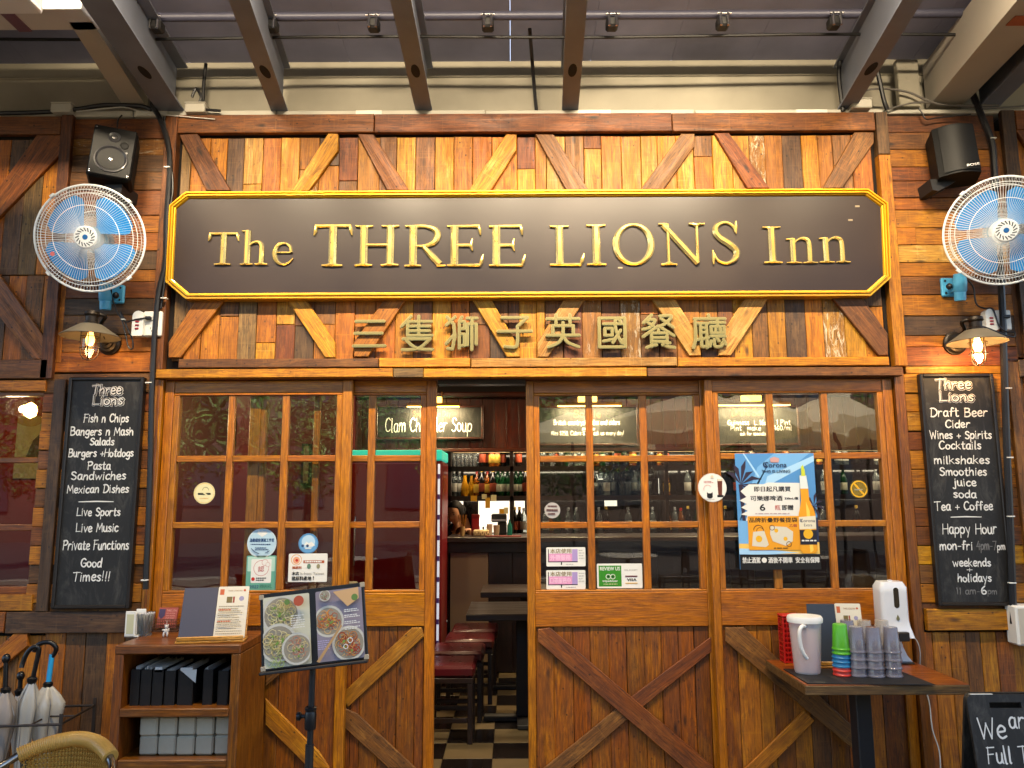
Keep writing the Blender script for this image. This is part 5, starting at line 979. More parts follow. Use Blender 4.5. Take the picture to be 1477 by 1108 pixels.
class Sheet:
    """flat printed sheet: layers a fraction of a millimetre apart"""
    def __init__(s, name, label, cat, Y, px, group=None, back=WH, M=None, shape=None, th=.0008, bounds=None, root=None):
        s.Y = Y; xa, xb, zb, zt = bounds or quadpx(*px, Y); s.b = (xa, xb, zb, zt); s.t = root or thing(name, label, cat, ((xa+xb)/2, Y, zb), group); s.l = 1; s.M = M; s.g = {}
        pl = rnd(xa, xb, zb, zt, .006) if shape is None else (circ((xa+xb)/2, (zb+zt)/2, (xb-xa)/2, 36) if shape == 'c' else rect(xa, xb, zb, zt))
        MB().prism(pl, Y, Y+th, M=M).build('backing', back, s.t)
    def uv(s, u, v): xa, xb, zb, zt = s.b; return xa+u*(xb-xa), zt-v*(zt-zb)
    def y(s): s.l += 1; return s.Y-s.l*.00012
    def poly(s, pts, m_, name='print'):
        y = s.y(); P = [s.uv(*p) for p in pts]; ar = sum(P[i][0]*P[(i+1) % len(P)][1]-P[(i+1) % len(P)][0]*P[i][1] for i in range(len(P)))
        if ar < 0: P.reverse()
        v = [Vector((x, y, z)) for x, z in P]
        if s.M is not None: v = [s.M @ q for q in v]
        g = s.g.setdefault((m_.name, name), MB()); g.add(v, [tuple(range(len(v)))]); return s
    def rect(s, u0, u1, v0, v1, m_, r=0):
        if r:
            xa, za = s.uv(u0, v1); xb, zb = s.uv(u1, v0); y = s.y(); v = [Vector((x, y, z)) for x, z in rnd(xa, xb, za, zb, r)]
            if s.M is not None: v = [s.M @ q for q in v]
            s.g.setdefault((m_.name, 'print'), MB()).add(v, [tuple(range(len(v)))]); return s
        return s.poly([(u0, v0), (u1, v0), (u1, v1), (u0, v1)], m_)
    def circ(s, u, v, r, m_, k=24, sy=1):
        xa, xb, zb, zt = s.b; kx = r; kz = r*(xb-xa)/(zt-zb)*sy
        return s.poly([(min(1, max(0, u+kx*math.cos(2*math.pi*i/k))), min(1, max(0, v+kz*math.sin(2*math.pi*i/k)))) for i in range(k)], m_)
    def ring(s, u, v, r, wd, m_, k=28, a0=0, a1=1):
        xa, xb, zb, zt = s.b; cx, cz = s.uv(u, v); R_ = r*(xb-xa); y = s.y(); g = s.g.setdefault((m_.name, 'print'), MB())
        pts = [(cx+R_*math.cos(2*math.pi*(a0+(a1-a0)*i/k)), cz+R_*math.sin(2*math.pi*(a0+(a1-a0)*i/k))) for i in range(k+1)]; ribbon(g, pts, wd, y, M=s.M); return s
    def text(s, t_, u0, u1, v0, v1, m_, full=True, bold=0):
        x0, z0 = s.uv(u0, v1); x1, z1 = s.uv(u1, v0); y = s.y()
        bold = 0 if any(ord(c) > 0x2e80 and ord(c) < 0x10000 for c in t_) else bold; g_ = s.g.setdefault((m_.name, 'lettering'), MB()); fit(g_, t_, x0, x1, z0, z1, y, full=full, M=s.M, off=bold)
        if bold == 0 and any(ord(c) > 0x2e80 for c in t_) and len(t_) > 1:
            for dx, dz in ((.0008, 0), (0, .0008), (-.0008, 0)): fit(g_, t_, x0+dx, x1+dx, z0+dz, z1+dz, y-.00003*(1+dx*1000+dz*2000), full=full, M=s.M)
        return s
    def lines(s, u0, u1, v0, v1, n, m_, k=.45, seed=1, ragged=.25):
        r = random.Random(seed)
        for i in range(n):
            v = v0+(v1-v0)*i/n; u = u0
            while u < u1-.01:
                w_ = r.uniform(.02, .07); s.rect(u, min(u1, u+w_), v, v+(v1-v0)/n*k, m_); u += w_+.012
                if u > u1-(u1-u0)*ragged and r.random() < .4: break
        return s
    def done(s):
        for (mn, nm), g in s.g.items(): g.build(nm, MATS[mn], s.t)
        return s.t
YG = .0178
s = Sheet('sticker', 'round cream no-smoking sticker on the left panel glass', 'sticker', YG, (279.5, 310, 696, 727), back=P_('cream2', '#d8cfa0'), shape='c')
s.ring(.5, .5, .46, .002, YLP); s.rect(.2, .8, .49, .58, BKP); s.poly([(.36, .45), (.62, .62), (.66, .57), (.4, .4)], P_('cream2', '#d8cfa0')); s.ring(.55, .36, .14, .002, BKP, 14, 0, .5); s.text('NO SMOKING', .3, .7, .72, .77, ORP); s.done()
s = Sheet('sticker', 'round pale blue sticker with Chinese lettering on the left panel', 'sticker', YG, (356.5, 399, 763, 804.5), back=P_('paleblue', '#a9c4d2'), shape='c')
s.ring(.5, .5, .475, .0025, WH); s.poly([(.36, .05), (.44, .09), (.5, .05), (.56, .09), (.64, .05), (.68, .16), (.5, .28), (.33, .16)], WH); s.text('為動檔檢測違工作室', .09, .91, .33, .46, NAV, bold=.01); s.lines(.12, .9, .52, .58, 1, NAV, .6); s.lines(.28, .74, .64, .76, 2, NAV, .5, 3); s.ring(.5, .42, .42, .004, NAV, 12, .60, .72); s.ring(.5, .42, .42, .004, NAV, 8, .80, .86); s.done()
s = Sheet('sticker', 'green edged certificate sticker with a chef face, below the pale blue round one', 'sticker', YG, (355, 398, 801.5, 852), back=P_('seagreen', '#5f9a86'))
s.rect(.04, .96, .03, .45, P_('palegreen', '#a5c6b6'), .004); s.rect(.16, .84, .1, .78, WH, .006); s.ring(.5, .36, .25, .002, RDP); s.circ(.62, .2, .1, WH); s.ring(.62, .2, .1, .0015, RDP); s.circ(.72, .26, .07, WH); s.ring(.72, .26, .07, .0012, RDP); s.text('認', .40, .60, .30, .46, RDP); s.circ(.24, .67, .06, RDP); s.lines(.34, .68, .63, .74, 2, BKP, .5, 5); s.text('2022', .14, .44, .84, .93, NAV); s.lines(.48, .95, .83, .95, 3, P_('teal', '#1f5c50'), .5, 8); s.done()
s = Sheet('sticker', 'small round blue sticker with snowy scene on the left panel', 'sticker', YG, (430.5, 459, 770, 798), back=P_('sky', '#5d92bd'), shape='c')
s.circ(.5, .42, .34, P_('mist', '#a8c3d6')); s.ring(.5, .5, .47, .002, P_('navyring', '#35608a')); s.poly([(.3, .56), (.4, .4), (.52, .5), (.66, .4), (.85, .6), (.6, .68)], WH); s.circ(.22, .62, .07, NAV); s.circ(.46, .62, .07, NAV); s.lines(.34, .66, .74, .82, 1, WH, .6); s.done()
s = Sheet('sticker', 'white and orange pork origin notice sticker right of the certificate sticker', 'sticker', YG, (416, 472, 798.5, 839.5))
s.ring(.2, .22, .13, .003, ORP); s.circ(.2, .24, .09, P_('peach', '#d79a76')); s.circ(.21, .24, .035, RDP); s.rect(.38, .92, .24, .34, P_('brownred', '#a0502c')); s.lines(.42, .9, .26, .32, 1, WH, .9); s.text('豬原料', .1, .34, .45, .54, P_('brownred', '#a0502c')); s.circ(.53, .45, .05, P_('sage', '#5c7a68'), sy=1.3); s.circ(.77, .45, .045, P_('sage2', '#8a8464'), sy=1.3)
s.text('本店', .1, .28, .64, .76, BKP); s.text('Is from: Taiwan', .32, .92, .66, .75, P_('grey', '#77736c')); s.text('豬原料產地', .1, .6, .8, .95, BKP); s.text('!', .64, .67, .8, .93, BKP); s.done()
YDG = .0736
for k, (y0, y1) in enumerate(((789.5, 817), (822.5, 850))):
    s = Sheet('sticker', ['upper pink and white notice sticker on the sliding door glass', 'lower pink and white notice sticker resting on the sliding door sash'][k], 'sticker', YDG, (788, 844.5, y0, y1), 'pink and white door stickers')
    s.rect(.06, .8, .33, .76, P_('pinklight', '#cf8fb4')); s.rect(.66, .8, .1, .76, P_('lilac', '#9d88b8')); s.rect(.06, .8, .74, .785, BKP); s.rect(.045, .065, .1, .785, BKP); s.text('本店使用', .1, .64, .08, .32, P_('taupe', '#8a7a5c')); s.text('口罩服務中' if k else '外帶服務', .1, .62, .4, .68, P_('rose', '#e3b3cc')); s.rect(.37, .40, .79, .92, BKP); s.lines(.5, .75, .88, .93, 1, P_('greyp', '#8d8a88'), .5, k); s.lines(.83, .97, .15, .7, 4, P_('greyp', '#8d8a88'), .2, 9+k); s.done()
s = Sheet('sticker', 'green and white review and card payment sticker in the sliding door middle pane', 'sticker', YDG, (861, 926.5, 813, 848.5))
s.rect(.04, .54, .08, .93, GRN); s.text('REVIEW US', .07, .51, .13, .28, WH, bold=.02); s.ring(.25, .53, .05, .003, WH); s.ring(.35, .53, .05, .003, WH); s.circ(.25, .53, .02, BKP); s.circ(.35, .53, .02, BKP); s.text('tripadvisor', .12, .46, .66, .77, WH, bold=.02); s.lines(.14, .45, .82, .86, 1, IV, .6); s.text('WE ACCEPT', .6, .9, .24, .29, P_('grey', '#77736c')); s.rect(.62, .89, .49, .54, P_('darkred', '#5c1c14')); s.text('VISA', .66, .87, .6, .71, BKP, bold=.02); s.rect(.62, .89, .78, .81, YLP); s.done()
s = Sheet('sticker', 'small round grey-white sticker in the lower left of the sliding door middle row', 'sticker', YDG, (785.5, 808, 724.5, 748), back=P_('greywhite', '#a5a09c'), shape='c')
s.lines(.2, .8, .2, .36, 1, P_('maroon', '#4c2a2c'), .7, 2); s.lines(.12, .88, .42, .6, 1, P_('maroon', '#4c2a2c'), .8, 3); s.lines(.2, .8, .66, .82, 1, P_('maroon', '#4c2a2c'), .7, 4); s.done()
s = Sheet('sticker', 'round white sticker with drinks glass drawing on the frame beside the poster', 'sticker', -.0075, (1007, 1048, 683, 724), shape='c')
s.ring(.5, .5, .48, .0015, P_('greyring', '#b8b4ac')); s.poly([(.68, .2), (.86, .2), (.83, .78), (.7, .78)], P_('browndrink', '#5c2a18')); s.rect(.66, .88, .76, .84, BKP); s.rect(.69, .85, .2, .27, P_('foam', '#c9b9a0')); s.poly([(.3, .66), (.36, .7), (.44, .7), (.5, .66), (.5, .84), (.44, .88), (.36, .88), (.3, .84)], BKP); s.lines(.2, .56, .27, .35, 2, RDP, .4, 3); s.lines(.22, .55, .9, .93, 1, BKP, .4); s.ring(.33, .55, .14, .0015, RDP, 16, .1, .55); s.circ(.5, .12, .05, P_('foam', '#c9b9a0')); s.done()
# holder pieces so the frame sticker touches the stile
s = Sheet('sticker', 'round yellow no-entry style no smoking sticker inside the right panel', 'sticker', YG, (1226, 1252, 690, 721), back=P_('yellowfilm', '#b59a3c', alpha=.25), shape='c')
s.ring(.5, .5, .43, .006, YLP); s.poly([(.2, .26), (.27, .2), (.8, .74), (.73, .8)], YLP); s.rect(.24, .7, .5, .56, P_('ashgrey', '#8e8a78')); s.done()
def poster():
    SKB, DBL, SND, BRW = P_('posterblue', '#4c86bd'), P_('posterdark', '#1f2a4a'), P_('sand', '#dfb65a'), P_('palm', '#2c2234')
    s = Sheet('poster', 'blue and white beer promotion poster with a yellow bottle stuck on the right panel', 'poster', -.0125, (1063.5, 1178.5, 654, 821.5), back=SKB, shape='r')
    s.poly([(.0, .62), (.28, .12), (.5, .0), (.95, .0), (.3, .34), (.05, .5)], P_('posterlight', '#6da3d2')); s.poly([(.4, .2), (1, .02), (1, .07), (.35, .3)], P_('posterpale', '#9cc4e2')); s.poly([(.1, .0), (.12, .0), (.3, .2), (.28, .21)], P_('posterpale', '#9cc4e2'))
    def palm(cx, cy, sc, n, a0, a1):
        for i in range(n):
            a = a0+(a1-a0)*i/(n-1); L_ = sc*(.8+.3*((i*7) % 3)/2); tip = (cx+L_*math.cos(a), cy+L_*math.sin(a)*.72+.05*L_); mid = (cx+L_*.55*math.cos(a), cy+L_*.55*math.sin(a)*.72-.08*sc)
            nx_, ny_ = -math.sin(a)*.028*sc/.3, math.cos(a)*.018*sc/.3; s.poly([(cx, cy), (mid[0]+nx_, mid[1]+ny_), tip, (mid[0]-nx_, mid[1]-ny_)], BRW)
    palm(.06, .27, .3, 8, -2.4, 1.3); s.poly([(.03, .27), (.08, .27), (.1, .6), (.06, .6)], BRW)
    palm(.96, .46, .17, 8, -3, 2.8); s.poly([(.94, .46), (.97, .46), (.98, .6), (.96, .6)], BRW)
    s.poly([(0, .78), (1, .76), (1, .87), (0, .87)], SND); s.poly([(0, .82), (.35, .83), (.75, .86), (.3, .875), (0, .87)], P_('posterpale', '#9cc4e2')); s.poly([(0, .58), (.3, .6), (.3, .78), (0, .78)], P_('posterlight', '#6da3d2')); s.poly([(.88, .55), (1, .56), (1, .77), (.88, .77)], DBL)
    s.poly([(.1, .30), (.16, .27), (.34, .27), (.4, .255), (.8, .26), (.78, .56), (.76, .58), (.1, .585), (.12, .54), (.04, .53), (.13, .5), (.05, .47), (.12, .44), (.03, .41), (.12, .38), (.05, .33)], WH)
    s.poly([(.44, .045), (.5, .03), (.56, .045), (.55, .08), (.45, .08)], P_('crownpink', '#b88f8c')); s.text(FKT('C')+'orona', .35, .65, .075, .125, P_('lettnavy', '#16264a'), bold=.012); s.text('THIS IS LIVING', .33, .69, .145, .17, P_('lettnavy', '#16264a'), bold=.02)
    s.text('即日起凡購買', .22, .68, .29, .335, BKP, bold=.01); s.text('可樂娜啤酒', .17, .57, .37, .415, BKP, bold=.01); s.text('330mL/瓶', .6, .77, .383, .405, BKP); s.text('6', .28, .35, .44, .50, BKP, bold=.02); s.text('瓶', .47, .54, .45, .495, RDP, bold=.01); s.text('即贈', .56, .70, .45, .495, BKP, bold=.01); s.lines(.22, .72, .52, .53, 1, P_('rosegrey', '#b09a98'), .8)
    s.rect(.12, .79, .545, .835, P_('posterorange', '#d8921c'), .006); s.text('品牌折疊野餐提袋', .14, .74, .56, .60, BKP, bold=.01); s.text('乙個', .64, .73, .615, .64, P_('brownred', '#a0502c'))
    s.poly([(.18, .68), (.32, .67), (.37, .79), (.33, .81), (.16, .80)], P_('bagwhite', '#c9c2b0')); s.ring(.25, .665, .06, .004, P_('strapbrown', '#4c2616'), 14, 0, .5); s.ring(.27, .675, .045, .003, P_('strapbrown', '#4c2616'), 14, 0, .5); s.circ(.25, .74, .04, YLP); s.poly([(.4, .63), (.6, .64), (.68, .68), (.67, .76), (.58, .8), (.42, .76), (.39, .7)], P_('bagwhite', '#c9c2b0')); s.circ(.47, .67, .025, YLP); s.circ(.58, .74, .025, YLP); s.ring(.42, .645, .03, .003, P_('strapbrown', '#4c2616')); s.ring(.62, .785, .03, .003, P_('strapbrown', '#4c2616')); s.lines(.43, .66, .815, .825, 1, BKP, .7)
    # bottle
    s.poly([(.80, .195), (.885, .195), (.90, .30), (.905, .41), (.95, .48), (.97, .53), (.97, .84), (.94, .865), (.79, .865), (.76, .84), (.76, .53), (.785, .47), (.80, .41)], P_('beer', '#d9951c')); s.poly([(.80, .195), (.885, .195), (.90, .31), (.80, .31)], P_('neckclear', '#cdd3d0'))
    s.poly([(.82, .20), (.825, .12), (.85, .10), (.87, .15), (.875, .20)], P_('lime', '#b9c238')); s.poly([(.86, .42), (.9, .5), (.92, .84), (.88, .86), (.86, .6)], P_('beerlight', '#ecc04e'))
    s.poly([(.76, .555), (.97, .545), (.97, .655), (.76, .66)], P_('labelcream', '#d6cdb4')); s.text(FKT('C')+'orona', .77, .96, .57, .60, P_('lettnavy', '#16264a'), bold=.01); s.text('Extra', .82, .92, .612, .635, P_('lettnavy', '#16264a')); s.rect(.76, .97, .665, .79, P_('labelnavy', '#1d1c26')); s.circ(.865, .70, .06, YLP); s.lines(.78, .96, .75, .77, 1, WH, .6, 3)
    s.rect(0, 1, .872, 1, BKP); s.text('禁止酒駕', .03, .25, .895, .945, WH, bold=.01); s.circ(.30, .92, .032, WH); s.text('酒後不開車', .35, .65, .895, .945, WH, bold=.01); s.text('安全有保障', .69, .985, .895, .945, WH, bold=.01)
    s.done()
poster()
# ------------------------------------------------------------------ interior
def panelrow(parent, x0, x1, z0, z1, y, mt, n, th=.015, nm='panel_board'):
    for i in range(n):
        a = x0+(x1-x0)*i/n; b_ = x0+(x1-x0)*(i+1)/n
        plank(rect(a+.001, b_-.001, z0, z1), y, th, mt, parent, PH, nm, .003, .0003)
YB = 3.1
BH = thing('bulkhead', 'mahogany panelled bulkhead over the bar carrying three chalk menus', 'bulkhead', (.8, YB, 1.97))
bx0, bx1 = at(505, 600, YB)[0], 4.3; bz0, bz1 = at(700, 647, YB)[1], at(700, 574, YB)[1]
panelrow(BH, bx0, bx1, bz0, bz1, YB, PANELW, 52)
MB().box(bx0, bx1, YB-.05, YB+.02, bz1, bz1+.05, .01).build('cornice', PANELW, BH); MB().box(bx0, bx1, YB-.02, YB+.02, bz0-.03, bz0, .004).build('lower_trim', PANELW, BH)
MB().box(bx0, bx1, YB+.02, YB+.1, bz0-.03, 2.89).build('core', JOINT, BH)
PLM = mat('picture_lamp_glow', '#ffd98a', .4, emit='#ffc04a', es=5)
def menuboard(x0, x1, y0, y1, lamp, box, label, lines, llabel):
    xa, xb, zb, zt = quadpx(x0, x1, y0, y1, YB-.03); t_ = thing('menu_board', label, 'menu board', ((xa+xb)/2, YB-.02, zb), 'chalk menus over the bar')
    MB().box(xa, xb, YB-.03, YB-.006, zb, zt, .002).build('board', CB, t_)
    for a, b_, c, d_ in ((xa-.02, xa, zb-.02, zt+.02), (xb, xb+.02, zb-.02, zt+.02), (xa, xb, zb-.02, zb), (xa, xb, zt, zt+.02)): MB().box(a, b_, YB-.04, YB-.006, c, d_, .004).build('frame', PANELW, t_)
    m_ = MB(); m2 = MB()
    for txt, a, b_, y, h, *o in lines:
        m_ = MB(); m2 = MB(); X0, z0 = at(a, y, YB-.031); X1 = at(b_, y, YB-.031)[0]; hh = h*.0062
        if o: chalk(m2, txt, X0, X1, z0, hh, YB-.0312, .006)
        else: chalk(m_, txt, X0, X1, z0, hh, YB-.0312, .0085 if h > 10 else .0048)
        (m2 if o else m_).build('chalk_line', mat('red_chalk', '#9c4a34', .7) if o else CH1, t_)
    la, lb = at(lamp[0], 585, YB-.14)[0], at(lamp[1], 585, YB-.14)[0]; lz = at(700, 586, YB-.14)[1]; bxa, bxb = at(box[0], 580, YB-.16)[0], at(box[1], 580, YB-.16)[0]
    q = thing('picture_lamp', llabel, 'lamp', ((la+lb)/2, YB-.1, lz), 'picture lamps over the chalk menus')
    MB().box(la, lb, YB-.17, YB-.13, lz, lz+.03, .006).build('hood', mat('brass_hood', '#6e4a20', .35, metal=.7), q)
    MB().box(la+.01, lb-.01, YB-.165, YB-.135, lz-.008, lz-.0005).build('tube', PLM, q)
    MB().box(bxa, bxb, YB-.175, YB-.125, lz+.032, lz+.085, .004).build('lit_box', mat('lit_box_glow', '#ffdf8a', .4, emit='#ffc850', es=1.6), q)
    m3 = MB()
    for x in ((bxa+bxb)/2-.03, (bxa+bxb)/2+.03): m3.tube([(x, YB-.15, lz+.085), (x, YB-.14, lz+.13), (x, YB-.02, lz+.14)], .006, 6)
    m3.build('arm', mat('brass_hood', '#6e4a20'), q)
    l = bpy.data.lights.new('picture_light', 'AREA'); l.shape = 'RECTANGLE'; l.size = abs(lb-la)*.9; l.size_y = .03; l.energy = 6; l.color = (1, .78, .42)
    o = bpy.data.objects.new('picture_light', l); COL.objects.link(o); o.parent = q; o.location = Vector(((la+lb)/2, YB-.15, lz-.012))-q.location; o.rotation_euler = (math.radians(22), 0, 0)
menuboard(545, 694, 588, 631, (586, 664), (628, 637), 'chalk menu reading Clam Chowder Soup under the left picture lamp', [('Clam Chowder Soup', 556, 680, 623, 20), ('Soup of the Day', 596, 650, 601, 8, 'r')], 'picture lamp over the soup menu')
menuboard(770, 918, 588, 640, (803, 897), (834, 861), 'chalk menu about British countryside ales and ciders, seen through the sliding door', [('Bottle', 828, 866, 602, 10, 'r'), ('British countryside ales and ciders', 799, 894, 613, 7), ('per day', 840, 858, 620, 4), ('Ales $250, Ciders $270, ask us every day!', 795, 900, 628, 6)], 'picture lamp over the countryside ales menu')
menuboard(1030, 1150, 588, 640, (1035, 1140), (1070, 1098), 'chalk menu headed Draft Beer, seen through the outer right panel', [('Draft Beer', 1056, 1106, 600, 11, 'r'), ('Guinness  L 16oz / 1 Pint', 1050, 1140, 613, 7), ('Pint  make 330 160/ml', 1054, 1142, 621, 7), ('ask for specials', 1068, 1104, 628, 5)], 'picture lamp over the Draft Beer menu')
# bar counter
BRc = thing('bar_counter', 'dark timber bar counter with a pale lower panel seen through the open doorway', 'bar', (1, 3.2, 0))
cx0 = at(646, 775, 3.15)[0]; zc = at(700, 775, 3.15)[1]
MB().box(cx0-.02, 4.2, 3.12, 3.8, zc-.045, zc, .006).build('counter_top', DKW, BRc)
MB().box(cx0, 4.2, 3.18, 3.3, zc-.14, zc-.046, .003).build('fascia', DKW, BRc)
xw = at(704, 850, 3.2)[0]
MB().box(cx0+.02, xw, 3.2, 3.26, .0, zc-.142, .002).build('pale_panel', mat('pale_laminate', '#7d6a55', .4, var=.06, bscale=8), BRc)
panelrow(BRc, xw+.002, 4.2, .0, zc-.142, 3.2, DKW, 20)
MB().box(cx0, 4.2, 3.27, 3.3, 0, zc-.15).build('core', JOINT, BRc)
# back bar shelves
YS2 = 4.45; SHW = thing('back_bar', 'dark back bar with shelves of bottles and glasses and a lit rear panel', 'shelving', (1, YS2, 0))
sx0, sx1 = at(648, 700, YS2)[0], 4.4; zs = [at(700, y, YS2)[1] for y in (674, 716, 771)]
LSM = mat('added_strip_glow', '#ffe0b0', .4, emit='#ffcf8a', es=.35)  # unseen strips under the shelves, added to brighten the back bar
for k, z in enumerate((2.04, zs[0]-.03, zs[1]-.03)):
    for xa, xb in ((sx0+.05, 1.1), (1.3, 2.6), (2.8, 4.2)):
        MB().box(xa, xb, YS2-.128, YS2-.112, z-.008, z-.001).build('added_strip_light', LSM, SHW); l = bpy.data.lights.new('shelf_fill_light', 'AREA'); l.shape = 'RECTANGLE'; l.size = xb-xa; l.size_y = .02; l.energy = 1.0; l.color = (1, .82, .58)
        o = bpy.data.objects.new('shelf_fill_light', l); COL.objects.link(o); o.parent = SHW; o.location = Vector(((xa+xb)/2, YS2-.12, z-.012))-SHW.location; o.rotation_euler = (math.radians(18), 0, 0)
for z in zs: MB().box(sx0, sx1, YS2-.14, YS2+.2, z-.03, z, .003).box(sx0, sx1, YS2-.150, YS2-.1405, z-.05, z+.004).build('shelf', DKW, SHW)
MB().box(sx0, sx1, YS2+.21, YS2+.24, 0, 2.4).build('rear_board', mat('dark_mirror', '#1a1512', .12, coat=.5), SHW)
MB().box(sx0, sx1, YS2-.16, YS2+.2, 0, zs[2]-.032).build('lower_cupboard', DKW, SHW)
for px in (648, 738, 852, 962, 1080, 1200): x = at(px, 700, YS2-.15)[0]; MB().box(x-.02, x+.02, YS2-.15, YS2+.2, zs[2], 2.2, .003).build('upright', DKW, SHW)
LBP = mat('lit_rear_panel', '#e8e2d4', .4, emit='#fff0d8', es=.36)
for a, b_, y0, y1 in ((655, 668, 722, 765), (690, 735, 722, 768), (742, 757, 720, 766), (722, 735, 684, 716), (860, 880, 684, 692), (872, 890, 722, 730), (950, 960, 690, 712)):
    xa, xb, zb, zt = quadpx(a, b_, y0, y1, YS2+.2); MB().box(xa, xb, YS2+.2, YS2+.208, zb, zt).build('lit_panel', LBP, SHW)
for i, (a, b_, y0, y1) in enumerate(((679, 688, 715, 723), (695, 702, 713, 720), (700, 707, 718, 733), (708, 716, 714, 723), (720, 727, 734, 742), (727, 733, 732, 741))):
    xa, xb, zb, zt = quadpx(a, b_, y0, y1, YS2-.16); o = MB().box(xa, xb, YS2-.158, YS2-.156, zb, zt).build('note_card', mat('yellow_note' if i % 2 == 0 else 'cream_note', '#d8a024' if i % 2 == 0 else '#d9cfa0', .6), None, loc=((xa+xb)/2, YS2-.157, zb))
    tag(o, ['yellow note card at the left on the back bar edge', 'second small note card from the left on the back bar', 'tall cream note card in the middle of the back bar', 'cream note card right of the tall one on the back bar', 'lower yellow note hanging at the right of the back bar', 'rightmost small note on the back bar beside the divider'][i], 'note', 'notes stuck on the back bar')
# bottles and glasses
def bottle(kind):
    gl, lab, prof, lz = {
     'clear': (mat('clear_bottle', '#b9c2c0', .06, trans=.85, ior=1.3), '#c9c2b2', [(.0001, 0), (.036, 0), (.038, .01), (.038, .18), (.03, .21), (.014, .235), (.013, .28), (.0001, .28)], (.05, .14)),
     'amber': (mat('amber_bottle', '#a85a12', .08, trans=.6, ior=1.3), '#c9a13a', [(.0001, 0), (.037, 0), (.038, .01), (.038, .15), (.03, .19), (.015, .22), (.014, .27), (.0001, .27)], (.04, .13)),
     'green': (mat('green_bottle', '#12381c', .1, trans=.3, ior=1.3), '#b9b49a', [(.0001, 0), (.036, 0), (.038, .01), (.038, .17), (.022, .23), (.014, .26), (.014, .31), (.0001, .31)], (.05, .13)),
     'dark': (mat('dark_bottle', '#120d0a', .12), '#8f3a1c', [(.0001, 0), (.036, 0), (.037, .01), (.037, .17), (.022, .22), (.014, .24), (.014, .29), (.0001, .29)], (.05, .14)),
     'yellow': (mat('yellow_liqueur', '#d8941c', .1, trans=.4, ior=1.3), '#a7b52a', [(.0001, 0), (.042, 0), (.044, .02), (.040, .12), (.02, .17), (.015, .23), (.0001, .23)], (.03, .10))}[kind]
    t_ = thing('bottle', 'x', 'bottle'); MB().lathe(prof, 12).build('glass_body', gl, t_, True); r = prof[3][0]+.0008
    MB().lathe([(r*.99, lz[0]), (r, lz[0]+.001), (r, lz[1])], 12).build('bottle_label', mat('label_'+kind, lab, .6, var=.4, bscale=60), t_, True)
    h = prof[-1][1]; MB().lathe([(.015, h-.03), (.016, h+.004), (.0001, h+.004)], 10).build('cap', mat('cap_'+kind, {'clear': '#8a8a8a', 'amber': '#8a1c14', 'green': '#2a2a20', 'dark': '#a08030', 'yellow': '#1c1c1c'}[kind], .35, metal=.3), t_); return t_
BK = {k: bottle(k) for k in ('clear', 'amber', 'green', 'dark', 'yellow')}; used = set()
LBL = {'clear': 'clear spirit bottle', 'amber': 'amber whisky bottle', 'green': 'dark green bottle', 'dark': 'black bottle', 'yellow': 'squat yellow liqueur bottle'}
SN = ['top', 'middle', 'lower']; cnt = {}; ORD = ['first', 'second', 'third', 'fourth', 'fifth', 'sixth', 'seventh', 'eighth', 'ninth', 'tenth', 'eleventh', 'twelfth', 'thirteenth', 'fourteenth', 'fifteenth', 'sixteenth', 'seventeenth', 'eighteenth', 'nineteenth', 'twentieth']
def put(kind, px, row, sc=1):
    x = at(px, 700, YS2)[0]; z = zs[row]; reg = 'in the doorway' if px < 760 else 'behind sliding door glass' if px < 1030 else 'behind right panel glass'; cnt[(kind, row, reg)] = n_ = cnt.get((kind, row, reg), 0)+1
    lab = '%s, %s of its kind, %s bar shelf %s' % (LBL[kind], ORD[n_-1], SN[row], reg)
    loc = (x, YS2+random.uniform(-.06, .04), z)
    if kind not in used: used.add(kind); r = BK[kind]; r.location = loc; r['label'] = lab; r['group'] = 'bottles behind the bar'
    else: r = dup(BK[kind], loc, lab, 'bottles behind the bar')
    r.rotation_euler[2] = random.uniform(0, 6); r.scale = (sc,)*3 if False else (1, 1, 1)
r_ = random.Random(4)
for row, seq in ((1, [(655, 'clear'), (663, 'clear'), (671, 'yellow'), (680, 'yellow'), (688, 'amber'), (695, 'dark'), (703, 'amber'), (711, 'dark'), (718, 'green'), (725, 'green'), (732, 'green'), (744, 'green'), (751, 'green'), (758, 'dark')]),
                 (0, [(696, 'dark'), (703, 'dark'), (710, 'amber'), (717, 'amber'), (725, 'dark'), (748, 'dark')]), (2, [(742, 'dark'), (749, 'dark'), (755, 'clear')])):
    for px, k in seq: put(k, px, row)
for row in (0, 1, 2):
    px = 778
    while px < 1275:
        if r_.random() < (.55 if row else .35): put(r_.choice(['clear', 'clear', 'amber', 'dark', 'green', 'yellow', 'clear']), px, row)
        px += r_.choice([8, 9, 11, 16])
GLM = mat('clear_glassware', '#dfe6e6', .03, trans=.9, ior=1.35, coat=.5)
def glass_(kind):
    t_ = {'wine': [(.032, 0), (.030, .003), (.004, .008), (.0035, .075), (.012, .09), (.034, .12), (.036, .15), (.028, .19), (.0265, .19), (.034, .15), (.031, .122), (.0001, .10)], 'pint': [(.0001, 0), (.028, 0), (.030, .01), (.041, .15), (.0395, .15), (.028, .012), (.0001, .01)]}[kind]
    return tag(MB().lathe(t_, 12).build('wine_glass' if kind == 'wine' else 'pint_glass', GLM, None, True), 'x', 'glass')
WG, PG = glass_('wine'), glass_('pint'); fw = fp = True
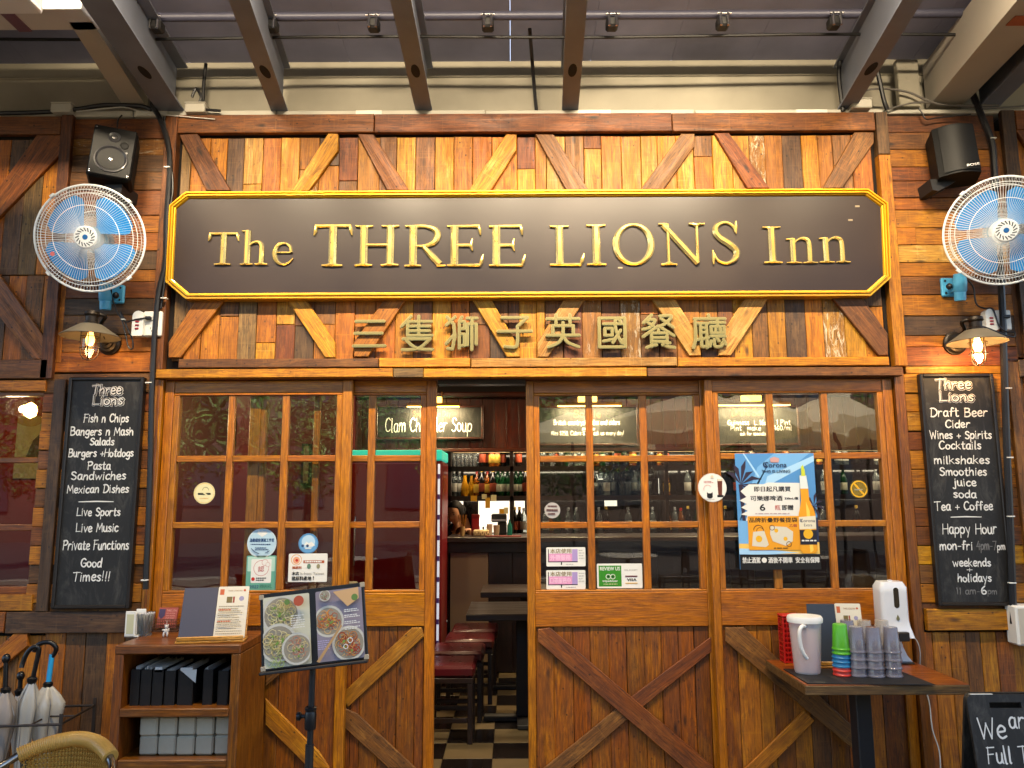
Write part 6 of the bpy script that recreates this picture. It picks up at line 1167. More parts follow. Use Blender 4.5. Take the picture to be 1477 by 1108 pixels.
for px, row in [(p, 0) for p in (655, 661, 667, 673, 679, 685, 690)]+[(p, 0) for p in range(784, 960, 13)]+[(p, 1) for p in (860, 868, 876, 884, 897, 905, 918, 926, 934)]:
    k = PG if row == 0 and px % 2 else (PG if row == 1 else WG); x = at(px, 700, YS2)[0]; o = k if (fw if k is WG else fp) else k.copy()
    if k is WG and fw: fw = False
    elif k is PG and fp: fp = False
    else: COL.objects.link(o)
    o.location = (x, YS2-.02, zs[row]); kk = (k is WG, row, px < 760); cnt[kk] = cnt.get(kk, 0)+1; o['label'] = '%s, %s from left, %s bar shelf %s' % ('stemmed wine glass' if k is WG else 'pint glass', ORD[cnt[kk]-1], SN[row], 'in the doorway' if px < 760 else 'behind sliding door glass'); o['group'] = 'glasses behind the bar'
HR = thing('glass_rack', 'hanging rack of upturned wine glasses over the bar seen through the sliding door', 'rack', (at(900, 660, 3.5)[0], 3.5, at(900, 662, 3.5)[1]))
MB().box(at(860, 660, 3.5)[0], at(945, 660, 3.5)[0], 3.38, 3.62, HR.location.z, HR.location.z+.02, .003).build('rack_board', DKW, HR)
for k, px in enumerate(range(866, 942, 9)):
    o = WG.copy(); COL.objects.link(o); o.location = (at(px, 660, 3.5)[0], 3.5+(.05 if k % 2 else -.05), HR.location.z-.001); o.rotation_euler = (math.pi, 0, 0); o['label'] = '%s upturned wine glass from the left hanging over the bar' % ORD[k]; o['group'] = 'hanging wine glasses'
# things on the counter
def on(px, Y, z): return (at(px, 760, Y)[0], Y, z)
p = on(694, 3.35, zc); t_ = thing('wicker_basket', 'white and brown woven basket on the bar counter in the doorway', 'basket', p)
MB().lathe([(.0001, 0), (.06, 0), (.072, .07), (.068, .07), (.057, .006), (.0001, .006)], 20).build('weave', mat('checked_weave', '#b7a27c', .6, var=.5, bscale=90), t_, True) if False else MB().box(p[0]-.075, p[0]+.075, 3.29, 3.41, zc, zc+.06, .01).build('weave', mat('checked_weave', '#b7a27c', .6, var=.55, bscale=150), t_)
m_ = MB()
for i in range(9): m_.box(p[0]-.075+i*.0175, p[0]-.068+i*.0175, 3.287, 3.2895, zc+.01+.012*(i % 2), zc+.03+.012*(i % 2))
m_.build('weave_strip', mat('brown_strip', '#4a2a18', .6), t_)
p = on(686, 3.45, zc); t_ = thing('napkin_box', 'dark red box standing behind the woven basket on the bar', 'box', p); MB().box(p[0]-.04, p[0]+.038, 3.42, 3.5, zc, zc+.2, .006).build('box', mat('dark_red_plastic', '#6a0f14', .3), t_); MB().box(p[0]-.03, p[0]+.028, 3.418, 3.42, zc+.02, zc+.16, .0005).build('front_panel', mat('dark_red_plastic2', '#8c1a1c', .3), t_)
p = on(697, 3.46, zc); t_ = thing('counter_lamp', 'small lit white lamp on the bar beside the red box', 'lamp', p)
MB().lathe([(.0001, 0), (.03, 0), (.008, .01), (.008, .09)], 14).build('stem', BRZ, t_, True) if False else MB().lathe([(.0001, 0), (.03, 0), (.008, .01), (.008, .09)], 14, Matrix.Translation(p)).build('stem', BRZ, t_, True)
MB().lathe([(.038, .09), (.03, .17), (.0001, .17)], 16, Matrix.Translation(p)).build('shade', mat('lit_shade', '#f4ead8', .5, emit='#ffe8c8', es=1.5), t_, True)
for i, (px, c, lab, r, h) in enumerate(((667, '#b99a68', 'tan paper cup holding wooden stirrers on the bar', .024, .09), (706, '#c9b7a2', 'pale patterned cup on the bar right of the lamp', .03, .11), (716, '#a8977e', 'beige tub on the bar near the tablet arm', .03, .10), (735, '#1f6a5c', 'teal green bottle on the bar', .024, .15))):
    p = on(px, 3.38, zc); t_ = thing('cup' if i < 3 else 'bottle', lab, 'cup' if i < 3 else 'bottle', p)
    if i < 3: MB().lathe([(.0001, 0), (r*.8, 0), (r, h), (r*.93, h), (r*.75, .006), (.0001, .006)], 16, Matrix.Translation(p)).build('cup_wall', mat('cupc%d' % i, c, .5, var=.3, bscale=60), t_, True)
    else: MB().lathe([(.0001, 0), (r, 0), (r, h*.65), (r*.35, h*.85), (r*.35, h), (.0001, h)], 16, Matrix.Translation(p)).build('glass_body', mat('cupc%d' % i, c, .15), t_, True)
    if i == 0:
        m_ = MB()
        for k in range(9): a = k*.7; m_.box(-.004, .004, -.0008, .0008, 0, .19, 0, Matrix.Translation((p[0]+.01*math.cos(a), p[1]+.01*math.sin(a), zc+.01)) @ Matrix.Rotation(.16*math.cos(a), 4, 'Y') @ Matrix.Rotation(.16*math.sin(a), 4, 'X'))
        m_.build('stirrers', PINE, t_)
p = on(722, 3.6, zc); t_ = thing('coffee_machine', 'small dark and steel drink machine on the bar behind the cups', 'machine', p)
MB().box(p[0]-.09, p[0]+.06, 3.6, 3.72, zc+.12, zc+.2, .01).box(p[0]-.03, p[0]+.06, 3.64, 3.72, zc, zc+.12, .006).build('body', BLK, t_); MB().box(p[0]-.09, p[0]+.06, 3.592, 3.599, zc+.13, zc+.15, .001).build('steel_band', CHR, t_)
tag(MB().box(at(700, 770, 3.25)[0], at(752, 770, 3.25)[0], 3.2, 3.32, zc, zc+.008, .002).build('bar_mat', mat('red_bar_mat', '#5a1010', .8), None, loc=on(726, 3.25, zc)), 'dark red bar mat lying on the counter edge', 'bar mat')
# drinks fridge
YF = 2.55; fx0, fx1 = at(500, 700, YF)[0], at(637.5, 700, YF)[0]; fz = at(600, 649, YF)[1]
FG = thing('drinks_fridge', 'tall red drinks fridge with a turquoise lit header left of the bar', 'fridge', ((fx0+fx1)/2, YF, 0))
MB().box(fx0, fx1, YF+.02, YF+.6, 0, fz-.09, .01).build('body', mat('fridge_red', '#6a0c12', .35, coat=.3), FG)
MB().box(fx0, fx1, YF, YF+.6, fz-.085, fz, .008).build('header', mat('turquoise_header', '#2fb09a', .4, emit='#2fd0b4', es=.16), FG)
m_ = MB(); fit(m_, 'COLD DRINKS', fx0+.1, fx1-.2, fz-.065, fz-.02, YF-.001, full=True)
MB().box(fx0+.03, fx1-.06, YF+.003, YF+.0195, .12, fz-.11, .006).build('door', mat('fridge_door', '#570a10', .12, coat=.6), FG)
MB().box(fx1-.036, fx1-.018, YF+.002, YF+.0195, .3, fz-.12, .003).build('lit_edge_strip', mat('cool_strip', '#e8f0ff', .4, emit='#dfeaff', es=.12), FG)
m_ = MB()
for k in range(9): m_.box(fx1-.037, fx1-.017, YF-.001, YF+.0015, .35+k*.17, .39+k*.17)
m_.build('strip_print', mat('strip_print', '#5a3c8a', .5), FG); MB().tube([(fx0+.08, YF-.01, 1.0), (fx0+.08, YF-.02, 1.05), (fx0+.08, YF-.02, 1.35), (fx0+.08, YF-.01, 1.4)], .01, 8).build('handle', CHR, FG, True)
# red partitions with pictures
RP = struct(MB().box(-3.9, fx0-.02, 2.9, 2.95, 0, 2.88).build('interior_partition', RED)); struct(MB().box(-3.9, -1.95, 1.3, 1.36, 0, 2.88).build('interior_red_wall', RED))
for i, (px, y0, y1, wpx) in enumerate(((325, 600, 640, 26), (441, 640, 700, 14))):
    xa, xb, zb, zt = quadpx(px-wpx/2, px+wpx/2, y0, y1, 2.86); t_ = thing('framed_picture', ['dark framed picture on the red partition behind the left panel', 'narrow framed picture on the red partition near the sliding door'][i], 'picture', ((xa+xb)/2, 2.87, zb))
    MB().box(xa, xb, 2.87, 2.9, zb, zt, .004).build('frame', DKW, t_); MB().box(xa+.02, xb-.02, 2.865, 2.869, zb+.02, zt-.02).build('print', mat('sepia_print', '#6b5a44', .5, var=.5, bscale=30), t_)
xa, xb, zb, zt = quadpx(18, 66, 600, 690, 1.25); t_ = thing('wall_poster', 'grey-green poster with a red figure on the red wall in the left bay window', 'poster', ((xa+xb)/2, 1.29, zb)); MB().box(xa, xb, 1.28, 1.295, zb, zt).build('sheet', mat('grey_green_print', '#6e6f5a', .6, var=.2, bscale=10), t_); MB().prism([(xa+.08, zb+.15), (xa+.2, zb+.12), (xa+.24, zb+.2), (xa+.16, zb+.3), (xa+.12, zb+.26)], 1.277, 1.2795).build('print', mat('print_dark', '#2f2a24', .6), t_); MB().prism([(xa+.18, zb+.33), (xa+.3, zb+.31), (xa+.29, zb+.4), (xa+.2, zb+.42)], 1.277, 1.2795).build('print', mat('print_redfig', '#9c2a24', .6), t_)
X, Z = at(44, 592, .7); t_ = thing('globe_lamp', 'glowing glass globe lamp hanging in the left bay window', 'lamp', (X, .7, Z))
MB().lathe([(.0001, -.1)]+[(.1*math.cos(a), .1*math.sin(a)) for a in [k*math.pi/12-PH+.1 for k in range(12)]]+[(.03, .1)], 28, Matrix.Translation((X, .7, Z))).build('globe', glassmat('amber_globe', (1, .85, .6), .05, .5), t_, True)
MB().lathe([(.0001, -.05), (.032, -.03), (.036, 0), (.03, .03), (.0001, .05)], 18, Matrix.Translation((X+.0, .7, Z))).build('bulb', mat('globe_bulb', '#ffe2b0', .3, emit='#ffc46a', es=22), t_, True)
MB().tube([(X, .7, Z+.1), (X, .7, 2.89)], .006, 6).build('cord', BLK, t_)
l = bpy.data.lights.new('globe_light', 'POINT'); l.energy = 10; l.color = (1, .7, .4); l.shadow_soft_size = .06; o = bpy.data.objects.new('globe_light', l); COL.objects.link(o); o.parent = t_; o.location = (0, -.14, 0)
# unseen ceiling downlights, added to brighten the interior
for i, (x, y, pw) in enumerate(((-.9, 1.6, 3), (1.2, 2.2, 12), (3.0, 2.0, 11), (.5, 4.0, 16), (2.4, 4.0, 22), (-2.7, 1.9, 9), (-1.2, 2.2, 4))):
    t_ = thing('added_downlight', ['added fill downlight over the red stools', 'added fill downlight over the right tables', 'added fill downlight over the far right tables', 'added fill downlight over the bar near the doorway', 'added fill downlight over the bar at the right', 'added fill downlight by the red partition at the left', 'added fill downlight in front of the drinks fridge'][i], 'lamp', (x, y, 2.88))
    MB().lathe([(.05, -.0), (.05, -.02), (.04, -.02), (.04, -.002), (.0001, -.002)], 20, Matrix.Translation((x, y, 2.9))).build('rim', BRZ, t_, True)
    l = bpy.data.lights.new('downlight', 'AREA'); l.shape = 'DISK'; l.size = .09; l.energy = pw; l.color = (1, .72, .42); o = bpy.data.objects.new('downlight', l); COL.objects.link(o); o.parent = t_; o.location = (0, 0, -.005)
# interior tables, stools, chairs
RVN = mat('dark_red_vinyl', '#4a0d14', .3, bump=.25, bscale=120, var=.1, coat=.2)
def rtable(x0, x1, y0, y1, z, label, leg=True):
    cx, cy = (x0+x1)/2, (y0+y1)/2; t_ = thing('dining_table', label, 'table', (cx, cy, 0), 'dark tables inside')
    MB().box(x0, x1, y0, y1, z-.045, z, .005).build('table_top', DKW, t_)
    MB().box(cx-.05, cx+.05, cy-.05, cy+.05, .03, z-.046, .004).build('pedestal', BLKM, t_); MB().box(cx-.28, cx+.28, cy-.045, cy+.045, -.005, .03, .006).box(cx-.045, cx+.045, cy-.25, cy+.25, -.004, .028, .006).build('foot', BLKM, t_); return t_
tX = at(672, 889, 1.4)[0]
rtable(tX, tX+.78, 1.4, 2.05, .765, 'nearest dark pub table seen through the open doorway'); rtable(tX+.06, tX+.8, 2.35, 2.9, .80, 'second dark pub table behind the nearest one in the doorway')
def stool(x, y, label):
    t_ = thing('stool', label, 'stool', (x, y, 0), 'red stools inside the doorway')
    MB().box(x-.19, x+.19, y-.18, y+.18, .40, .475, .018).build('seat', RVN, t_, True); MB().box(x-.18, x+.18, y-.17, y+.17, .365, .399, .003).build('seat_frame', DKW, t_)
    for sx_ in (-1, 1):
        for sy_ in (-1, 1): MB().box(x+sx_*.16-.017, x+sx_*.16+.017, y+sy_*.15-.017, y+sy_*.15+.017, -.008, .364, .003).build('leg', DKW, t_)
    for sy_ in (-1, 1): MB().box(x-.142, x+.142, y+sy_*.15-.01, y+sy_*.15+.01, .12, .15, .003).build('stretcher', DKW, t_)
sX = at(685, 950, 1.2)[0]-.19
stool(sX, 1.35, 'nearest red stool just inside the doorway'); stool(sX+.04, 1.83, 'second red stool behind the nearest one'); stool(sX+.1, 2.3, 'third red stool deeper inside by the pale panel'); stool(sX+.12, 2.75, 'farthest red stool touching the bar front')
def chair(x, y, rz, label):
    t_ = thing('dining_chair', label, 'chair', (x, y, 0), 'dark dining chairs inside', rz); M = Matrix.Rotation(0, 4, 'Z')
    MB().box(-.2, .2, -.2, .2, .43, .47, .012).build('seat', RVN, t_, rel=False)
    MB().box(-.2, .2, .17, .2, .60, .66, .006).box(-.2, .2, .17, .2, .78, .86, .006).build('backrest', DKW, t_, rel=False)
    for sx_ in (-1, 1):
        MB().box(sx_*.185-.015, sx_*.185+.015, -.19, -.16, -.005, .43, .003).build('leg', DKW, t_, rel=False); MB().box(sx_*.185-.015, sx_*.185+.015, .171, .199, -.005, .88, .003).build('leg', DKW, t_, rel=False)
    return t_
rtable(-2.0, -1.2, .9, 1.25, .76, 'dark table inside behind the left panel'); rtable(.75, 1.5, 1.0, 1.6, .76, 'dark table behind the right sliding door'); rtable(1.9, 2.7, .9, 1.5, .76, 'dark table behind the outer right panel'); rtable(-3.2, -2.4, .5, 1.0, .76, 'dark table in the left bay window')
for x, y, rz, lab in ((-1.75, .62, math.pi, 'chair with its back to the left panel'), (-.95, .85, -1.2, 'chair at the right end of the left table'), (.6, .85, .9, 'chair beside the right sliding door jamb'), (1.2, .72, math.pi, 'chair pulled up to the middle right table'), (1.75, 1.1, 1.4, 'chair between the two right tables'), (2.3, .62, math.pi, 'chair in front of the far right table'), (2.95, 1.1, -1.5, 'chair at the far right wall')): chair(x, y, rz, 'dark '+lab)
tag(MB().lathe([(.0001, 0), (.10, 0), (.16, .05), (.165, .12), (.11, .17), (.0001, .19)], 24, Matrix.Translation((2.32, 1.15, .761))).build('folded_cloth', mat('grey_beige_cloth', '#7d6f60', .9, bump=.4, bscale=40, var=.15), None, True, loc=(2.32, 1.15, .761)), 'rounded grey-beige cloth bundle on the far right inside table', 'cloth')
for i, (x, y, z) in enumerate(((1.05, 1.15, .7655), (1.25, 1.3, .7655), (2.05, 1.1, .7655), (-1.6, 1.0, .7655))):
    t_ = tag(MB().lathe([(.0001, 0), (.06, 0), (.11, .015), (.108, .019), (.06, .005), (.0001, .005)], 24, Matrix.Translation((x, y, z-.0045))).build('plate', mat('stoneware', '#8f8980', .3), None, True, loc=(x, y, z)), ['plate on the left of the middle right table', 'plate at the back of the middle right table', 'plate on the far right table', 'plate on the table behind the left panel'][i], 'plate')
X, Z = at(506, 812, 1.1); t_ = thing('bottle_crate', 'tall cream carton standing behind the left inner door glass', 'carton', (X, 1.05, .76)); MB().box(X-.05, X+.05, 1.0, 1.1, .761, 1.02, .006).build('carton_body', mat('cream_card', '#a89c80', .7, var=.1), t_); MB().box(X-.05, X+.05, .998, .9995, .85, .9).build('carton_print', mat('print_brown', '#6a4a30', .7), t_)
# ------------------------------------------------------------------ bartender
def skin(name, J, E, R_, mtl, parent, sub=2):
    me = bpy.data.meshes.new(name); me.from_pydata([Vector(j) for j in J], E, []); o = bpy.data.objects.new(name, me); COL.objects.link(o); o.parent = parent
    md = o.modifiers.new('s', 'SKIN'); md.use_smooth_shade = True
    for i, r in enumerate(R_):
        v = me.skin_vertices[0].data[i]; v.radius = (r, r) if not isinstance(r, tuple) else r; v.use_root = (i == 0)
    s_ = o.modifiers.new('d', 'SUBSURF'); s_.levels = sub; s_.render_levels = sub; me.materials.append(mtl); return o
SK = mat('skin', '#c08a64', .5, var=.05, bscale=20); HAIR = mat('black_hair', '#0c0807', .6, bump=.6, bscale=200, spec=.25); BLT = mat('black_tshirt', '#141416', .85, bump=.3, bscale=150)
hx, hz = at(658, 741, 3.92); hy = 3.92
PE = thing('person', 'bartender with black hair and black top leaning on the bar, looking down', 'person', (hx, hy, 0))
J = [(.06, .02, .95), (.06, .02, 1.1), (.05, .0, 1.25), (.045, -.01, hz-.24), (.02, -.02, hz-.13), (0, -.03, hz-.05), (-.10, .0, hz-.25), (-.17, -.08, hz-.38), (-.19, -.25, zc+.03-.02), (-.20, -.36, zc-.02),
     (.21, .02, hz-.26), (.25, -.05, hz-.42), (.14, -.24, zc+.06), (.06, .02, .55), (-.02, .02, .5), (.14, .02, .5), (-.03, .03, .06), (.15, .03, .06)]
E_ = [(0, 1), (1, 2), (2, 3), (3, 4), (4, 5), (3, 6), (6, 7), (7, 8), (8, 9), (3, 10), (10, 11), (11, 12), (0, 13), (13, 14), (13, 15), (14, 16), (15, 17)]
body = skin('body', J, E_, [(.13, .1), (.12, .09), (.12, .09), (.08, .06), .042, .05, .045, .038, .03, .02, .05, .038, .028, (.12, .09), .07, .07, .04, .04], SK, PE)
MM = Matrix.Translation((hx, hy, 0))
HD = Matrix.Translation((hx-.01, hy-.04, hz)) @ Matrix.Rotation(math.radians(-24), 4, 'Z') @ Matrix.Rotation(math.radians(12), 4, 'X')
def ell(mb, c, r, M, seg=20, rg=14, f=None):
    v = []; 
    for i in range(rg+1):
        ph = math.pi*i/rg
        for k in range(seg):
            th = 2*math.pi*k/seg; p = Vector((r[0]*math.sin(ph)*math.cos(th), r[1]*math.sin(ph)*math.sin(th), r[2]*math.cos(ph)))
            if f: p = f(p)
            v.append(M @ (p+Vector(c)))
    mb.add(v, [(i*seg+k, (i+1)*seg+k, (i+1)*seg+(k+1) % seg, i*seg+(k+1) % seg) for i in range(rg) for k in range(seg)]); return mb
def headf(p):
    q = p.copy()
    if p.z < -.02: q.x *= 1-.9*(-.02-p.z)/.12*.45; q.y = q.y*(1-.25*(-.02-p.z)/.1)
    if p.y < -.06 and abs(p.x) < .02 and -.045 < p.z < .015: q.y -= .016*(1-abs(p.x)/.02)*(1-abs(p.z+.018)/.035)
    for sx_ in (-1, 1):
        d_ = math.hypot(p.x-sx_*.03, p.z-.012)
        if p.y < 0 and d_ < .02: q.y += .007*(1-d_/.02)
    return q
m_ = ell(MB(), (0, 0, 0), (.072, .092, .112), HD, 32, 24, headf); m_.build('head', SK, PE, True)
m_ = MB()
for sx_ in (-1, 1): ell(m_, (sx_*.03, -.078, .010), (.012, .006, .004), HD, 10, 6)
for sx_ in (-1, 1):
    v = [HD @ Vector((sx_*(.016+.008*k), -.088+.002*k*k*.5, .03+.004*math.sin(k))) for k in range(4)]; m_.tube(v, .0022, 5)
m_.build('eyes_and_brows', mat('eye_dark', '#1a100c', .4), PE, True); ell(MB(), (0, -.083, -.055), (.02, .008, .006), HD, 12, 6).build('mouth', mat('lips', '#8c3c38', .5), PE, True)
m_ = MB(); ell(m_, (0, .018, .022), (.083, .098, .112), HD, 28, 18, lambda p: Vector((p.x, p.y if p.y > -.05 or p.z > .05 else -.05, p.z)) if p.z > -.07 else Vector((p.x*.9, max(p.y, .0), p.z)))
ell(m_, (.02, .11, .02), (.045, .045, .05), HD, 16, 10); m_.tube([HD @ Vector(p) for p in ((.05, .06, 0), (.07, .05, -.08), (.075, .04, -.17), (.07, .03, -.24))], .03, 8, rs=[.03, .035, .03, .012]); m_.tube([HD @ Vector(p) for p in ((-.068, -.03, .03), (-.076, -.035, -.05), (-.07, -.03, -.11))], .012, 6, rs=[.016, .012, .004]); m_.build('hair', HAIR, PE, True)
J2 = [(.06, .02, .98), (.06, .02, 1.1), (.05, .0, 1.25), (.045, -.01, hz-.235), (-.10, .0, hz-.245), (-.15, -.05, hz-.33), (.21, .02, hz-.255), (.24, -.02, hz-.35)]
skin('black_top', J2, [(0, 1), (1, 2), (2, 3), (3, 4), (4, 5), (3, 6), (6, 7)], [(.145, .115), (.135, .105), (.145, .115), (.105, .08), .063, .056, .063, .056], BLT, PE)
# hands: palm and five fingers each, resting on the counter
def hand(wx, wy, wz, ang, mir, nm):
    c, s_ = math.cos(ang), math.sin(ang)
    def P(f_, l_, u): l_ *= mir; return (wx-hx+f_*c-l_*s_-0, wy-hy+f_*s_+l_*c, wz+u)
    J = [P(0, 0, 0), P(.045, 0, .006), P(.075, 0, .004)]; E = [(0, 1), (1, 2)]; R_ = [.02, (.03, .014), (.03, .013)]
    for k, (l_, L_) in enumerate(((-.027, .062), (-.009, .072), (.009, .068), (.026, .052))):
        b_ = len(J); J += [P(.085, l_, .004), P(.085+L_*.5, l_*1.15, .004), P(.085+L_*.9, l_*1.2, -.012)]; E += [(2, b_), (b_, b_+1), (b_+1, b_+2)]; R_ += [.0095, .0085, .0065]
    b_ = len(J); J += [P(.035, -.035, -.002), P(.06, -.052, -.008), P(.085, -.058, -.014)]; E += [(1, b_), (b_, b_+1), (b_+1, b_+2)]; R_ += [.011, .0095, .007]
    skin(nm, J, E, R_, SK, PE, 1)
hand(hx-.20, hy-.36, zc-.0+.02, math.radians(-115), 1, 'left_hand' if False else 'hand'); hand(hx+.14, hy-.24, zc+.045, math.radians(-110), -1, 'hand')
# ------------------------------------------------------------------ wooden cabinet at the left and what it holds
zT = .905; xa_, ya_ = atz(163, 932, zT); xb2, yb2 = atz(349, 929, zT); yf_ = (ya_+yb2)/2; X0, X1 = xa_, xb2; yb_ = -.055
CBN = thing('open_cabinet', 'dark stained open wooden cabinet holding menu binders and wrapped napkins left of the menu stand', 'cabinet', ((X0+X1)/2, (yf_+yb_)/2, 0))
t = .04
def zat(py, px=250, Y=None): return at(px, py, yf_ if Y is None else Y)[1]
MB().box(X0, X1, yf_, yb_, zT-.04, zT, .005).build('top', CAB, CBN)
MB().box(X0, X0+t, yf_+.002, yb_, .06, zT-.041, .003).build('side_panel', CAB, CBN, vert=True); MB().box(X1-t, X1, yf_+.002, yb_, .06, zT-.041, .003).build('side_panel', CAB, CBN, vert=True)
zs1 = zat(1022); zs2 = zat(1097)
for z in (zs1, zs2): MB().box(X0+t+.001, X1-t-.001, yf_-.004 if z == zs1 else yf_+.004, yb_-.012, z-.036, z, .004).build('shelf', CAB, CBN)
MB().box(X0+t+.001, X1-t-.001, yf_+.012, yf_+.03, .10, zs2-.037, .003).build('drawer_front', CAB, CBN); MB().box(X0+t, X1-t, yb_-.011, yb_-.002, .08, zT-.042).build('back_panel', mat('cabinet_back', '#1f110a', .7), CBN)
for sx_ in (X0+.002, X1-.052):
    for sy_ in (yf_+.01, yb_-.06): MB().box(sx_, sx_+.05, sy_, sy_+.05, 0, .059, .003).build('foot', CAB, CBN)
BLC = mat('black_cover', '#121113', .42, var=.15, bscale=20); PG_ = mat('white_pages', '#c2c0ba', .6, var=.06)
for i, (px0, px1, lab) in enumerate(((188, 201, 'leftmost black menu binder on the cabinet shelf'), (203, 218, 'second black menu binder from the left on the cabinet shelf'), (220, 235, 'third black menu binder, with a bright white page top'), (237, 252, 'fourth black menu binder from the left on the cabinet shelf'), (256, 278, 'wider black menu binder in the middle with a torn white page sticking out'), (292, 306, 'second black menu binder from the right on the cabinet shelf'), (314, 329, 'rightmost black menu binder on the cabinet shelf'))):
    a, b_ = at(px0, 990, yf_+.05)[0], at(px1, 990, yf_+.05)[0]; h = .15+random.uniform(-.004, .006); t_ = thing('menu_binder', lab, 'binder', ((a+b_)/2, yf_+.05, zs1), 'black menu binders'); y0 = yf_+.045+random.uniform(0, .012)
    MB().box(a, a+.004, y0, y0+.24, zs1, zs1+h, .001).box(b_-.004, b_, y0, y0+.24, zs1, zs1+h, .001).box(a+.004, b_-.004, y0, y0+.004, zs1, zs1+h, .001).build('cover', BLC, t_)
    m_ = MB(); n = 5
    for k in range(n): xk = a+.006+(b_-a-.014)*k/(n-1); m_.box(xk, xk+.002, y0+.006, y0+.232, zs1+.003, zs1+h-.006+random.uniform(-.004, .02))
    if i in (2, 4): m_.box(a+.008, b_-.006, y0+.0, y0+.01, zs1+h-.012, zs1+h+.01); 
    if i == 4: m_.add([(a+.01, y0-.002, zs1+h), (b_+.015, y0-.004, zs1+h+.004), (b_+.012, y0-.003, zs1+h-.055)], [(0, 2, 1)])
    m_.build('pages', PG_, t_)
NPK = mat('wrapped_napkin', '#a39a86', .5, var=.2, bscale=40, bump=.8, coat=.2)
for r in range(2):
    for c in range(5):
        a, b_ = at(203+c*27, 1060, yf_+.08)[0], at(203+c*27+25.5, 1060, yf_+.08)[0]; h = (zs1-.04-zs2)/2-.008; z = zs2+.001+r*(h+.002)
        if c > 4: continue
        o = MB().box(a, b_, yf_+.06+random.uniform(0, .012), yf_+.26, z, z+h, .007).build('napkin_pack', NPK, None, loc=((a+b_)/2, yf_+.1, z)); tag(o, '%s wrapped napkin pack in the %s row of the cabinet' % (['leftmost', 'second', 'middle', 'fourth', 'rightmost'][c], ['lower', 'upper'][r]), 'napkin pack', 'wrapped napkins in the cabinet')
        m_ = MB(); m_.box(a+.004, b_-.004, o.location.y-.045, o.location.y-.0443, z+h*.48, z+h*.52)
def onz(px, py, z): x, y = atz(px, py, z); return (x, y, z)
p = onz(189, 919, zT); t_ = thing('napkin_holder', 'white napkin holder on the left end of the cabinet top', 'napkin holder', p); w_ = .033
MB().box(p[0]-w_, p[0]+w_*.5, p[1], p[1]+.006, zT, zT+.118, .002).box(p[0]-w_*.2, p[0]+w_*1.2, p[1]+.05, p[1]+.056, zT, zT+.122, .002).box(p[0]-w_, p[0]+w_, p[1], p[1]+.056, zT, zT+.006, .001).build('holder', WPL, t_); MB().box(p[0]-w_*.8, p[0]+w_*.6, p[1]+.008, p[1]+.045, zT+.007, zT+.105, .004).build('napkins', PG_, t_)
MB().box(p[0]-w_*.75, p[0]+w_*.25, p[1]-.0012, p[1]-.0002, zT+.014, zT+.104).build('front_label', mat('cream_label', '#b9b694', .6), t_)
p = onz(209, 917, zT); t_ = thing('glass_of_straws', 'clear tumbler packed with white wrapped straws on the cabinet', 'tumbler', p); MB().lathe([(.0001, 0), (.027, 0), (.029, .006), (.041, .105), (.039, .105), (.027, .01), (.0001, .008)], 20, Matrix.Translation(p)).build('tumbler', GLM, t_, True)
m_ = MB()
for k in range(22):
    a = k*2.4; r = .034*math.sqrt((k+.5)/22); m_.tube([(p[0]+r*.55*math.cos(a), p[1]+r*.55*math.sin(a), zT+.012), (p[0]+r*1.1*math.cos(a), p[1]+r*1.1*math.sin(a), zT+.104+.005*math.sin(k))], .0042, 6)
m_.build('straws', mat('paper_straw', '#c9c4c2', .6), t_)
p = onz(237, 912, zT); t_ = thing('wire_basket', 'small brown woven basket behind the red card on the cabinet top', 'basket', p); m_ = MB(); m_.box(p[0]-.055, p[0]+.06, p[1], p[1]+.09, zT, zT+.004)
for k in range(14): x = p[0]-.055+.115*k/13; m_.tube([(x, p[1], zT), (x, p[1]-.004, zT+.06)], .0014, 4); m_.tube([(x, p[1]+.09, zT), (x, p[1]+.094, zT+.06)], .0014, 4)
for h in (.006, .02, .034, .048, .06): m_.tube([(p[0]-.056, p[1]-h*.06, zT+h), (p[0]+.061, p[1]-h*.06, zT+h), (p[0]+.061, p[1]+.09, zT+h), (p[0]-.056, p[1]+.09, zT+h)], .0016, 4, closed=True)
m_.build('weave', mat('brown_wicker', '#4a2c1a', .6), t_)
q = thing('card_stack', 'red printed card stack resting in the small basket on the cabinet', 'card', (p[0], p[1]+.02, zT+.03)); M = Matrix.Translation((p[0]+.0, p[1]+.03, zT+.075)) @ Matrix.Rotation(math.radians(-20), 4, 'X')
MB().box(-.048, .046, -.004, .01, -.06, .038, .001, M).build('cards', mat('brick_red_card', '#8c4034', .55), q); m_ = MB(); m_.prism([(-.044, .03), (-.014, .03), (-.014, -.002), (-.029, -.018), (-.044, -.002)], -.0052, -.0042, M=M); m_.build('crest', P_('crestnavy', '#3a2a44'), q)
m_ = MB(); fit(m_, 'THREE LIONS', -.008, .042, .018, .028, -.0048, full=True, M=M)
for k in range(4): fit(m_, ['fish & chips', 'live music', 'draft beer', 'every day'][k], -.008, .036, .006-k*.011, .013-k*.011, -.0048, full=True, M=M)
m_.build('lettering', P_('cardpale', '#c98c80'), q)
p = onz(239, 919, zT); t_ = thing('bear_charm', 'tiny white bear charm hanging in front of the basket', 'charm', p); M = Matrix.Translation((p[0], p[1], zT+.028)); m_ = MB()
for c, r in (((0, 0, 0), (.011, .009, .013)), ((.002, 0, .019), (.009, .008, .009)), ((-.006, 0, .027), (.003, .003, .003)), ((.010, 0, .027), (.003, .003, .003)), ((-.012, 0, .004), (.008, .004, .004)), ((.012, 0, .004), (.004, .004, .009)), ((-.009, -.003, -.016), (.005, .005, .012)), ((.008, -.003, -.015), (.005, .005, .013))): ell(m_, c, r, M, 10, 8)
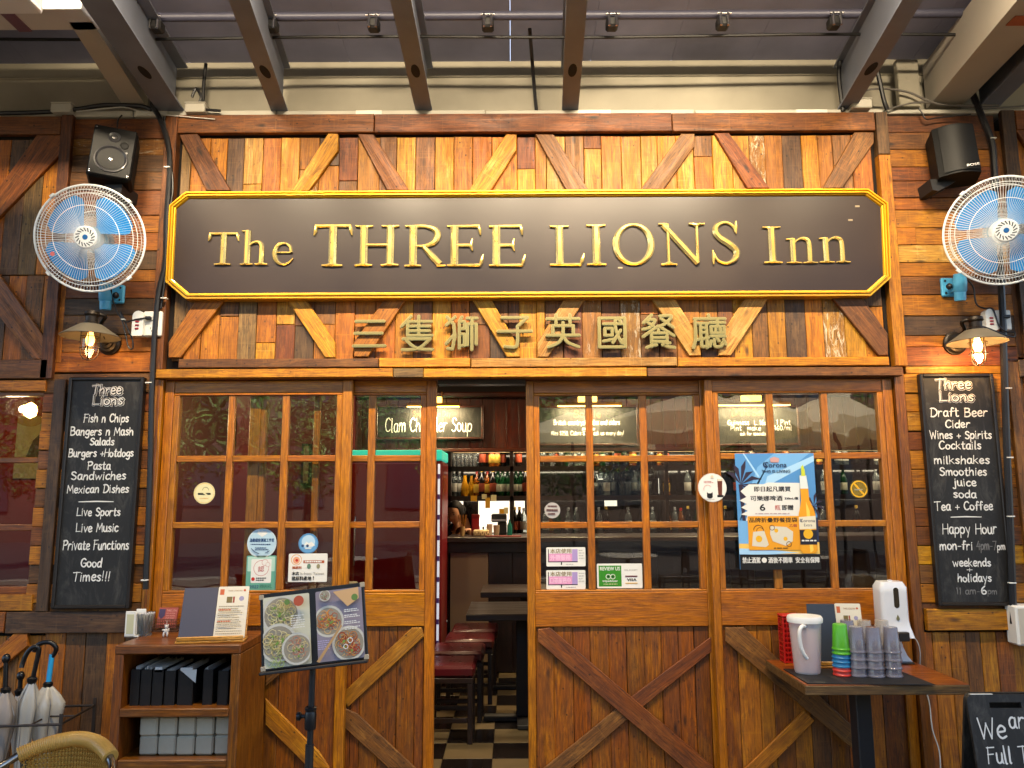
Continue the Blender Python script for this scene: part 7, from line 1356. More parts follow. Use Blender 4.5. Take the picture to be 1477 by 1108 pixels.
m_.build('body', mat('white_plush', '#c9c5be', .8), t_, True); MB().tube([(p[0]+.002, p[1], zT+.055), (p[0], p[1]+.004, zT+.075)], .0008, 4).build('string', WPL, t_)
# book-like menu on its beech stand
def bookmenu(name_loc, yaw, tilt, w, h, label, dark, roll=0.0, ledge=True, lab2=None):
    R_ = Matrix.Translation(name_loc) @ Matrix.Rotation(yaw, 4, 'Z')
    t_ = thing('menu_easel', lab2, 'easel', name_loc)
    MB().box(-w*.52, w*.52, -.055, .05, 0, .012, .003, R_).build('base', PINE, t_); MB().box(-w*.5, w*.5, -.056, -.044, .012, .03, .003, R_).build('lip', PINE, t_)
    B_ = R_ @ Matrix.Translation((0, -.02, .012)) @ Matrix.Rotation(tilt, 4, 'X'); MB().box(-w*.48, w*.52, .004, .012, 0, h*.86, .003, B_).build('back_board', PINE, t_)
    MB().box(-.03, .03, .03, .04, .0, h*.5, .002, R_ @ Matrix.Translation((0, .0, .012)) @ Matrix.Rotation(-.1, 4, 'X')).build('rear_leg', PINE, t_)
    k = thing('open_menu', label, 'menu', tuple(R_ @ Vector((0, -.03, .03))))
    sp = -w*.5+w*(.52); MB().box(-w*.5, sp, -.006, .002, .002, h, .002, B_).build('cover', dark, k)
    root = k; S_ = Sheet('menu_page', 'x', 'menu', -.004, None, M=B_, bounds=(sp+.001, w*.5, .0, h*1.01), root=k, back=mat('menu_paper', '#cfc6b0', .35, coat=.4, var=.1, bscale=12)); rr = random.Random(3)
    S_.rect(.06, .2, .05, .16, P_('menured', '#b0552c')); S_.rect(.3, .48, .2, .32, P_('photo1', '#6a5a2c')); S_.rect(.5, .56, .2, .32, P_('photo2', '#8c3c24')); S_.circ(.78, .24, .08, P_('photo3', '#8d86a0')); S_.text('THREE LIONS INN', .32, .78, .07, .1, P_('menubrown', '#8a5a30')); S_.circ(.86, .08, .04, P_('menured', '#b0552c'))
    S_.lines(.08, .92, .38, .96, 13, P_('menuline', '#8c7c5c'), .3, 5); S_.lines(.1, .5, .46, .5, 1, P_('menured', '#b0552c'), .6); S_.lines(.1, .6, .68, .72, 1, P_('menured', '#b0552c'), .6); S_.done(); return t_, k
p = onz(306, 925, zT)
bookmenu(p, math.radians(9), math.radians(-20), .29, .235, 'open menu with a dark grey cover and one cream page on the cabinet', mat('slate_cover', '#403c44', .45, coat=.2), lab2='beech easel holding the open menu on the cabinet top')
# ------------------------------------------------------------------ menu display on a black music stand
def musicstand():
    c0 = at(452, 905, -.72); cx, cz, cy = c0[0], c0[1], -.72
    t_ = thing('music_stand', 'black metal music stand with desk holding the food menu, in front of the left panel', 'stand', (cx, cy, 0))
    B_ = Matrix.Translation((cx, cy, cz)) @ Matrix.Rotation(math.radians(1), 4, 'Z') @ Matrix.Rotation(math.radians(-6.2), 4, 'Y') @ Matrix.Rotation(math.radians(-8), 4, 'X')
    w_ = (at(530, 905, cy)[0]-at(378, 905, cy)[0])/2; h_ = .15
    MB().box(-w_, w_, .004, .012, -h_, h_, .003, B_).box(-w_, w_, -.035, .004, -h_-.012, -h_, .003, B_).build('desk', BLKM, t_)
    px_ = at(449, 1000, cy+.03)[0]
    MB().tube([(px_+.004, cy+.03, cz-.02), (px_, cy+.03, .42)], .0125, 14).build('upper_pole', BLKM, t_, True); MB().tube([(px_, cy+.03, .56), (px_, cy+.03, .03)], .017, 14).build('lower_pole', BLKM, t_, True)
    zc2 = at(449, 1040, cy)[1]; MB().lathe([(.022, -.04), (.024, -.035), (.024, .02), (.021, .03), (.024, .034), (.024, .045), (.018, .05)], 16, Matrix.Translation((px_, cy+.03, zc2))).build('clutch_collar', BLK, t_, True)
    MB().lathe([(.0001, 0), (.017, 0), (.018, .012), (.008, .02), (.008, .035), (.0001, .035)], 14, Matrix.Translation((px_-.055, cy+.03, zc2+.01)) @ Matrix.Rotation(PH, 4, 'Y')).build('wing_knob', BLK, t_, True)
    for k in range(3): a = .5+k*2.094; MB().tube([(px_, cy+.03, .16), (px_+.13*math.cos(a), cy+.03+.13*math.sin(a), .08), (px_+.26*math.cos(a), cy+.03+.26*math.sin(a), .008)], .009, 8).build('leg', BLKM, t_, True)
    k = thing('food_menu', 'open laminated food menu with noodle and fries photographs on the black music stand', 'menu', tuple(B_ @ Vector((0, -.01, 0))))
    MB().box(-w_*.99, w_*1.0, -.004, .003, -h_+.002, h_*1.04, .002, B_).build('cover', BLC, k)
    for side in (0, 1):
        x0, x1 = ((-w_*.93, -w_*.05), (w_*.07, w_*.95))[side]
        S_ = Sheet('page', 'x', 'x', -.0055, None, M=B_, bounds=(x0, x1, -h_*.93, h_*.93), root=k, back=P_('pageleft', '#c0bda6') if side == 0 else P_('pageright', '#857c88')); r = random.Random(side+5)
        def plate(u, v, rr, food, sy=.8, rim='#bdb9ac', n=26, garnish='#6f8c3a'):
            S_.circ(u, v, rr, P_('rim'+rim, rim), sy=1.0); S_.circ(u, v, rr*.86, P_('well'+rim, '#8d8472'))
            for i in range(n):
                a = r.uniform(0, 6.28); d = rr*.62*math.sqrt(r.random()); S_.ring(u+d*math.cos(a), v+d*math.sin(a)*.68, rr*r.uniform(.12, .26), .0022, P_(food[i % len(food)], food[i % len(food)]), 7, r.random(), r.random()+.6)
            for i in range(5): a = r.uniform(0, 6.28); d = rr*.5*r.random(); S_.circ(u+d*math.cos(a), v+d*math.sin(a)*.68, rr*.07, P_('g'+garnish, garnish), 7)
        NOO = ['#c9b67a', '#b9a868', '#d8cc9c', '#98a05c']; FRY = ['#cf8c3c', '#b86a2c', '#d8a860', '#a84a2c']
        if side == 0:
            S_.poly([(.4, .02), (.7, .1), (.9, .4), (.6, .45), (.3, .2)], P_('napk', '#a8a89a')); plate(.38, .27, .42, NOO, n=70); plate(.32, .66, .40, NOO, n=70); plate(.73, .77, .33, ['#b9785c', '#c9b67a', '#a85c44', '#cdb98c']); S_.circ(.8, .1, .11, P_('tomato', '#a84c30')); S_.circ(.55, .1, .06, P_('leafg', '#5d7a3a'))
            for i in range(14): S_.ring(.15+r.random()*.3, .88+r.random()*.08, .06, .002, P_('leafg2', '#8fa05c'), 8, r.random(), r.random()+.4)
            S_.lines(.62, .92, .3, .5, 6, WH, .35, 2)
        else:
            plate(.26, .44, .33, FRY, n=50); plate(.68, .78, .36, FRY+['#9c2c20'], n=60); plate(.22, .07, .12, ['#a8b0a0', '#8c4a3c'], n=10); S_.poly([(.4, .03), (.95, .0), (.95, .16), (.7, .26)], P_('wrap', '#c09a6c')); S_.circ(.86, .14, .07, P_('leafg', '#5d7a3a')); S_.ring(.72, .74, .05, .003, WH); S_.ring(.62, .82, .045, .003, WH)
            for v in (.30, .38, .47, .55): S_.lines(.62, .95, v, v+.05, 2, WH, .5, int(v*100))
            S_.lines(.04, .28, .70, .84, 5, P_('lilacline', '#a89cc0'), .4, 3); S_.poly([(.0, .98), (.55, .5), (.57, .53), (.06, 1)], P_('chop', '#b08a5c'))
        S_.done()
    m_ = MB()
    for x, z in ((-w_*.96, h_*.95), (w_*.97, h_*.98), (w_*.97, -h_*.93), (-w_*.96, -h_*.93)): m_.box(x-.01, x+.01, -.0065, .0045, z-.01, z+.01, .002, B_)
    m_.build('corner_protector', mat('silver_plastic', '#9c907c', .45), k)
musicstand()
# ------------------------------------------------------------------ small wall table at the right
zR = .75; fx, fy = atz(1159, 987, zR); gx, gy = atz(1403, 989, zR); yF = (fy+gy)/2; yBk = -.035
RT = thing('side_table', 'small brown table against the right panel carrying jug, cups and dispenser', 'table', ((fx+gx)/2, yF/2, 0))
MB().box(fx, gx, yF, yBk, zR-.042, zR-.003, .003).build('table_top', wood('worn_table_edge', '#6e5232', '#4a3420', '#8a6a44', rough=.5, knots=0, saw=0, spread=.05, nails=0), RT); MB().box(fx+.002, gx-.002, yF+.002, yBk, zR-.0028, zR, .001).build('varnished_surface', TEAKD, RT)
lx = at(1243, 1050, -.27)[0]; MB().box(lx-.035, lx+.035, -.31, -.23, .03, zR-.043, .004).build('pedestal', BLKM, RT); MB().box(lx-.28, lx+.28, -.30, -.24, 0, .03, .008).box(lx-.03, lx+.03, yF+.05, -.08, .001, .028, .008).build('foot', BLKM, RT)
mx0 = atz(1135, 967, zR)[0]; MB_ = [atz(1130, 966, zR), atz(1165, 987, zR), atz(1349, 989, zR), atz(1290, 966, zR)]
m_ = MB(); v = [(x, y, zR+.0003) for x, y in MB_]; m_.add(v+[(a, b_, c+.004) for a, b_, c in v], [(0, 3, 2, 1), (4, 5, 6, 7), (0, 1, 5, 4), (1, 2, 6, 5), (2, 3, 7, 6), (3, 0, 4, 7)]); tag(m_.build('bar_mat', mat('black_rubber', '#141416', .6, bump=.4, bscale=200), None, loc=(MB_[0][0]+.1, yF+.1, zR)), 'black rubber mat lying under the cups on the small right table', 'mat')
zM = zR+.0045
# jug
p = onz(1165, 970, zM); FRO = mat('frosted_plastic', '#efe8e4', .3, alpha=.42, coat=.2); M = Matrix.Translation(p) @ Matrix.Scale(.92, 4, (0, 1, 0))
JG = thing('water_jug', 'frosted plastic water jug with white lid and handle on the small right table', 'jug', p)
r0, r1, hj = .058, .072, .245
MB().lathe([(.0001, 0), (r0-.004, 0), (r0, .008), (r1, hj-.02), (r1+.004, hj-.018), (r1+.004, hj-.012)], 36, M).build('jug_body', FRO, JG, True)
MB().lathe([(.0001, .006), (r0-.005, .006), (r0+(r1-r0)*.8-.004, hj*.80), (.0001, hj*.80)], 30, M).build('pinkish_drink', mat('pale_pink_water', '#c0958a', .35), JG, True)
MB().lathe([(r1+.006, hj-.022), (r1+.008, hj-.004), (r1+.002, hj+.006), (.0001, hj+.010)], 36, M).build('lid', WPL, JG, True)
hx_ = p[0]-.052; MB().tube(catmull([(hx_+.03, p[1]-.058, zM+.212), (hx_+.008, p[1]-.078, zM+.214), (hx_-.006, p[1]-.085, zM+.19), (hx_-.004, p[1]-.083, zM+.14), (hx_+.008, p[1]-.08, zM+.10), (hx_+.026, p[1]-.072, zM+.075)], 5), .0085, 10, rs=None).build('handle', WPL, JG, True)
# red basket
p = onz(1143, 957, zR); RDB = mat('red_plastic', '#a81812', .35); t_ = thing('plastic_basket', 'red plastic lattice basket standing on its side behind the jug', 'basket', p); m_ = MB(); x0, x1 = p[0]-.035, p[0]+.05; y0, y1 = p[1], p[1]+.06; zt_ = zR+.215
for x, y in ((x0, y0), (x0, y1), (x1, y0), (x1, y1)): m_.box(x-.004, x+.004, y-.004, y+.004, zR, zt_, .001)
for k in range(10): z = zR+.003+k*.0225; m_.box(x0, x1, y0-.003, y0+.002, z, z+.006); m_.box(x0-.003, x0+.002, y0, y1, z, z+.006); m_.box(x0, x1, y1-.003, y1+.002, z, z+.006)
for k in range(6): x = x0+(x1-x0)*k/5; m_.box(x-.002, x+.002, y0-.0025, y0+.0015, zR, zt_)
for k in range(4): y = y0+(y1-y0)*k/3; m_.box(x0-.0025, x0+.0015, y-.002, y+.002, zR, zt_)
m_.build('lattice', RDB, t_); MB().box(x0-.006, x1+.006, y0-.006, y1+.006, zt_, zt_+.012, .004).build('rim', RDB, t_)
MB().box(x0+.004, x1-.004, y0+.018, y0+.022, zR+.002, zt_-.001).build('inner_wall', RDB, t_)
# second open menu
p = onz(1209, 961, zR); bookmenu(p, math.radians(-6), math.radians(-9), .25, .275, 'open menu with slate blue cover and printed page behind the cups', mat('slate_blue_cover', '#2c333e', .5), lab2='low beech easel behind the cups on the small right table')
# cup stacks
def cup(mt, r=.0375, h=.112):
    return MB().lathe([(r, 0), (r+.0022, .002), (r+.0022, .006), (r*.98, .009), (r*.965, .014), (r*.80, h*.97), (r*.72, h), (.0001, h), (.0001, h-.003), (r*.70, h-.003), (r*.93, .014), (r*.96, .001)], 24).build('plastic_cup', mt, None, True)
GRC = mat('smoky_cup', '#7a7680', .15, alpha=.58, coat=.5); GRC2 = mat('brownish_clear_cup', '#b0a698', .12, alpha=.42, coat=.5)
cups = {k: cup(m_) for k, m_ in (('green', mat('green_cup', '#4d9c1c', .35)), ('blue', mat('blue_cup', '#1f6c98', .35)), ('red', mat('red_cup', '#c8382c', .35)), ('smoky', GRC), ('clear', GRC2))}; usedc = set()
def stack(px, py, kinds, gap, labf, grp):
    x, y = atz(px, py, zM)
    for i, k in enumerate(kinds):
        o = cups[k] if k not in usedc else cups[k].copy()
        if k in usedc: COL.objects.link(o)
        usedc.add(k); o.location = (x+random.uniform(-.0016, .0016), y+random.uniform(-.0012, .0012), zM+i*gap); tag(o, labf(i, k), 'cup', grp)
ordn = ['lowest', 'second lowest', 'third from bottom', 'fourth from bottom', 'fifth from bottom', 'sixth from bottom', 'topmost']
stack(1215, 974, ['red', 'red', 'blue', 'blue', 'blue', 'green', 'green'], .0185, lambda i, k: '%s cup, %s, in the coloured cup stack beside the jug' % (k, ordn[i]), 'coloured cups stacked upside down')
for n, (px, py, c, lab) in enumerate(((1239, 975, 4, 'first front'), (1263, 976, 4, 'middle front'), (1289, 976, 4, 'last front'), (1226, 962, 4, 'left rear'), (1251, 962, 4, 'centre rear'), (1276, 962, 4, 'right rear'))):
    stack(px, py, ['smoky']*(c-1)+['clear' if n > 3 else 'smoky'], .034, lambda i, k, lab=lab, c=c: '%s grey plastic cup in the %s stack on the black mat' % ('topmost' if i == c-1 else ordn[i], lab), 'grey cups stacked upside down')
# dispenser
p = onz(1290, 957, zR); DS = thing('soap_dispenser', 'white automatic hand sanitiser dispenser on a curved stand at the right of the cups', 'dispenser', p); zb, zt_ = at(1290, 917, p[1])[1], at(1290, 838, p[1])[1]; x0, x1 = at(1265, 880, p[1])[0], at(1304, 880, p[1])[0]; WHD = mat('gloss_white_plastic', '#cfcfd0', .22, coat=.3)
def rr_box(x0, x1, y0, y1, z0, z1, r, flare=0):
    m_ = MB(); rings = []; n = 10
    for k in range(n+1):
        f = k/n; z = z0+(z1-z0)*f; s_ = 1+flare*max(0, (.25-f))*1.2; e = 0 if f < .92 else (f-.92)/.08*.012; ring = [( (x0+x1)/2+(qx-(x0+x1)/2)*s_+ (0 if 1 else 0), qy, z) for qx, qy in rnd(x0+e, x1-e, y0+e-(.02*max(0, .25-f)*4), y1-e, r)]; rings.append(ring)
    N_ = len(rings[0]); m_.add([q for g in rings for q in g], [tuple(reversed(range(N_))), tuple(n*N_+i for i in range(N_))]+[(k*N_+i, k*N_+(i+1) % N_, (k+1)*N_+(i+1) % N_, (k+1)*N_+i) for k in range(n) for i in range(N_)]); return m_
rr_box(x0, x1, p[1]-.055, p[1]+.045, zb, zt_, .018, .7).build('housing', WHD, DS, True)
cxx = (x0+x1)/2+.006; yy = p[1]-.0563
def oval(cx, cz, w_, h_, k=8): return [(cx+w_*math.cos(math.pi*i/k), cz+h_-w_+w_*math.sin(math.pi*i/k)) for i in range(k+1)]+[(cx+w_*math.cos(math.pi+math.pi*i/k), cz-h_+w_+w_*math.sin(math.pi+math.pi*i/k)) for i in range(k+1)]
MB().prism(oval(cxx, zb+.185, .0125, .048), yy, yy+.01).build('window', mat('dark_window', '#0c0c0e', .1), DS); MB().prism([(cxx-.007, zb+.085), (cxx, zb+.078), (cxx+.007, zb+.085), (cxx+.007, zb+.092), (cxx, zb+.106), (cxx-.007, zb+.092)], yy-.002, yy+.01).build('drop_emblem', mat('olive_print', '#6e6a48', .5), DS)
MB().box(cxx-.018, cxx+.034, p[1]-.092, p[1]-.02, zb-.012, zb+.03, .004).build('sensor_nozzle', BLK, DS); MB().lathe([(.012, 0), (.012, .006), (.0001, .008)], 16, Matrix.Translation((cxx, p[1], zt_-.001))).build('top_button', WHD, DS, True)
m_ = MB(); pr = [(0.005, zb-.005), (.014, zb-.05), (.03, zb-.09), (.055, zR+.006)]; 
for a, b_ in zip(pr, pr[1:]): m_.add([(cxx-.012-a[0]*.2, p[1]+.01, a[1]), (cxx+.03+a[0], p[1]+.01, a[1]), (cxx+.03+b_[0], p[1]+.005, b_[1]), (cxx-.012-b_[0]*.2, p[1]+.005, b_[1])]+[(cxx-.012-a[0]*.2, p[1]+.03, a[1]), (cxx+.03+a[0], p[1]+.03, a[1]), (cxx+.03+b_[0], p[1]+.03, b_[1]), (cxx-.012-b_[0]*.2, p[1]+.03, b_[1])], [(0, 3, 2, 1), (4, 5, 6, 7), (1, 2, 6, 5), (0, 4, 7, 3)])
m_.build('stand_column', WHD, DS); MB().box(cxx-.04, cxx+.08, p[1]-.03, p[1]+.05, zR, zR+.008, .003).build('stand_base', BLK, DS)
WC = mat('white_cord', '#d2cfc6', .5)
cable('white power cord hanging from the dispenser behind the small right table', [(1311, 914, p[1]), (1322, 924, p[1]+.02), (1327, 940, p[1]+.04), (1327, 962, -.06), (1330, 980, -.05), (1340, 1012, -.04), (1345, 1052, -.04), (1355, 1085, -.04), (1357, 1130, -.04)], .0028, -.05, WC)
# ------------------------------------------------------------------ A-board at the bottom right
AY = -.82; xl, zt_ = at(1396, 1013, AY); xl += .06; AB = thing('a_board', 'black folding chalk A-board with a hand slot at the bottom right corner', 'a-board', (xl+.28, AY, 0)); Wd = .56; R_ = Matrix.Translation((xl, AY, 0)) @ Matrix.Rotation(math.radians(-9), 4, 'X')
hh = zt_/math.cos(math.radians(9)); r = .03
sl0 = (at(1453, 1036, AY)[0]-xl, hh-.052, .13, .022)
op = rnd(0, Wd, .0, hh, r); m_ = MB()
sx0_, sz0_, sw_, sh_ = sl0
def pan(x0, x1, z0, z1, nm='board'): m_.prism(rect(x0, x1, z0, z1), 0, .014, M=R_)
top = [(0, sz0_+sh_), (Wd, sz0_+sh_)]+[q for q in op if q[1] > hh-r-.001]
m_.prism(top, 0, .014, M=R_); pan(0, sx0_, sz0_, sz0_+sh_); pan(sx0_+sw_, Wd, sz0_, sz0_+sh_); pan(0, Wd, .0, sz0_); m_.build('front_board', CB, AB)
MB().prism(rnd(0, Wd, .01, hh, r), 0, .014, M=Matrix.Translation((xl+.02, AY+.30, 0)) @ Matrix.Rotation(math.radians(11), 4, 'X')).build('rear_board', CB, AB)
MB().box(.02, .11, -.001, .0145, hh-.0005, hh+.0025, .0005, R_).build('white_edge_tape', WPL, AB)
m_ = MB(); chalk(m_, 'We', .03, .135, hh-.165, .075, -.0015, .0085, M=R_); chalk(m_, 'are', .155, .25, hh-.125, .06, -.0015, .0075, M=R_); chalk(m_, 'Full Time', .045, .30, hh-.255, .06, -.0015, .007, M=R_); chalk(m_, '+ Part Time', .06, .42, hh-.345, .06, -.0015, .007, M=R_); chalk(m_, 'Hiring', .08, .4, hh-.45, .075, -.0015, .008, M=R_); m_.build('chalk_writing', CH1, AB)
X, Z = at(1470, 900, -.1); t_ = thing('tissue_dispenser', 'white plastic box fixed to the right edge post beside the drinks blackboard', 'dispenser', (X+.05, -.1, Z-.06)); xa, xb, zb, zt_ = quadpx(1463, 1500, 873, 931, -.1); MB().box(xa, xb, -.12, -.03, zb, zt_, .008).build('box', WPL, t_); MB().box(xa+.012, xb-.01, -.1235, -.1205, zb+.01, zt_-.012, .001).build('front_cover', mat('cream_plastic', '#bdb09c', .4), t_)
# ------------------------------------------------------------------ umbrellas in their rack at the left
VIN = mat('clear_vinyl', '#b0aca2', .25, alpha=.85, coat=.3, bump=.5, bscale=18); URB = mat('umbrella_black', '#101012', .3)
def umbrella(pts_px, Y, hook, label, fab, hmat, rmax=.052, collar=True, shaftmat=None):
    """pts_px: foot of fabric, top of fabric, top of handle shaft"""
    (fx_, fz_), (tx_, tz_), (hx1, hz1) = [at(a, b_, Y) for a, b_ in pts_px]; t_ = thing('umbrella', label, 'umbrella', (fx_, Y, fz_), 'umbrellas in the rack')
    A = Vector((fx_, Y, fz_)); B = Vector((tx_, Y, tz_)); ax = (B-A); L_ = ax.length; ax.normalize(); q = ax.to_track_quat('Z', 'Y').to_matrix().to_4x4(); M = Matrix.Translation(A) @ q
    m_ = MB(); n = 48; rings = 13; v = []
    for k in range(rings):
        f = k/(rings-1); r = rmax*(.18+.82*min(1, f*1.25))*(1 if f < .86 else 1-(f-.86)/.14*.72)
        for i in range(n):
            a = 2*math.pi*i/n; rr = r*(1+.17*math.sin(a*5+f*2.2)*(.3+.7*f)+.1*math.sin(a*3+f*5)); v.append(M @ Vector((rr*math.cos(a+f*.6), rr*math.sin(a+f*.6), L_*f)))
    m_.add(v, [(k*n+i, k*n+(i+1) % n, (k+1)*n+(i+1) % n, (k+1)*n+i) for k in range(rings-1) for i in range(n)]); m_.build('folded_canopy', fab, t_, True)
    m_ = MB()
    for i in range(8): a = 2*math.pi*i/8; m_.tube([M @ Vector((rmax*.3*math.cos(a), rmax*.3*math.sin(a), L_*.98)), M @ Vector((rmax*.95*math.cos(a), rmax*.95*math.sin(a), L_*.84+.02*math.sin(i*3))), M @ Vector((rmax*.35*math.cos(a), rmax*.35*math.sin(a), L_*.1))], .0016, 5)
    m_.build('ribs', mat('rib_steel', '#8d8f94', .3, metal=.8), t_)
    H_ = Vector((hx1, Y, hz1)); MB().tube([A-ax*.06, B+(H_-B)*.25], .005, 8).build('shaft', BLKM, t_, True)
    MB().tube([B-ax*.01, H_], .0115 if shaftmat else .010, 12).build('grip', shaftmat or hmat, t_, True)
    if hook: MB().tube(catmull([tuple(H_-(H_-B)*.1)]+[(at(a, b_, Y)[0], Y-.004*i, at(a, b_, Y)[1]) for i, (a, b_) in enumerate(hook)], 5), .0105, 12).build('hook_handle', hmat, t_, True)
    else: ell(MB(), (0, 0, 0), (.018, .018, .022), Matrix.Translation(H_), 16, 10).build('knob_handle', hmat, t_, True)
    MB().lathe([(.014, -.012), (.020, .0), (.022, .014), (.012, .022)], 14, Matrix.Translation(B) @ q).build('collar', URB, t_, True)
umbrella([(18, 1180), (46, 983), (55, 945)], -.30, [(56, 938), (54, 933), (48, 934), (41, 942), (36, 955), (35, 962)], 'clear umbrella with a curved black handle, slanting at the centre of the rack', VIN, URB, .042)
umbrella([(58, 1140), (69, 990), (75, 944)], -.24, [(80, 940), (81, 933), (75, 927), (66, 926), (57, 930), (52, 939)], 'clear umbrella with a bright blue grip under its hooked black handle', VIN, URB, .066, shaftmat=mat('bright_blue_grip', '#2f9fd8', .3))
umbrella([(-18, 1180), (8, 998), (9, 950)], -.34, None, 'grey umbrella with a straight black knob handle at the left end of the rack', mat('grey_umbrella_cloth', '#8b8178', .5, bump=.4, bscale=30, var=.15), URB, .058)
umbrella([(30, 1190), (28, 1000), (30, 975)], -.16, None, 'pale umbrella standing at the back of the rack', mat('beige_umbrella_cloth', '#9c9084', .6, bump=.4, bscale=30), URB, .04)
rx0, rx1 = at(-40, 1040, -.36)[0], at(95, 1040, -.36)[0]; RK = thing('umbrella_rack', 'rusty black wire umbrella rack at the bottom left', 'rack', ((rx0+rx1)/2, -.26, 0)); RUS = mat('rusty_black_wire', '#2a211b', .6, var=.3); zr = at(40, 1045, -.36)[1]
for z in (zr, .12): MB().tube([(rx0, -.40, z), (rx1, -.40, z+.01), (rx1, -.12, z+.02), (rx0, -.12, z+.01)], .006, 8, closed=True).build('hoop', RUS, RK, True)
for f in (.33, .66): x = rx0+(rx1-rx0)*f; MB().tube([(x, -.40, zr+.003), (x, -.12, zr+.012)], .004, 6).build('divider', RUS, RK)
MB().tube([(rx0, -.27, zr+.005), (rx1, -.27, zr+.012)], .004, 6).build('divider', RUS, RK)
for x, y in ((rx0, -.40), (rx1, -.40), (rx1, -.12), (rx0, -.12)): MB().box(x-.008, x+.008, y-.003, y+.003, 0, zr+.055, .001).build('leg', RUS, RK)
# ------------------------------------------------------------------ rattan armchair in the foreground
RAT = mat('rattan', '#b58a3e', .42, var=.2, bscale=60, coat=.15); RAT2 = mat('rattan_wrap', '#bf9448', .38, var=.12, bscale=90, coat=.2); STL = mat('brushed_tube', '#8c8780', .22, metal=1)
zCh = .79; cxa, cyc = atz(114, 1056, zCh); CH_ = thing('rattan_armchair', 'woven rattan armchair with steel tube arms in the bottom left foreground', 'chair', (cxa, cyc, 0)); M = Matrix.Translation((cxa, cyc, 0)) @ Matrix.Rotation(math.radians(-4), 4, 'Z')
hw = (at(178, 1075, cyc)[0]-at(42, 1075, cyc)[0])/2; cv = lambda x: -.07*(x/hw)**2; tz = lambda x: zCh-.022-.032*(x/hw)**2
back = [M @ Vector((x*hw, cv(x*hw), tz(x*hw))) for x in [k/12*2-1 for k in range(13)]]
m_ = MB(); m_.tube(back, .0215, 16); m_.build('wrapped_top_rail', RAT2, CH_, True)
m_ = MB()
for k in range(62):
    x = (-1+2*(k+.5)/62)*hw; d = 1e-3; c = M @ Vector((x, cv(x), tz(x))); tn = (M.to_3x3() @ Vector((1, (cv(x+d)-cv(x-d))/(2*d), (tz(x+d)-tz(x-d))/(2*d)))).normalized(); q = tn.to_track_quat('Z', 'Y').to_matrix().to_4x4(); Mk = Matrix.Translation(c) @ q
    m_.tube([Mk @ Vector((.0222*math.cos(2*math.pi*i/14), .0222*math.sin(2*math.pi*i/14), .001*math.sin(i))) for i in range(14)], .0026, 5, closed=True)
m_.build('rattan_wrapping', RAT2, CH_, True)
zbot = .46; nv = 30; nrow = 40; m_ = MB()
for r_i in range(nrow):
    z = zbot+(zCh-.05-zbot)*r_i/(nrow-1); pts = []
    for k in range(nv*2+1):
        x = (-1+2*k/(nv*2))*hw*.94*(1-.06*(1-(z-zbot)/(zCh-zbot))); off = .0042*math.cos(math.pi*(k+r_i)); zz = min(z, tz(x)-.018); pts.append(M @ Vector((x, cv(x)+off, zz)))
    m_.tube(pts, .0030, 4, cap=False)
for k in range(nv): x = (-1+2*(k+.5)/nv)*hw*.94; m_.tube([M @ Vector((x*.94, cv(x*.94), zbot)), M @ Vector((x, cv(x), tz(x)-.01))], .0034, 5)
m_.build('woven_back', RAT, CH_)
def arm(s):
    P = [(s*hw*.98, cv(hw)+.0, tz(hw)-.0), (s*(hw+.03), -.11, tz(hw)-.022), (s*(hw+.075), -.2, .69), (s*(hw+.10), -.36, .655), (s*(hw+.10), -.50, .64), (s*(hw+.09), -.56, .58), (s*(hw+.08), -.57, .3), (s*(hw+.08), -.58, .005)]
    MB().tube(catmull([tuple(M @ Vector(q)) for q in P], 5), .0125, 12).build('arm_tube', STL, CH_, True)
    MB().tube([M @ Vector((s*hw*.94, -.05, zCh-.06)), M @ Vector((s*hw*.9, -.03, .45)), M @ Vector((s*hw*1.0, .04, .005))], .0125, 12).build('leg', STL, CH_, True)
arm(-1); arm(1)
m_ = MB()
for r_i in range(40):
    y = -.50+.46*r_i/39; m_.tube([M @ Vector((x*.21, y, .455+.004*math.cos(math.pi*(k+r_i)))) for k, x in enumerate([q/20*2-1 for q in range(21)])], .0055, 4, cap=False)
m_.build('woven_seat', RAT, CH_); MB().tube([M @ Vector(q) for q in ((-.215, -.51, .45), (.215, -.51, .45), (.215, -.03, .45), (-.215, -.03, .45))], .012, 10, closed=True).build('seat_ring', STL, CH_, True)
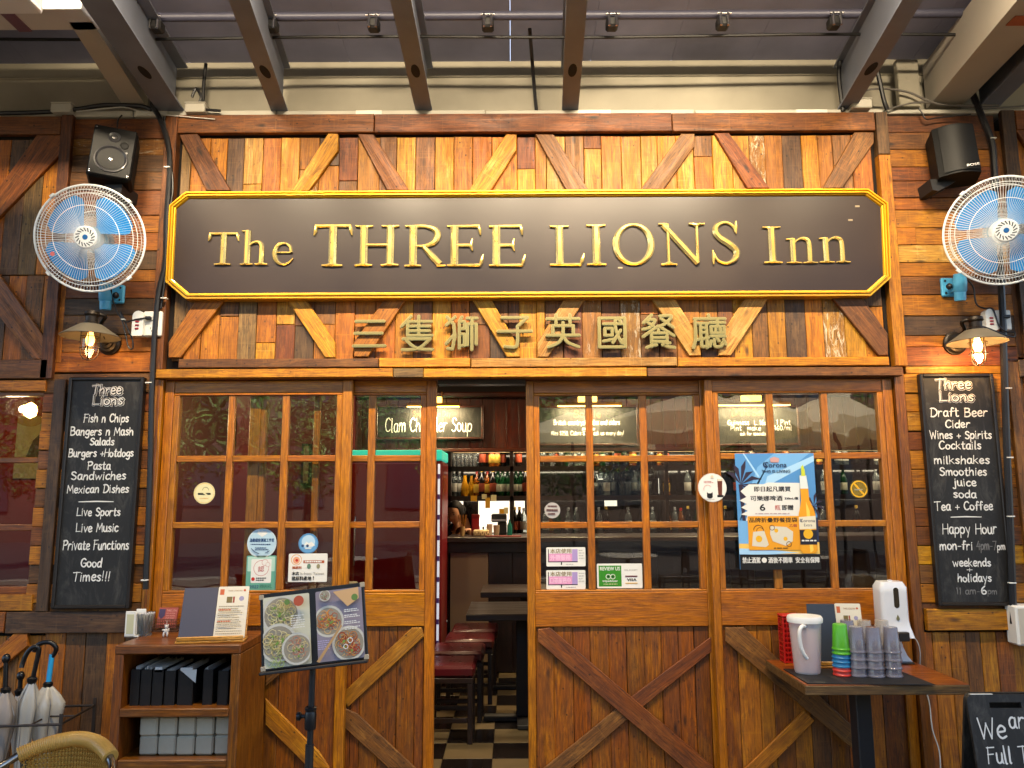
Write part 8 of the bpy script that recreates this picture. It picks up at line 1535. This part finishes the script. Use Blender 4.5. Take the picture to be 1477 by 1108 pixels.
# ------------------------------------------------------------------ terrace behind the photographer (mirrored in the glass)
LEAF = mat('foliage', '#47682a', .55, var=.5, bscale=12); BARK = mat('bark', '#4a3a2a', .9, bump=.8, bscale=30, var=.2)
def tree(loc, label, h=6, sc=1, n=5200, seed=1):
    r = random.Random(seed); t_ = thing('tree', label, 'tree', loc, 'trees across the terrace'); m_ = MB(); m_.tube([(0, 0, 0), (.05, .03, h*.3), (-.05, .1, h*.55)], .12, 8, rs=[.16, .12, .07])
    cl = []
    for k in range(12): a = r.uniform(0, 6.28); e = (r.uniform(.5, 1.7)*math.cos(a)*sc, r.uniform(.5, 1.7)*math.sin(a)*sc, h*r.uniform(.36, .95)); cl.append(e); m_.tube([(0, .03, h*.33), (e[0]*.5, e[1]*.5, (h*.35+e[2])/2), e], .04, 6, rs=[.06, .035, .012])
    m_.build('trunk', BARK, t_, True, rel=False); v = []; f = []
    for i in range(n):
        c = cl[i % 12]; d = Vector((r.gauss(0, 1), r.gauss(0, 1), r.gauss(0, .8))); d = d.normalized()*(.25+.55*r.random()**.5)*sc; p_ = Vector(c)+d; a = Vector((r.uniform(-1, 1), r.uniform(-1, 1), r.uniform(-1, 1))).normalized()*.075; b_ = a.cross(Vector((r.uniform(-1, 1), r.uniform(-1, 1), 1))).normalized()*.04; k = len(v); v += [p_-a, p_+b_, p_+a, p_-b_]; f.append((k, k+1, k+2, k+3))
    m2 = MB(); m2.v = v; m2.f = f; m2.m = [0]*len(f); m2.build('crown', LEAF, t_, rel=False); return t_
tr = tree((-7.2, -12.5, 0), 'leafy tree at the left across the terrace, mirrored in the left panes')
for i, (x, y) in enumerate(((-4.9, -14.5), (-10, -14), (2.2, -17), (6.4, -16.5), (10, -13), (-1.4, -18))):
    d = dup(tr, (x, y, 0), ['leafy tree second from the left across the terrace', 'outermost left tree across the terrace', 'tree behind the parasols across the terrace', 'tree at the right behind the parasols', 'outermost right tree across the terrace', 'tree in the middle far across the terrace'][i]); d.rotation_euler = (0, 0, i*1.3)
CRM = mat('cream_canvas', '#d6caa8', .8, var=.06, bscale=6)
_t = CRM.node_tree; _b = _t.nodes['Principled BSDF']; _tr = _t.nodes.new('ShaderNodeBsdfTranslucent'); _tr.inputs[0].default_value = rgb('#e0d2a8'); _mx = _t.nodes.new('ShaderNodeMixShader'); _mx.inputs[0].default_value = .5
_t.links.new(_b.outputs[0], _mx.inputs[1]); _t.links.new(_tr.outputs[0], _mx.inputs[2]); _t.links.new(_mx.outputs[0], _t.nodes['Material Output'].inputs[0])
def parasol(loc, label, R=1.7, z=2.75, first=None):
    if first: return dup(first, loc, label)
    t_ = thing('parasol', label, 'parasol', loc, 'cream parasols on the terrace'); n = 8
    for k in range(n):
        a, b_ = 2*math.pi*k/n, 2*math.pi*(k+1)/n; v = [(0, 0, z+.55), (R*math.cos(a), R*math.sin(a), z), (R*math.cos(b_), R*math.sin(b_), z)]; v += [(0, 0, z+.54), (R*math.cos(a), R*math.sin(a), z-.22), (R*math.cos(b_), R*math.sin(b_), z-.22)]
        MB().add(v, [(0, 1, 2), (1, 4, 5, 2)]).build('canvas_panel', CRM, t_, rel=False)
        MB().tube([(0, 0, z+.5), (R*.98*math.cos(a), R*.98*math.sin(a), z-.02)], .012, 5).build('rib', BLKM, t_, rel=False)
    MB().tube([(0, 0, 0), (0, 0, z+.6)], .03, 10).build('pole', BLKM, t_, rel=False); MB().lathe([(.0001, .08), (.3, .08), (.32, .0)], 20).build('base', BLKM, t_, rel=False); return t_
p1 = parasol((3.1, -8.2, 0), 'nearest cream parasol on the terrace, mirrored in the right panes')
parasol((5.6, -9.2, 0), 'cream parasol farther right on the terrace', first=p1); parasol((1.2, -11.5, 0), 'cream parasol in the middle of the terrace', first=p1); parasol((7.4, -12, 0), 'cream parasol at the far right of the terrace', first=p1)
OB = thing('building', 'pale two-storey building with shuttered windows across the terrace behind the trees', 'building', (0, -24, 0)); MB().box(-22, 22, -28, -24, 0, 7.5).build('wall', mat('brown_render', '#4a3c34', .8, var=.2, bscale=4), OB)
for i in range(11):
    for j in range(2): x = -19+i*3.8; z = 1.2+j*3.4; MB().box(x-.8, x+.8, -24.0, -23.93, z, z+1.7, .02).build('window', mat('dark_shutter', '#2a3038', .3), OB)
MB().box(-22.4, 22.4, -28.3, -23.6, 7.5, 7.7, .05).build('roof', mat('roof_grey', '#55504c', .8), OB)
for i, (x, y) in enumerate(((-2.2, -6.4), (1.6, -6.8), (3.9, -6.6))):
    for s_ in (-1, 1):
        q = thing('terrace_chair', ['left', 'right'][s_ > 0]+' dark chair at the '+['left', 'middle', 'right'][i]+' terrace table behind the photographer', 'chair', (x+s_*.62, y, 0), 'terrace chairs')
        MB().box(-.2, .2, -.2, .2, .43, .46, .01).build('seat', DKW, q, rel=False); MB().box(s_*.18, s_*.2, -.2, .2, .55, .85, .01).build('backrest', DKW, q, rel=False)
        for a in (-1, 1):
            for b_ in (-1, 1): MB().box(a*.18-.012, a*.18+.012, b_*.18-.012, b_*.18+.012, 0, .43 if a != s_ else .86).build('leg', BLKM, q, rel=False)
    t_ = thing('terrace_table', ['round terrace table at the left behind the photographer', 'round terrace table in the middle behind the photographer', 'round terrace table at the right behind the photographer'][i], 'table', (x, y, 0), 'terrace tables'); MB().lathe([(.0001, .76), (.38, .76), (.385, .745), (.36, .73), (.0001, .73)], 28, Matrix.Translation((x, y, 0))).build('table_top', mat('pale_table', '#9c968c', .4), t_, True); MB().tube([(x, y, .73), (x, y, .03)], .03, 10).build('pedestal', BLKM, t_); MB().lathe([(.0001, .04), (.24, .03), (.25, 0)], 20, Matrix.Translation((x, y, 0))).build('foot', BLKM, t_, True)
# canopy posts outside the frame
for x, lab in ((-5.2, 'left canopy post on the terrace side'), (5.2, 'right canopy post on the terrace side')):
    t_ = thing('canopy_post', lab, 'post', (x, -3.2, 0), 'canopy posts'); MB().box(x-.08, x+.08, -3.53, -3.37, 0, 4.199, .006).build('column', STD, t_); MB().box(x-.16, x+.16, -3.61, -3.29, 0, .02, .003).build('base_plate', STD, t_)
MB_e = thing('front_beam', 'dark front beam joining the canopy posts', 'beam', (0, -3.3, 3.66)); MB().box(-6, 6, -3.5, -3.401, 4.2, 4.37, .006).build('beam', STD, MB_e)
bpy.data.scenes.remove(tmpS)
